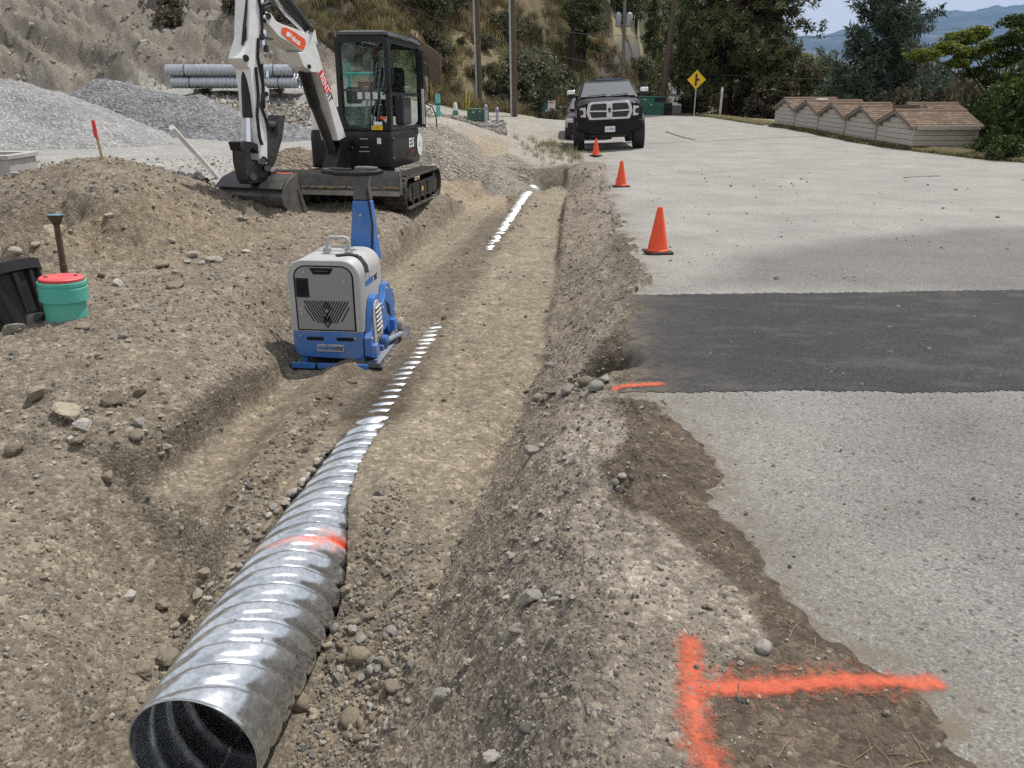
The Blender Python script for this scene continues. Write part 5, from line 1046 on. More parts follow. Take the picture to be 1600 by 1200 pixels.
MB().lathe([(.113, .17), (.093, .33)], 20, cap=False).build('band', M('band_green', (.08, .20, .15), .6), t, 40)
for px, dx, lab in ((727.5, .05, 'yellow marker stake leaning right on the dry grass'), (731, .16, 'yellow marker stake leaning left beside its twin')):
    o = spot(px, 163, 40); t = MB().beam((0, 0, -.1), (dx if px < 729 else -.04 + dx, 0, .85), .04, .03).build('marker_stake', M('stake_yellow', (.72, .60, .04), .5), None, 0); t.location = o; tag(t, lab, 'stake', 'yellow stakes on the slope')
o = at_depth(856, 189, 46.5); o.z = gz(o.x, o.y); t = thing('utility_kiosk', 'small green cabinet with a white notice panel at the foot of the slope', 'kiosk', o)
MB().box(-.42, .0, -.15, .2, -.1, 1.0, None, (1, .9)).build('cabinet', M('kiosk_teal', (.03, .12, .11), .5), t, 30, .02); MB().box(-.02, .40, -.16, -.12, .22, 1.08).build('notice_panel', WHITEP, t, 30); MB().beam((.2, -.1, -.1), (.2, -.1, .3), .08, .06).build('post', WHITEP, t, 0)
MB().box(.06, .32, -.165, -.161, .95, 1.02).build('red_line', REDTX, t, 0); MB().box(-.14, -.04, -.158, -.152, .5, .62).build('label', WHITETX, t, 0)
o = spot(1014, 181, 50); t = thing('dumpster', 'dark green steel dumpster behind the black pickup', 'dumpster', o, R(3)); DG = M('dumpster_green', (.02, .13, .088), .5, var=.15, dirt=(.10, .09, .06), dirt_amt=.3)
MB().box(-.95, .75, -.6, .7, .05, 1.05).build('body', DG, t, 30, .02)
MB().box(-.98, .78, -.62, .72, 1.052, 1.10).build('lid', DG, t, 30, .015); MB().box(.15, .74, -.628, -.622, .80, 1.04).build('dark_panel', BLACKP, t, 0)
for x in (-.9, -.35, .2, .68): MB().box(x - .04, x + .04, -.64, -.601, .08, .50).build('rib', DG, t, 30)
MB().box(-.96, .76, -.65, -.601, .50, .56).build('rail', DG, t, 30); MB().box(-.06, .0, -.606, -.601, .62, .70).build('label', WHITETX, t, 0); MB().box(-.55, -.35, -.606, -.601, .92, .97).build('label', YELLOWD, t, 0)
o = spot(1040, 181, 50.5); t = thing('wheelie_bin', 'black lidded bin right of the leaning brown pole', 'bin', o)
MB().box(-.27, .27, -.3, .3, .06, .72, None, (1.08, 1.08)).build('body', BLACKP, t, 30, .03); MB().box(-.31, .31, -.36, .36, .722, .80, None, (.92, .9)).build('lid', M('bin_lid', (.05, .055, .075), .5), t, 30, .02)
for s in (-1, 1): MB().cyl((s * .24 - .03, .3, .1), (s * .24 + .03, .3, .1), .1, None, 14).build('wheel', RUBBER, t, 40)
o = spot(1055, 181, 50.8); t = thing('grey_bin', 'grey wire sided bin with a white sheet on top beside the black bin', 'bin', o)
MB().box(-.30, .30, -.3, .3, .02, .60).build('body', M('bin_grey', (.19, .20, .22), .6), t, 30, .02); MB().box(-.28, .05, -.2, .2, .602, .78).build('white_box', WHITEP, t, 30, .02); MB().box(.06, .30, -.2, .2, .602, .70).build('white_sheet', WHITEP, t, 30, .03)
for x in np.linspace(-.27, .27, 5): MB().box(x - .012, x + .012, -.325, -.301, .04, .60).build('bar', M('bar_grey', (.12, .125, .14), .5), t, 0)

# wooden fence down the slope
WOODF = M('fence_wood', (.13, .10, .075), .85, var=.35, scale=2.5); RUSTW = M('fence_rail', (.19, .115, .065), .85, var=.3)
fpl = [(452, 8, 47), (530, 45, 45), (600, 68, 43.5), (640, 92, 42), (689, 128, 41)]
ft = [at_depth(a, b, Y) for a, b, Y in fpl]; base0 = ft[0].copy()
fen = thing('wooden_fence', 'dark brown vertical board fence running down the dry slope behind the cab', 'fence', base0)
plk = MB().box(-.06, .06, -.012, .012, 0, 1).mesh('fence_board', WOODF)
for a, b in zip(ft[:-1], ft[1:]):
    L = (b - a).length; n = max(2, int(L / .15)); ang = math.atan2(b.y - a.y, b.x - a.x)
    for k in range(n):
        q_ = a.lerp(b, k / n); g = gz(q_.x, q_.y); h_ = max(.5, min(1.5, q_.z - g + 1.45)) if a.z < ft[3].z + .5 else .55
        ob = bpy.data.objects.new('fence_board', plk); link(ob, fen); top = q_.z + 1.25 if a is ft[3] or b is ft[4] else q_.z + .25
        ob.location = (q_.x - base0.x, q_.y - base0.y, top - h_ - base0.z); ob.scale = (1, 1, h_); ob.rotation_euler = (0, random.uniform(-.01, .01), ang)
    off = 1.2 if b is ft[4] or a is ft[3] else .2
    MB().beam(a - base0 + Vector((0, .03, off)), b - base0 + Vector((0, .03, off)), .05, .1).build('rail', RUSTW, fen, 0)
pe = ft[4]; MB().beam(pe - base0 + Vector((0, 0, -.9)), pe - base0 + Vector((0, 0, 1.3)), .09, .09).build('post', WOODF, fen, 0)

# ------------------------------------------------------------------ gravel piles
def gravel_mat(name, a, b, sc_):
    m, t, p = newmat(name); co = nd(t, 'ShaderNodeTexCoord').outputs['Object']; v = nd(t, 'ShaderNodeTexVoronoi'); v.inputs['Scale'].default_value = sc_; t.links.new(co, v.inputs['Vector'])
    s_ = nd(t, 'ShaderNodeSeparateColor'); t.links.new(v.outputs['Color'], s_.inputs[0]); r_ = ramp(t, s_.outputs[0], [(0, a), (.75, tuple((x + y) / 2 for x, y in zip(a, b))), (1, b)])
    n1 = noise(t, .9, 6, .6, co); r2 = ramp(t, n1.outputs[0], [(.3, .82), (.7, 1.15)]); t.links.new(mixc(t, 1, r_.outputs[0], r2.outputs[0], 'MULTIPLY'), p.inputs['Base Color']); p.inputs['Roughness'].default_value = .95
    bump(t, p, v.outputs['Distance'], .05, .9); return m
def pile(name, segs, mat_, label, seed, span):
    x0, x1, y0, y1 = span; n = 170; X, Yg = np.meshgrid(np.linspace(x0, x1, n), np.linspace(y0, y1, n)); xx, yy = X.ravel(), Yg.ravel(); H = np.full(xx.shape, -.6)
    for (ax, ay, ah), (bx, by, bh), slope in segs:
        ex_, ey = bx - ax, by - ay; t = np.clip(((xx - ax) * ex_ + (yy - ay) * ey) / (ex_ * ex_ + ey * ey + 1e-9), 0, 1); d = np.hypot(xx - ax - ex_ * t, yy - ay - ey * t)
        h = ah + (bh - ah) * t; v = h - np.sqrt((d * slope) ** 2 + .04) + .2; H = np.maximum(H, v) + .12 * np.exp(-np.abs(H - v) / .15)
    H = H + fbm(xx, yy, 1.1, 5, seed) * .10 + fbm(xx, yy, .25, 2, seed + 5) * .03
    base = height(xx, yy, None, False); z = base + H - .12; i2 = np.arange(n * n).reshape(n, n); q_ = np.stack([i2[:-1, :-1], i2[:-1, 1:], i2[1:, 1:], i2[1:, :-1]], -1).reshape(-1, 4)
    q_ = q_[(H[q_] > -.45).any(1)]; me = grid_mesh(name, xx, yy, z, q_); me.materials.append(mat_); o = link(bpy.data.objects.new(name, me)); tag(o, label, 'gravel pile', 'gravel piles in the yard')
GRV1, GRV2, GRV3 = gravel_mat('gravel_light', (.18, .18, .18), (.375, .37, .365), 16), gravel_mat('gravel_blue_grey', (.10, .103, .11), (.28, .283, .29), 13), gravel_mat('gravel_brown', (.17, .15, .125), (.36, .325, .275), 22)
pile('gravel_pile', [((-22, 26, 2.3), (-14.9, 24.2, 1.75), .42), ((-14.9, 24.2, 1.75), (-11.5, 22.8, .55), .36)], GRV1, 'pale grey gravel pile running out of the photo at the left', 3, (-28, -6, 15, 33))
pile('gravel_pile', [((-14.0, 28.4, 1.62), (-10.8, 28.0, 1.1), .58), ((-10.8, 28.0, 1.1), (-7.6, 26.8, .60), .45)], GRV2, 'darker blue grey gravel pile behind the excavator arm', 9, (-20, -3, 22, 33))
pile('gravel_pile', [((-1.65, 17.6, .95), (-1.2, 18.4, .85), .55), ((-1.2, 18.4, .80), (-.3, 19.8, .3), .42)], GRV3, 'small brown gravel pile just right of the excavator tracks', 15, (-5.5, 3, 14, 24))
pile('dirt_pile', [((-3.6, 13.6, .75), (-2.9, 14.6, .55), .62)], SOIL if False else gravel_mat('pile_dirt', (.14, .11, .08), (.30, .245, .185), 20), 'brown dirt pile showing between the arm and the boom of the excavator', 25, (-7, 0, 11, 18))

# ------------------------------------------------------------------ stacked culverts on the rubble ledge
sp_ = galv('galvanized_stacked', False, .3, (.48, .51, .55))
def stack_pipe_mesh(L, r_):
    u = np.arange(0, L, .035); ph = np.linspace(-math.pi, math.pi, 33); U, PH = np.meshgrid(u, ph, indexing='ij'); rr_ = r_ + .012 * rib(U, PH, .16, 5); i2 = np.arange(U.size).reshape(U.shape)
    q_ = np.stack([i2[:-1, :-1], i2[1:, :-1], i2[1:, 1:], i2[:-1, 1:]], -1).reshape(-1, 4); me = grid_mesh('culvert', (U).ravel(), (rr_ * np.sin(PH)).ravel(), (rr_ * np.cos(PH)).ravel(), q_); me.materials.append(sp_); return me
sme = stack_pipe_mesh(5.1, .215)
s0 = at_depth(271, 138, 33.0)
k_ = 0
for row, nn in ((0, 3), (1, 3)):
    for j in range(nn):
        root = thing('stacked_culvert', ['front culvert of the bottom row in the galvanized stack', 'second bottom row culvert inside the galvanized stack', 'rearmost bottom row culvert of the galvanized stack', 'front culvert of the top row in the galvanized stack', 'second top row culvert inside the galvanized stack', 'rearmost top row culvert of the galvanized stack'][k_], 'culvert pipe', (s0.x + (.0 if row == 0 else -.15), 33 + j * .46, s0.z + .22 + row * .445), R(-1.5), 'galvanized culverts stacked on the rubble ledge')
        o = link(bpy.data.objects.new('culvert', sme), root); s_ = o.modifiers.new('wall', 'SOLIDIFY'); s_.thickness = .006; k_ += 1
        for x in (.75, 4.3): MB().tube([(x, .235 * math.cos(a), .235 * math.sin(a)) for a in np.linspace(0, 2 * math.pi, 24, endpoint=False)], .012, 6, closed=True).build('strap', BLACKP, root, 60)
# timbers under the stack
for x in (1.0, 4.0):
    o = MB().box(-.1, .1, -.3, 1.3, -.16, -.012).build('timber', WOODP, None, 30, .01); o.location = (s0.x + x, 33, s0.z - .01); tag(o, 'timber under the %s end of the culvert stack' % ('left' if x < 2 else 'right'), 'timber', 'timbers under the culvert stack')

# ------------------------------------------------------------------ odds and ends in the yard
a, b = hit(341, 279), at_depth(268, 199, 12.4)
o = MB(); dd = (b - a); o.tube([dd * -.15, dd], .042, 16, cap=True); o = o.build('plastic_pipe', M('white_pvc', (.72, .72, .70), .4), None, 60); o.location = a; tag(o, 'white plastic pipe leaning out of the dirt left of the bucket', 'pipe')
a = hit(160, 249); t = thing('survey_stake', 'wooden survey stake with red ribbon on top of the dirt mound', 'stake', a, .3, ry=-.05)
MB().box(-.013, .013, -.008, .008, -.2, .34).build('stake', M('stake_wood', (.50, .33, .17), .8), t, 0); MB().add([(-.016, -.011, .41), (.016, -.011, .41), (.016, -.012, .29), (-.005, -.016, .21), (-.025, -.015, .25), (-.016, .011, .41), (.016, .011, .41), (.016, .010, .29), (-.005, .010, .21), (-.025, .010, .25)], [(0, 1, 2, 3, 4), (9, 8, 7, 6, 5), (0, 5, 6, 1), (1, 6, 7, 2), (2, 7, 8, 3), (3, 8, 9, 4), (4, 9, 5, 0)]).build('ribbon', M('ribbon_red', (.72, .05, .06), .5), t, 0)
a = at_depth(18, 272, 11.6); a.z = gz(a.x, a.y) ; t = thing('concrete_box', 'open grey precast concrete box at the left edge behind the mound', 'concrete box', (a.x - .05, a.y, a.z + .02), R(-6))
MB().ring_frame([(x, y, 0) for x, y in rrect(-.6, .28, -.3, .3, .02, 2)], [(x, y, 0) for x, y in rrect(-.52, .20, -.22, .22, .02, 2)], (0, 0, .36)).build('wall', CONCR, t, 30, .01); MB().ring_frame([(x, y, .361) for x, y in rrect(-.63, .31, -.33, .33, .02, 2)], [(x, y, .361) for x, y in rrect(-.52, .20, -.22, .22, .02, 2)], (0, 0, .06)).build('rim', CONCR, t, 30, .008); MB().box(-.52, .20, -.22, .22, .0, .05).build('floor', CONCR, t, 0)
a = at_depth(262, 268, 11.3); a.z = gz(a.x, a.y); t = thing('drain_pipe', 'black corrugated drain pipe lying behind the dirt mound', 'drain pipe', (a.x, a.y, a.z + .16), R(-12), ry=.12)
MB().tube([(x, 0, 0) for x in np.arange(0, .60, .012)], [.105 + .016 * math.copysign(abs(math.sin(k * .012 * 2 * math.pi / .15)) ** .5, math.sin(k * .012 * 2 * math.pi / .15)) for k in range(50)], 18).build('pipe', BLACKP, t, 60)
# teal pipes behind the cab
o = at_depth(547, 146, 24); t = thing('pipe_rack', 'teal plastic pipes crossed behind the excavator cab', 'pipes', o)
MB().cyl((0, 0, -.3), (.0, 0, .84), .05, None, 12).build('pipe', TEAL, t, 40); MB().cyl((-.25, -.11, .52), (1.2, -.11, .55), .045, None, 12).build('pipe', TEAL, t, 40); MB().box(.22, .75, .1, .4, -.2, .32).build('red_crate', M('crate_red', (.30, .07, .06), .6), t, 30, .01)

# green riser with red lid, rusty monument, black tub
a = hit(89, 510); t = thing('pipe_riser', 'teal plastic riser pipe with a red lid standing in the dirt at left', 'riser', (a.x - .01, a.y + .14, a.z - .06), .2, rx=-.05, ry=.05)
MB().lathe([(.118, -.1), (.122, .10), (.124, .172), (.142, .178), (.143, .262), (.138, .266), (.138, .274), (.143, .278), (.143, .30), (.132, .302)], 40).build('body', M('riser_teal', (.075, .42, .33), .5, var=.08, dirt=(.30, .28, .22), dirt_amt=.3), t, 30)
ld = MB().lathe([(.130, .303), (.132, .308), (.131, .322), (.124, .327), (0, .328)], 40).build('lid', M('lid_red', (.62, .075, .085), .5, var=.08, dirt=(.5, .35, .32), dirt_amt=.35), t, 30)
for x, y in ((-.085, -.02), (.075, .035)): MB().lathe([(.012, .3275), (.012, .332), (.0, .3325)], 10, (x, y, 0)).build('screw', BLACKP, ld, 0)
a = hit(104, 446); tp = at_depth(86, 336, a.y + .05) - a
t = thing('monument_pipe', 'rusty steel pipe with a flared blue topped cap sticking out of the dirt', 'monument pipe', a)
RUST = M('rusty_steel', (.10, .065, .045), .8, .2, var=.35, scale=14, bmp=.003)
MB().tube([tp * -.2, tp * .30, tp * .305, tp * .94], [.026, .026, .022, .021], 14).build('pipe', RUST, t, 40)
u_ = tp.normalized(); MB().tube([tp * .86, tp * .90, tp * .975, tp * 1.0], [.024, .034, .052, .054], 18).build('cap', RUST, t, 40); MB().tube([tp * 1.0005, tp * 1.0005 + u_ * .006], [.052, .046], 18).build('cap_top', M('cap_blue', (.09, .22, .36), .6, dirt=(.3, .3, .28), dirt_amt=.5), t, 40)
a = hit(18, 520); t = thing('plastic_tub', 'ribbed black plastic tub tipped over in a hollow at the left edge', 'tub', (a.x - .12, a.y + .28, a.z - .10), .4, rx=-.30, ry=-.26)
prof_ = [(.16, 0), (.19, .03), (.235, .36), (.275, .365), (.28, .43), (.265, .435), (.255, .40), (.22, .36), (.17, .05)]
MB().lathe(prof_, 40, cap=False).build('tub', BLACKP, t, 30)
for k in range(14): an = 2 * math.pi * k / 14; MB().beam((.185 * math.cos(an), .185 * math.sin(an), .03), (.25 * math.cos(an), .25 * math.sin(an), .36), .03, .035).build('rib', BLACKP, t, 30, .006)
# ------------------------------------------------------------------ vegetation
def leaf_mat(name, dark, light, trans=.25):
    m, t, p = newmat(name); at = nd(t, 'ShaderNodeAttribute', attribute_name='tone')
    r_ = ramp(t, at.outputs['Fac'], [(0, dark), (.6, tuple((a + b) / 2 for a, b in zip(dark, light))), (1, light)]); t.links.new(r_.outputs[0], p.inputs['Base Color']); p.inputs['Roughness'].default_value = .6; p.inputs['Specular IOR Level'].default_value = .3
    tr = nd(t, 'ShaderNodeBsdfTranslucent'); t.links.new(r_.outputs[0], tr.inputs[0]); mx = nd(t, 'ShaderNodeMixShader'); mx.inputs[0].default_value = trans
    t.links.new(p.outputs[0], mx.inputs[1]); t.links.new(tr.outputs[0], mx.inputs[2]); t.links.new(mx.outputs[0], t.nodes['Material Output'].inputs[0]); return m
NEEDLE = leaf_mat('pine_needles', (.044, .058, .024), (.19, .20, .085)); NEEDLE2 = leaf_mat('pine_needles_blue', (.044, .066, .050), (.15, .19, .13))
SCRUB = leaf_mat('scrub_leaves', (.07, .076, .045), (.22, .215, .13)); LEAFG = leaf_mat('green_leaves', (.022, .042, .012), (.10, .135, .03)); LEAFY = leaf_mat('yellow_green_leaves', (.07, .10, .015), (.22, .25, .035))
TWIG = leaf_mat('twiggy_leaves', (.06, .054, .036), (.17, .15, .095)); DRYG = leaf_mat('dry_grass', (.10, .085, .042), (.29, .235, .125), .35); GRG = leaf_mat('mixed_grass', (.14, .14, .055), (.44, .39, .21), .35)
BARKR = M('pine_bark', (.105, .052, .034), .9, var=.4, scale=4, bmp=.02, bscale=12); BARKD = M('dark_bark', (.045, .036, .028), .9, var=.4, scale=5, bmp=.02, bscale=12); BARKG = M('grey_twig', (.17, .15, .125), .9, var=.3)
def leaves_mesh(name, cen, tone, per, size, spread, rg, m, needle=False, up=0.0):
    """per leaf-sized faces round every clump centre"""
    cen = np.repeat(np.asarray(cen), per, 0); tn = np.repeat(np.asarray(tone), per); n = len(cen)
    d = rg.normal(size=(n, 3)); d /= np.linalg.norm(d, axis=1)[:, None]; spr = np.asarray(spread) if hasattr(spread, '__len__') else np.array([spread] * 3)
    pos = cen + d * (rg.random((n, 1)) ** .5) * spr
    a = rg.normal(size=(n, 3)) + d * (1.2 if needle else 0) + np.array([0, 0, up]); a /= np.linalg.norm(a, axis=1)[:, None]
    b = np.cross(a, rg.normal(size=(n, 3))); b /= np.linalg.norm(b, axis=1)[:, None] + 1e-9
    L = size * rg.uniform(.6, 1.35, (n, 1)); Wd = L * (.16 if needle else .5)
    if needle: V = np.stack([pos - b * Wd, pos + b * Wd, pos + a * L], 1)
    else: V = np.stack([pos, pos + a * L * .5 + b * Wd, pos + a * L, pos + a * L * .5 - b * Wd], 1)
    k = V.shape[1]; me = bpy.data.meshes.new(name); me.vertices.add(n * k); me.vertices.foreach_set('co', V.astype(np.float32).ravel()); me.loops.add(n * k); me.loops.foreach_set('vertex_index', np.arange(n * k, dtype=np.int32))
    me.polygons.add(n); me.polygons.foreach_set('loop_start', np.arange(0, n * k, k, dtype=np.int32)); me.polygons.foreach_set('loop_total', np.full(n, k, np.int32)); me.update(calc_edges=True)
    tv = np.clip(tn + rg.normal(0, .14, n), 0, 1); at = me.attributes.new('tone', 'FLOAT', 'POINT'); at.data.foreach_set('value', np.repeat(tv, k).astype(np.float32)); me.materials.append(m); return me
def pine_parts(seed, H, Rc, base, tr, nb, per, size, droop=.25, needle=NEEDLE, bark=BARKR, lowfrac=.0, thin=1.0, top=1.0, upswept=0.0):
    rg = np.random.default_rng(seed); tb = MB(); lean = rg.normal(0, .012, 2)
    pts = [Vector((lean[0] * h + .04 * math.sin(h * .7 + seed), lean[1] * h, h)) for h in np.linspace(-1.0, H, 12)]
    tb.tube(pts, [max(.02, tr * (1 - .93 * i / 11) * (1.25 if i == 0 else 1)) for i in range(12)], 12)
    cen, tone = [], []
    for i in range(nb):
        f = rg.random() ** (1.5 if lowfrac else 1.0); h = base + (H - base) * f * .98; rr_ = Rc * (1 - f) ** .65 * rg.uniform(.55, 1.1) + .25; an = rg.uniform(0, 2 * math.pi)
        st = Vector((lean[0] * h, lean[1] * h, h)); p = st.copy(); seg = 5; bp = [st]; tw = rg.normal(0, .25); lift = rg.uniform(.05, .35) + upswept
        for k in range(1, seg + 1):
            s = k / seg; q_ = st + Vector((math.cos(an + tw * s), math.sin(an + tw * s), 0)) * rr_ * s + Vector((0, 0, rr_ * (lift * s - (droop + lift * .5) * s * s + upswept * s * s)))
            bp.append(q_)
        tb.tube(bp, [max(.012, .045 * (rr_ / 3) * (1 - .85 * k / seg) + .008) for k in range(seg + 1)], 5, cap=False)
        nc = max(3, int(rr_ * 5.0 * thin)); tn = np.clip(rg.normal(.42, .2), 0, 1)
        for k in range(nc):
            s = .30 + .70 * (k + rg.random()) / nc; j = min(seg - 1, int(s * seg)); c_ = bp[j].lerp(bp[j + 1], s * seg - j)
            side = rg.normal(0, .30 * rr_ * .32, 3) * np.array([1, 1, .45]); cen.append((c_.x + side[0], c_.y + side[1], c_.z + side[2] - .06)); tone.append(np.clip(tn + rg.normal(0, .16), 0, 1))
    return tb, leaves_mesh('crown', cen, tone, per, size, .24 * size / .26, rg, needle, True)
def pine(name, label, loc, group=None, **k):
    tb, cm = pine_parts(**k); t = thing(name, label, 'tree', loc, 0, group); tb.build('trunk', k.get('bark', BARKR), t, 60); link(bpy.data.objects.new('crown', cm), t); return t
g1 = spot(1132, 182, 54); pine('pine_tree', 'large dark pine with reddish trunk and drooping boughs beside the yellow sign', g1, seed=3, H=24, Rc=4.9, base=3.0, tr=.40, nb=190, per=40, size=.27, droop=.42, lowfrac=1, thin=1.1)
g2 = at_depth(1345, 170, 42); pine('pine_tree', 'blue green open pine with upswept boughs rising behind the sheds', Vector((g2.x + .9, 42, gz(g2.x, 42) - 1.5)), seed=8, H=12, Rc=3.1, base=1.0, tr=.20, nb=85, per=34, size=.27, droop=.02, lowfrac=1, thin=1.25, needle=NEEDLE2, bark=BARKD, upswept=.42)
# hillside trees: four sorts copied about
def bush_mesh(name, seed, w, h, ncl, per, size, m, stems=6, open_=.0):
    rg = np.random.default_rng(seed); cen, tone = [], []; tb = MB()
    for i in range(ncl):
        an = rg.uniform(0, 6.283); r_ = rg.random() ** .55; z = rg.random(); zz = h * (.12 + .88 * z); rad = w * (1 - abs(z - .42) ** 1.8 * 1.35) * r_
        rad *= 1 + .28 * math.sin(an * 3 + seed) ; cen.append((rad * math.cos(an), rad * math.sin(an), zz)); tone.append(np.clip(rg.normal(.40, .22) + .15 * z, 0, 1))
    for i in range(stems):
        an = rg.uniform(0, 6.283); q_ = Vector((math.cos(an) * w * .5, math.sin(an) * w * .5, h * .75)); tb.tube([Vector((0, 0, -.4)), q_ * .35 + Vector((rg.normal(0, .1), rg.normal(0, .1), .1)), q_ * .7, q_ * 1.1], [.06, .045, .03, .01], 5)
        for _ in range(3):
            s = rg.uniform(.4, .9); e = q_ * s + Vector(tuple(rg.normal(0, w * .3, 3))); tb.tube([q_ * s, e], [.02, .006], 4)
    return tb.mesh(name + '_stems', BARKD if open_ < .5 else BARKG, 60), leaves_mesh(name + '_leaves', cen, tone, per, size, .20 * w ** .5, rg, m)
def tree_obj(name, label, loc, parts, group, sc, rz, nm=('trunk', 'crown')):
    t = thing(name, label, 'tree' if 'tree' in name else 'shrub', loc, rz, group); t.scale = sc if hasattr(sc, '__len__') else (sc,) * 3
    for n_, me in zip(nm, parts): link(bpy.data.objects.new(n_, me), t)
    return t
def pm(**k): tb, cm = pine_parts(**k); return tb.mesh('trunk', k.get('bark', BARKD), 60), cm
PA = pm(seed=21, H=15, Rc=2.7, base=2.2, tr=.22, nb=70, per=22, size=.36, droop=.3, bark=BARKD); PB = pm(seed=22, H=13, Rc=2.2, base=1.2, tr=.2, nb=62, per=22, size=.36, droop=.35, bark=BARKD); PC = pm(seed=23, H=17, Rc=2.4, base=4.5, tr=.26, nb=50, per=20, size=.36, droop=.3, bark=BARKD, thin=.7)
SB1 = bush_mesh('scrub', 31, 1.9, 3.0, 300, 26, .135, SCRUB, 8); SB2 = bush_mesh('scrub', 32, 1.3, 1.7, 170, 24, .12, SCRUB, 7); SB3 = bush_mesh('sage', 33, .55, .55, 50, 12, .12, TWIG, 5)
hp = [(722,96,58,'A',.62),(893,130,57,'C',.8),(868,96,66,'C',.8),(912,128,60,'A',.62),(952,128,70,'A',.8),(940,120,72,'C',.85),(990,110,78,'A',.9),(1020,130,70,'B',.7),(1030,120,82,'C',.85),
 (822,60,66,'C',.7),(845,50,74,'C',.75),(765,20,72,'A',.6),(905,70,80,'A',.75),(975,60,90,'A',.8),(1062,90,86,'A',.9),(625,20,58,'B',.5)]
wh = {'A': 'bushy dark pine among the trees on the hillside above the road', 'B': 'short dense dark pine on the hillside above the road', 'C': 'tall bare trunked pine on the hillside above the road'}
rt = random.Random(12)
def where(px): return 'left of the first slope pole' if px < 735 else 'between the two slope poles' if px < 803 else 'just right of the second slope pole' if px < 860 else 'above the parked vehicles' if px < 990 else 'behind the green dumpster'
def hill_spot(px, Y):                                # on the hillside straight behind this photo column
    d = pray(px, 112); x = d.x / d.y * Y; return Vector((x, Y, gz(x, Y)))
for px, py, Y, kd, s in hp:
    q_ = hill_spot(px, min(Y, 90)); tree_obj('hill_pine_tree', wh[kd].replace(' among the trees', '').replace('on the hillside above the road', 'on the hillside ' + where(px)), q_ - Vector((0, 0, .2)), {'A': PA, 'B': PB, 'C': PC}[kd], 'pines on the hillside', s * rt.uniform(.9, 1.1), rt.uniform(0, 6))
hb2 = [(822,47,'1',1.2),(838,50,'1',.85),(700,50,'1',1.05),(672,47,'1',.9),(620,49,'1',.95),(590,50,'1',.8),(648,53,'1',1.0),(735,58,'1',.7),(885,55,'2',.8),(768,47,'2',.45),(757,49,'2',.5),(690,45,'2',.6),(940,58,'2',.7),(560,50,'2',.8),(525,50,'2',.7),(1000,68,'1',.7),(1020,66,'2',1.2),(790,52,'2',1.0),(720,60,'1',.9),(640,60,'1',1.1),(800,62,'1',1.1),(600,58,'1',1.0),(968,72,'1',.9),(870,68,'1',1.1)]
for px, Y, kd, s in hb2:
    tree_obj('scrub_shrub', {'1': 'round olive scrub bush on the dry hillside ', '2': 'low olive scrub bush on the dry hillside '}[kd] + where(px), hill_spot(px, Y) - Vector((0, 0, .15)), SB1 if kd == '1' else SB2, 'scrub on the hillside', (s * rt.uniform(.9, 1.1), s, s * rt.uniform(.85, 1.1)), rt.uniform(0, 6), ('stems', 'foliage'))
sg_n = 0
for i in range(34):
    px = rt.uniform(60, 960); Y = rt.uniform(41, 52) if px > 480 else rt.uniform(39, 48)
    tree_obj('sage_shrub', 'small grey green sagebrush tuft on the ' + ('bare cut slope behind the gravel piles' if px < 270 else 'bare slope above the culvert stack' if px < 480 else 'slope ' + where(px)), hill_spot(px, Y), SB3, 'sagebrush tufts on the hillside', rt.uniform(.6, 1.4), rt.uniform(0, 6), ('stems', 'foliage'))
# right side: thicket behind the sheds and big leafy trees by the frame edge
TH1 = bush_mesh('thicket', 41, 2.0, 3.4, 240, 15, .20, TWIG, 12, 1); LT1 = bush_mesh('leafy', 42, 1.5, 3.0, 330, 18, .135, LEAFG, 8); LT2 = bush_mesh('leafyy', 43, .8, .75, 110, 20, .11, LEAFY, 5); LT3 = bush_mesh('low', 44, .8, 1.0, 130, 14, .10, LEAFG, 8)
for px, Y, pt, s in [(1205,50,128,.8),(1232,54,120,.8),(1262,52,112,.95),(1290,56,104,1.0),(1320,50,122,.9),(1395,46,112,.8),(1425,44,120,.85),(1458,46,118,.9),(1485,50,128,.9),(1440,54,108,1.0),(1180,58,128,.9),(1160,62,132,1.1),(1515,48,140,.9),(1092,58,136,.7),(1070,56,158,.45),(1350,54,116,1.0),(1390,58,106,1.1),(1245,62,112,1.2),(1480,40,150,.7),(1410,39,146,.7)]:
    d = pray(px, 112); x = d.x / d.y * Y; g = gz(x, Y) - .3; hh = (at_depth(px, pt, Y).z - g) / 3.3
    tree_obj('thicket_shrub', 'twiggy brown green shrub in the thicket ' + ('beside the road sign' if px < 1120 else 'behind the far sheds, right of the big pine' if px < 1340 else 'behind the near sheds'), Vector((x, Y, g)), TH1, 'thicket behind the sheds', (s, s, hh), rt.uniform(0, 6), ('stems', 'foliage'))
for px, Y, zb, s, lab in [(1598,24.5,-1.7,.8,'tall dark leafy bush at the right edge of the photo'),(1572,28,-2.9,.85,'dark leafy bush behind the right end of the nearest shed'),(1640,22,-1.2,.95,'leafy bush cut by the right edge of the photo'),(1535,34,-3.8,1.0,'dark leafy bush rising behind the shed roofs')]:
    d = pray(px, 112); x = d.x / d.y * Y; tree_obj('leafy_shrub', lab, Vector((x, Y, zb)), LT1, 'leafy bushes at the right', (s, s, s), rt.uniform(0, 6), ('stems', 'foliage'))
BR = M('branch_grey', (.13, .11, .09), .9, var=.3)
sx_, sy_ = at_depth(1582, 100, 29).x, 29.0
su = thing('sumac_tree', 'spreading yellow green tree with flat leaf pads in front of the lake', 'tree', (sx_, sy_, -4)); tr_ = MB()
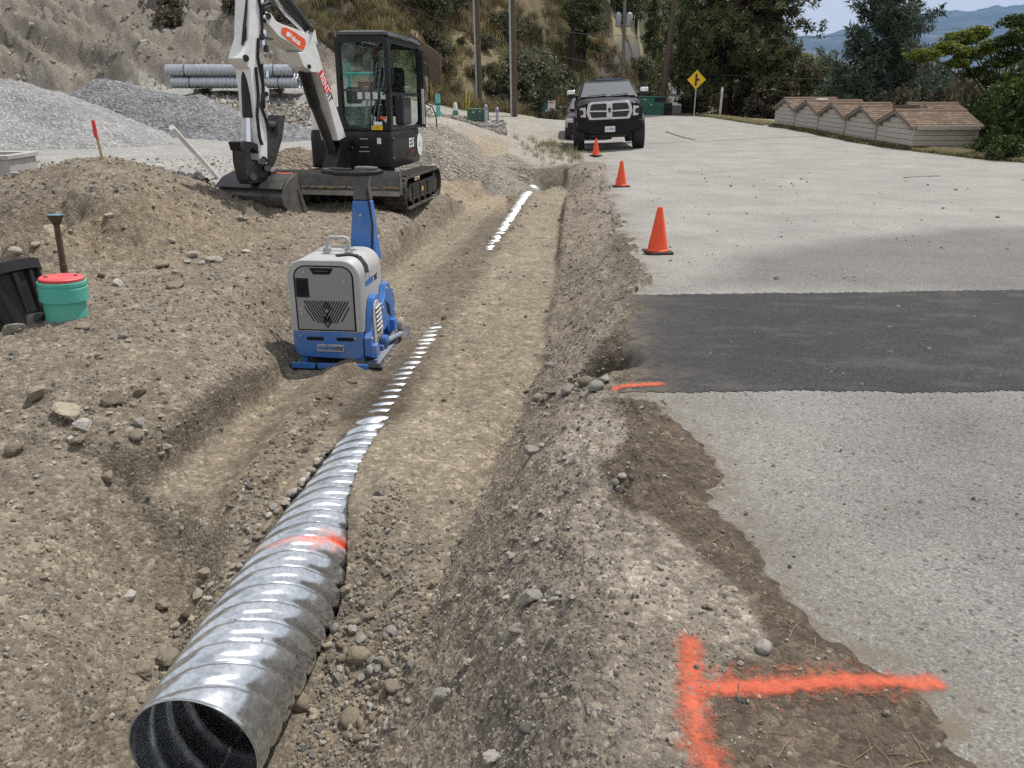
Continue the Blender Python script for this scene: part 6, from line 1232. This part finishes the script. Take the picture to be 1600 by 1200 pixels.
pads = [(1445,83,28,.75),(1480,72,28.5,.8),(1505,56,29,.85),(1530,47,29.2,.7),(1515,80,28.4,.8),(1545,75,29,.55),(1560,96,28,.6),(1500,96,28.2,.6),(1528,110,28,.7),(1560,125,28,.7),(1548,160,28,.8),(1590,30,26.5,.7),(1575,62,27,.75),(1600,50,26,.8),(1548,66,28,.5),(1585,85,27,.8)]
for i, (px, py, Y, s) in enumerate(pads):
    c_ = at_depth(px, py, Y) - Vector((sx_, sy_, -4)); tr_.tube([Vector((0, 0, -1)), Vector((c_.x * .05, c_.y * .05, c_.z * .55)), Vector((c_.x * .30, c_.y * .3, c_.z * .78)), Vector((c_.x * .8, c_.y * .8, c_.z * .95)), c_], [.11, .06, .04, .022, .01], 6)
    o = bpy.data.objects.new('leaf_pad', LT2[1]); link(o, su); dk = i in (11, 12, 13, 15, 8, 9, 10)
    if dk:
        if 'LT4' not in globals(): LT4 = bush_mesh('leafyd', 45, .8, .75, 110, 20, .11, LEAFG, 5)
        o.data = LT4[1]
    o.location = c_ - Vector((0, 0, .35 * s)); o.scale = (s * .92, s * .85, s * .62); o.rotation_euler = (0, 0, i * 1.7)
tr_.build('trunk', BR, su, 60)
for i, (px, py, Y, s) in enumerate([(1556,236,23.5,.4),(1575,240,22.0,.5),(1598,246,20.5,.6),(1572,222,26,.6),(1590,226,24,.7),(1612,236,21.8,.8)]):
    d = pray(px, 112); x = d.x / d.y * Y; tree_obj('low_shrub', 'low green shrub at the pavement edge right of the nearest shed, ' + ('front row' if Y < 23 else 'behind the front row'), Vector((x, Y, gz(x, Y) - .05)), LT3, 'low shrubs right of the sheds', s, rt.uniform(0, 6), ('stems', 'foliage'))

# bare grey stems showing in the right-hand bush
# ------------------------------------------------------------------ scattering: grass tufts and stones as instances
def scatter(name, pts, scl, rot, protos, label, cat, pick=None, tonev=None):
    col = bpy.data.collections.new(name + '_kinds')
    for me in protos: o = bpy.data.objects.new(me.name, me); col.objects.link(o)
    n = len(pts); me = bpy.data.meshes.new(name); me.vertices.add(n); me.vertices.foreach_set('co', np.asarray(pts, np.float32).ravel())
    a = me.attributes.new('scl', 'FLOAT_VECTOR', 'POINT'); a.data.foreach_set('vector', np.asarray(scl, np.float32).ravel()); a = me.attributes.new('rot', 'FLOAT_VECTOR', 'POINT'); a.data.foreach_set('vector', np.asarray(rot, np.float32).ravel())
    a = me.attributes.new('idx', 'INT', 'POINT'); a.data.foreach_set('value', np.asarray(pick if pick is not None else np.arange(n) % len(protos), np.int32))
    o = link(bpy.data.objects.new(name, me)); o['kind'] = 'stuff'
    if label: o['label'] = label
    ng = bpy.data.node_groups.new(name, 'GeometryNodeTree'); ng.interface.new_socket('Geometry', in_out='INPUT', socket_type='NodeSocketGeometry'); ng.interface.new_socket('Geometry', in_out='OUTPUT', socket_type='NodeSocketGeometry')
    N = ng.nodes; gi_ = N.new('NodeGroupInput'); go_ = N.new('NodeGroupOutput'); ip = N.new('GeometryNodeInstanceOnPoints'); ci = N.new('GeometryNodeCollectionInfo'); ci.inputs['Collection'].default_value = col; ci.inputs['Separate Children'].default_value = True; ci.inputs['Reset Children'].default_value = True
    def attr(nm, ty): q_ = N.new('GeometryNodeInputNamedAttribute'); q_.data_type = ty; q_.inputs['Name'].default_value = nm; return q_.outputs['Attribute']
    er = N.new('FunctionNodeEulerToRotation'); L = ng.links; L.new(attr('rot', 'FLOAT_VECTOR'), er.inputs[0])
    L.new(gi_.outputs[0], ip.inputs['Points']); L.new(ci.outputs[0], ip.inputs['Instance']); ip.inputs['Pick Instance'].default_value = True; L.new(attr('idx', 'INT'), ip.inputs['Instance Index']); L.new(er.outputs[0], ip.inputs['Rotation']); L.new(attr('scl', 'FLOAT_VECTOR'), ip.inputs['Scale']); L.new(ip.outputs[0], go_.inputs[0])
    md = o.modifiers.new('scatter', 'NODES'); md.node_group = ng; return o
def tuft(name, seed, m, n=26, h=.32, w=.14):
    rg = np.random.default_rng(seed); V, Fc, tn = [], [], []
    for i in range(n):
        an = rg.uniform(0, 6.283); b = np.array([rg.normal(0, w * .5), rg.normal(0, w * .5), -.02]); d = np.array([math.cos(an), math.sin(an), 0]); sdv = np.array([-d[1], d[0], 0]) * .008; H_ = h * rg.uniform(.5, 1.2); ln = rg.uniform(.15, .8) * H_
        V += [b - sdv, b + sdv, b + d * ln * .4 + np.array([0, 0, H_ * .65]) + sdv * .7, b + d * ln * .4 + np.array([0, 0, H_ * .65]) - sdv * .7, b + d * ln + np.array([0, 0, H_])]; k = len(V) - 5; Fc += [(k, k + 1, k + 2, k + 3), (k + 3, k + 2, k + 4)]; tn += [np.clip(rg.normal(.5, .25), 0, 1)] * 5
    me = bpy.data.meshes.new(name); me.from_pydata([tuple(v) for v in V], [], Fc); at = me.attributes.new('tone', 'FLOAT', 'POINT'); at.data.foreach_set('value', np.array(tn, np.float32)); me.materials.append(m); return me
rg = np.random.default_rng(77)
def hgrid(x, y): return height(np.asarray(x), np.asarray(y))
n = 9000; px = rg.uniform(430, 1040, n); Y = rg.uniform(40, 66, n); x = (px - 800) / F * Y * .96; ok = (Y > np.interp(x, _hb[:, 0], _hb[:, 1]) - 2.5) & (fbm(x, Y, 3.2, 3, 55) > -.25); x, Y = x[ok], Y[ok]
s_ = rg.uniform(.8, 2.2, len(x)); tn_ = (fbm(x, Y, 4, 3, 57) > .1).astype(int)
scatter('dry_grass', np.stack([x, Y, hgrid(x, Y)], 1), np.stack([s_ * 1.3, s_ * 1.3, s_], 1), np.stack([s_ * 0, s_ * 0, rg.uniform(0, 6.28, len(x))], 1), [tuft('tuft_a', 1, DRYG), tuft('tuft_b', 2, DRYG), tuft('tuft_c', 3, GRG)], 'dry straw coloured grass covering the hillside', 'grass', rg.integers(0, 2, len(x)) + tn_)
n = 26000; Y = rg.uniform(17, 56, n); xr = np.interp(Y, [16, 21, 26, 33, 40, 47, 56], [14, 12.2, 11.5, 11.3, 11.1, 10.6, 9.6]); x = xr + np.abs(rg.normal(.0, .55, n)) - .05; dd_ = sdf(x, Y, ROAD); ok = (dd_ < .03) & (fbm(x, Y, .8, 3, 58) > -.35); x, Y = x[ok], Y[ok]; s_ = rg.uniform(.16, .34, len(x))
scatter('verge_grass', np.stack([x, Y, hgrid(x, Y)], 1), np.stack([s_ * 2.2, s_ * 2.2, s_], 1), np.stack([s_ * 0, s_ * 0, rg.uniform(0, 6.28, len(x))], 1), [tuft('tuft_d', 4, GRG), tuft('tuft_e', 5, DRYG), tuft('tuft_f', 6, GRG)], 'short dry green grass verge along the far pavement edge', 'grass', rg.integers(0, 3, len(x)))
n = 130; x = rg.normal(1.3, .55, n); Y = rg.normal(24.5, 2.6, n); ok = (x < 2.1); x, Y = x[ok], Y[ok]; s_ = rg.uniform(.3, .8, len(x))
scatter('weeds', np.stack([x, Y, hgrid(x, Y)], 1), np.stack([s_, s_, s_], 1), np.stack([s_ * 0, s_ * 0, rg.uniform(0, 6.28, len(x))], 1), [tuft('tuft_g', 7, GRG, 14), tuft('tuft_h', 8, DRYG, 14)], 'sparse weeds in the gravel left of the pickup truck', 'weeds')
# ------------------------------------------------------------------ stones
def stone_mat(name, c, var=.3):
    m, t, p = newmat(name); co = nd(t, 'ShaderNodeTexCoord').outputs['Object']; oi = nd(t, 'ShaderNodeObjectInfo')
    r0 = ramp(t, oi.outputs['Random'], [(0, 1 - var), (.5, 1), (1, 1 + var)]); n1 = noise(t, 3, 6, .65, co); r1 = ramp(t, n1.outputs[0], [(.3, .75), (.7, 1.2)])
    col = mixc(t, 1, c, r0.outputs[0], 'MULTIPLY'); col = mixc(t, 1, col, r1.outputs[0], 'MULTIPLY'); t.links.new(col, p.inputs['Base Color']); p.inputs['Roughness'].default_value = .9; p.inputs['Specular IOR Level'].default_value = .25
    bump(t, p, noise(t, 14, 5, .65, co).outputs[0], .04, .5); return m
ST = [stone_mat('stone_grey', (.29, .275, .25)), stone_mat('stone_tan', (.33, .285, .22)), stone_mat('stone_brown', (.24, .20, .15)), stone_mat('stone_pale', (.40, .375, .33)), stone_mat('stone_dark', (.175, .168, .155))]
def stone_mesh(name, seed, m, ang, sub=2):
    rg = np.random.default_rng(seed); bm = bmesh.new(); bmesh.ops.create_icosphere(bm, subdivisions=sub, radius=1)
    ks = [(Vector(tuple(rg.normal(size=3))).normalized(), rg.uniform(.38 if ang > 7 else .55, .80 if ang > 7 else .92)) for _ in range(ang + 3 if ang > 7 else ang)]; of = rg.uniform(0, 50, 3); sc_ = Vector((1, rg.uniform(.65, .9), rg.uniform(.45, .75)))
    for v in bm.verts:
        d = v.co.normalized(); r_ = 1.0
        for n_, h in ks:
            c_ = d.dot(n_)
            if c_ > 0: r_ = min(r_, h / c_)
        from mathutils import noise as mn
        r_ *= 1 + .10 * mn.noise(d * 1.7 + Vector(tuple(of))) + .05 * mn.noise(d * 4 + Vector(tuple(of))); v.co = Vector((d.x * r_ * sc_.x, d.y * r_ * sc_.y, d.z * r_ * sc_.z))
    me = bpy.data.meshes.new(name); bm.to_mesh(me); bm.free(); me.materials.append(m)
    if ang < 7:
        for p in me.polygons: p.use_smooth = True
        try: me.set_sharp_from_angle(angle=R(42))
        except Exception: pass
    return me
ROUND = [stone_mesh('pebble', 100 + i, ST[i % 5], 6) for i in range(5)]; ANG = [stone_mesh('chip', 200 + i, ST[i % 5], 11) for i in range(5)]
SMALL = [stone_mesh('grit', 300 + i, ST[i % 5], 5 + i % 4, 1) for i in range(10)]
# fine stones, by the ten thousand
rg = np.random.default_rng(99)
n = 150000
r_ = np.exp(rg.uniform(math.log(1.25), math.log(19), n)); a_ = rg.uniform(-.74, .66, n); x, y = r_ * np.sin(a_), r_ * np.cos(a_); rgx = regions(x, y)
dens = np.full(n, .30); dens = np.where(rgx['bank'] > .3, .5, dens); dens = np.where(rgx['floor'] > .5, .06, dens)
shl = (rgx['toe'] > .8) & (rgx['road'] < .5); dens = np.where(shl, .15, dens); dens = np.where(rgx['road'] > .5, .012, dens)
ub = rgx['u'] + fbm(x, y, .35, 3, 207) * .5; dens = np.where((rgx['v'] > .15) & (rgx['toe'] < .1) & (rgx['u'] < 2.6), np.maximum(dens, .9 * smooth01((1.7 - ub) / .7)), dens); brm = (np.abs(rgx['v'] + .34) < .11) & (rgx['u'] > .2) & (rgx['u'] < 3.2); dens = np.where(brm, 1.0, dens)
dens = np.where((np.abs(rgx['v']) < .45) & (rgx['u'] > 2.6), .14, dens); dens = np.where((x < -1.4) & (r_ < 12) & (rgx['floor'] < .5), .48, dens); dens = np.where((np.abs(rgx['v']) < .25) & (rgx['u'] > -.2) & (rgx['u'] < 3.3), 0, dens)
dens = dens * np.clip(.75 + .9 * fbm(x, y, .7, 3, 201), .1, 1.4)
ok = rg.random(n) < dens * .8; x, y, r_ = x[ok], y[ok], r_[ok]
s_ = (.0028 + .0013 * r_) * np.exp(rg.normal(0, .42, len(x))) * np.where(brm[ok], 1.7, 1) * np.where((rgx['v'][ok] > .15) & (rgx['toe'][ok] < .05) & (rgx['u'][ok] < 2.6), 1 + .7 * smooth01((1.6 - ub[ok]) / .7), 1) * np.where((rgx['bank'][ok] > .3), .95, 1); s_ = np.clip(s_, .002, .05)
z = hgrid(x, y); roadk = rgx['road_d'][ok] > 0
scl = s_[:, None] * rg.uniform(.75, 1.25, (len(x), 3)); pk = rg.integers(0, 10, len(x))
moist = (np.abs(rgx['v'][ok]) < .4) & (rgx['u'][ok] > 2); pk = np.where(moist, 2 + 5 * rg.integers(0, 2, len(x)), pk); pk = np.where(rg.random(len(x)) < .35, np.where(rgx['bank'][ok] > .3, 0, 1) + 5 * rg.integers(0, 2, len(x)), pk)
scatter('gravel', np.stack([x, y, z + s_ * .12 + roadk * .02], 1), scl, rg.uniform(0, 6.28, (len(x), 3)), SMALL, 'loose small stones and grit strewn over the dirt', 'gravel', pk)
# twigs and dry needles on the shoulder
tw = MB()
for i in range(1): tw.tube([(-.5, 0, 0), (-.1, .06, .05), (.5, 0, 0)], [.028, .03, .012], 5)
twm = tw.mesh('twig', M('twig_brown', (.20, .14, .085), .8, var=.4), 60)
n = 420; r2 = np.exp(rg.uniform(math.log(1.4), math.log(6), n)); a2 = rg.uniform(-.15, .62, n); x, y = r2 * np.sin(a2), r2 * np.cos(a2); q_ = regions(x, y); ok = (q_['toe'] > .5) & (q_['road'] < .6); x, y = x[ok], y[ok]
ln = rg.uniform(.02, .09, len(x)); scatter('twigs', np.stack([x, y, hgrid(x, y) + .004], 1), np.stack([ln, ln * .6, ln * .4], 1), np.stack([ln * 0, rg.normal(0, .1, len(x)), rg.uniform(0, 6.28, len(x))], 1), [twm], 'dry twigs and needles on the dirt shoulder', 'twigs')
# stones one can pick out, each an object
_sc = 0
def rock(name, px, py, wpx, me, label, group=None, sink=.35, sq=(1, 1, 1), rz=None):
    p = hit(px, py); d = (p - Vector((0, 0, CZ))); dep = d.y * math.cos(PITCH) - d.z * math.sin(PITCH); s = wpx / F * dep / 2
    o = bpy.data.objects.new(name, me); link(o); o.scale = (s * sq[0], s * sq[1], s * sq[2]); o.location = (p.x, p.y, p.z + s * .45 * (1 - sink) ); rr_ = random.uniform(0, 6.28) if rz is None else rz
    o.rotation_euler = (random.uniform(-.3, .3), random.uniform(-.3, .3), rr_); tag(o, label, 'rock' if name == 'rock' else 'stone', group); return o
big = [(58,628,42,1,8,'flat angular grey slab, leftmost of the big rocks on the left bank'),(110,655,52,1,9,'angular tan rock with dark underside, right of the flat grey slab'),(180,634,44,2,8,'brown blocky rock in the upper middle of the left bank rocks'),(217,622,26,2,9,'small brown wedge rock touching the brown blocky rock'),(218,666,30,0,10,'upright pointed grey rock on the left bank'),(216,690,26,2,7,'low brown rock below the pointed grey rock'),(122,692,24,2,7,'rounded brown rock below the angular tan rock'),(130,672,30,3,8,'flat pale rock just under the angular tan rock'),(260,702,22,3,8,'pale flat rock nearest the dark trench cut'),(255,722,18,1,8,'tan pointed rock on the lip of the trench cut'),(25,712,30,2,7,'brown rock at the left edge below the rock cluster'),(170,752,30,2,9,'sharp brown rock lying alone on the smooth dirt slope'),(205,936,26,3,9,'pale pyramid shaped rock left of the culvert'),(252,950,30,2,9,'flat brown rock right of the pale pyramid rock'),(295,965,34,2,8,'squarish brown rock against the gravel left of the culvert'),(262,1035,44,1,8,'large tan block touching the culvert near its open end'),(232,1062,34,1,8,'squared tan rock at the left shoulder of the culvert mouth'),(322,900,34,2,9,'flat brown slab in the gravel left of the orange paint band'),
 (560,1035,40,2,3,'largest rounded brown boulder right of the culvert'),(465,1105,40,2,5,'brown rock wedged under the right side of the culvert'),(612,1080,30,1,3,'round tan cobble at the foot of the right bank near the bottom'),(580,1050,20,0,3,'grey oval cobble between the two largest cobbles'),(548,1128,34,2,6,'low brown cobble right of the culvert mouth'),(690,1092,28,0,3,'smooth grey cobble set in the right bank'),(770,1192,50,3,8,'big pale rock cut by the bottom edge of the photo'),(822,1140,24,4,6,'dark grey oval rock on the bank near the bottom'),(830,945,44,0,9,'flat grey broken slab in the middle of the right bank'),(805,985,30,0,8,'pale grey rock just below the broken slab on the bank'),(1192,1018,28,0,3,'flat round grey cobble on the pale dust beside the orange T'),(1036,916,18,3,9,'small square pale chip on the grey shoulder'),(830,712,36,0,10,'grey chipped rock on the bank top halfway along'),(972,748,14,3,3,'small white pebble beside a grey disc stone'),(960,760,16,0,3,'flat grey disc stone on the dirt shoulder'),
 (945,600,24,0,8,'grey rock at the rim of the hole by the dark patch'),(915,602,26,2,6,'brown rock left of the hole rim'),(888,612,24,0,7,'grey cobble in the rubble below the hole'),(858,575,16,0,3,'round grey cobble on the bank above the rubble'),(862,618,24,2,8,'brown angular rock at the left of the hole rubble'),(930,612,26,0,6,'grey rock just below the hole'),(840,628,22,2,6,'brown rock at the foot of the hole rubble'),
 (22,522,44,3,9,'pale tan boulder in front of the black tub'),(52,505,40,0,9,'grey faceted boulder between the tub and the teal riser'),(85,372,40,1,8,'tan boulder behind the rusty pipe'),(25,395,20,1,3,'round tan cobble left of the rusty pipe'),(58,392,14,1,3,'upright tan cobble just left of the rusty pipe'),(300,402,18,3,3,'white cobble at the left of the pale cluster on the mound foot'),(330,408,20,3,6,'largest white cobble in the pale cluster on the mound foot'),(315,414,14,3,3,'white oval cobble in the pale cluster'),(342,410,16,3,3,'white round cobble at the right of the pale cluster'),(293,413,12,3,6,'white chip under the pale cluster'),(385,396,14,3,3,'pale cobble right of the pale cluster'),(268,378,13,3,3,'pale egg shaped stone above the pale cluster'),(172,345,14,3,8,'pale pointed stone on the mound face'),(275,428,14,3,6,'pale stone below the pale cluster'),(375,348,11,3,3,'pale cobble high on the mound right side'),(384,344,11,3,3,'second pale cobble high on the mound right side'),(192,528,22,3,9,'yellowish flat stone in front of the teal riser'),(385,480,14,0,6,'grey stone left of the compactor'),(130,516,20,2,6,'brown stone right of the boulders by the riser'),(185,447,20,3,7,'pale stone right of the rusty pipe'),(275,450,26,2,7,'flat brown stone half sunk on the bench'),(160,435,14,2,5,'dark clod of dirt right of the rusty pipe'),(255,418,22,2,6,'dark clod of dirt left of the pale cluster'),
 (8,268,18,0,8,'grey rock by the concrete box at the left edge'),(25,276,14,3,8,'pale rock under the concrete box'),(250,264,16,3,5,'pale rock left of the black drain pipe'),(268,270,12,1,5,'tan rock in front of the black drain pipe'),(310,275,12,0,6,'grey rock between the drain pipe and the white pipe')]
_cache = {}
for i, (px, py, w, mi, an, lab) in enumerate(big):
    key = (mi, an, i % 3)
    if key not in _cache: _cache[key] = stone_mesh('rock', 400 + len(_cache), ST[mi], an, 3)
    rock('rock', px, py, w * 1.12, _cache[key], lab, None)
def zone(px, py):
    if px > 640: return ' level with the short orange dash' if py < 680 else ' level with the broken grey slab' if py < 980 else ' near the bottom of the photo'
    if px > 500 and py > 900: return ', close by the culvert mouth' if py > 1060 else ', level with the orange paint band' if py < 960 else ', between paint band and mouth'
    if py > 700 and px > 220: return ' near the culvert mouth' if py > 930 else ' beside the orange paint band' if py > 800 else ' beyond the orange paint band'
    return ' among the big slabs' if py < 720 and px < 300 else ' on the smooth slope below the slabs' if py >= 720 else ' toward the compactor'
def crop(pts, n, wr, kinds, label, group, seed):
    rs = random.Random(seed)
    for i in range(n):
        (ax, ay, ar), (bx, by, br) = rs.choice(pts); t = rs.random(); k = ar + (br - ar) * t; px, py = ax + (bx - ax) * t + rs.gauss(0, k), ay + (by - ay) * t + rs.gauss(0, k * .6)
        rock('stone', px, py, rs.uniform(*wr), rs.choice(kinds), label + zone(px, py), group, .3)
crop([((560,940,25),(590,1150,30)),((520,1010,12),(640,1060,22))], 62, (9, 24), [ROUND[0], ROUND[1], ROUND[2], ROUND[2], ROUND[0]], 'loose cobble right of the culvert', 'cobbles right of the culvert', 1)
crop([((262,1000,9),(440,800,6)),((430,810,5),(522,722,3))], 60, (8, 20), [ROUND[0], ANG[1], ROUND[1], ANG[2], ROUND[3]], 'loose stone in the berm left of the culvert', 'stones left of the culvert', 2)
crop([((800,880,40),(760,1120,40)),((880,700,25),(800,980,35))], 60, (8, 20), [ANG[0], ROUND[0], ANG[4], ANG[0], ANG[3]], 'loose grey stone on the right bank', 'stones on the right bank', 3)
crop([((860,610,14),(950,600,12)),((840,640,14),(900,590,14))], 24, (9, 17), [ANG[0], ROUND[2], ROUND[0], ANG[4]], 'grey rubble stone below the hole', 'rubble below the hole', 4)
crop([((100,640,60),(260,690,40)),((40,800,40),(200,560,70))], 46, (8, 17), [ANG[0], ANG[1], ANG[3], ANG[2]], 'loose angular stone on the left bank', 'stones on the left bank', 5)
# rubble under the culvert stack and along the cut bank, each block a thing only near enough to tell apart
rb_pts, rb_s = [], []
for i in range(2600):
    px = rg.uniform(262, 520); py = rg.normal(158, 15); 
    Y = 31.6 - (py - 150) * .05 + rg.normal(0, .3); d = pray(px, py); xx = d.x / d.y * Y; rb_pts.append((xx, Y)); rb_s.append(.05 + .16 * rg.random() ** 2)
for i in range(1500):
    px = rg.uniform(655, 790); Y = rg.uniform(28, 37); d = pray(px, 150); xx = d.x / d.y * Y; rb_pts.append((xx, Y)); rb_s.append(.03 + .12 * rg.random() ** 2)
for i in range(2600):
    px = rg.uniform(-20, 520); Y = rg.uniform(36, 50); d = pray(px, 150); xx = d.x / d.y * Y; rb_pts.append((xx, Y)); rb_s.append(.03 + .20 * rg.random() ** 7)
rb = np.array(rb_pts); s_ = np.array(rb_s); RB = [stone_mesh('block', 500 + i, ST[(0, 1, 3, 0)[i]], 9, 1) for i in range(4)]
scatter('rubble', np.stack([rb[:, 0], rb[:, 1], hgrid(rb[:, 0], rb[:, 1]) + s_ * .3], 1), s_[:, None] * rg.uniform(.7, 1.3, (len(s_), 3)), rg.uniform(0, 6.28, (len(s_), 3)), RB, 'broken rubble under the stacked culverts and on the cut slope', 'rubble')
# the air: pale haze that turns the far mountains blue
hz_ = MB().box(-9500, 14500, -1200, 12800, -150, 1150).build('haze', None, None, 0); hm_ = bpy.data.materials.new('haze_air'); hm_.use_nodes = True; ht = hm_.node_tree; ht.nodes.clear()
ho = ht.nodes.new('ShaderNodeOutputMaterial'); hv = ht.nodes.new('ShaderNodeVolumePrincipled'); hv.inputs['Color'].default_value = (.25, .49, 1, 1); hv.inputs['Density'].default_value = 4.0e-5; hv.inputs['Anisotropy'].default_value = .2; ht.links.new(hv.outputs[0], ho.inputs['Volume'])
hz_.data.materials.append(hm_); hz_['kind'] = 'stuff'
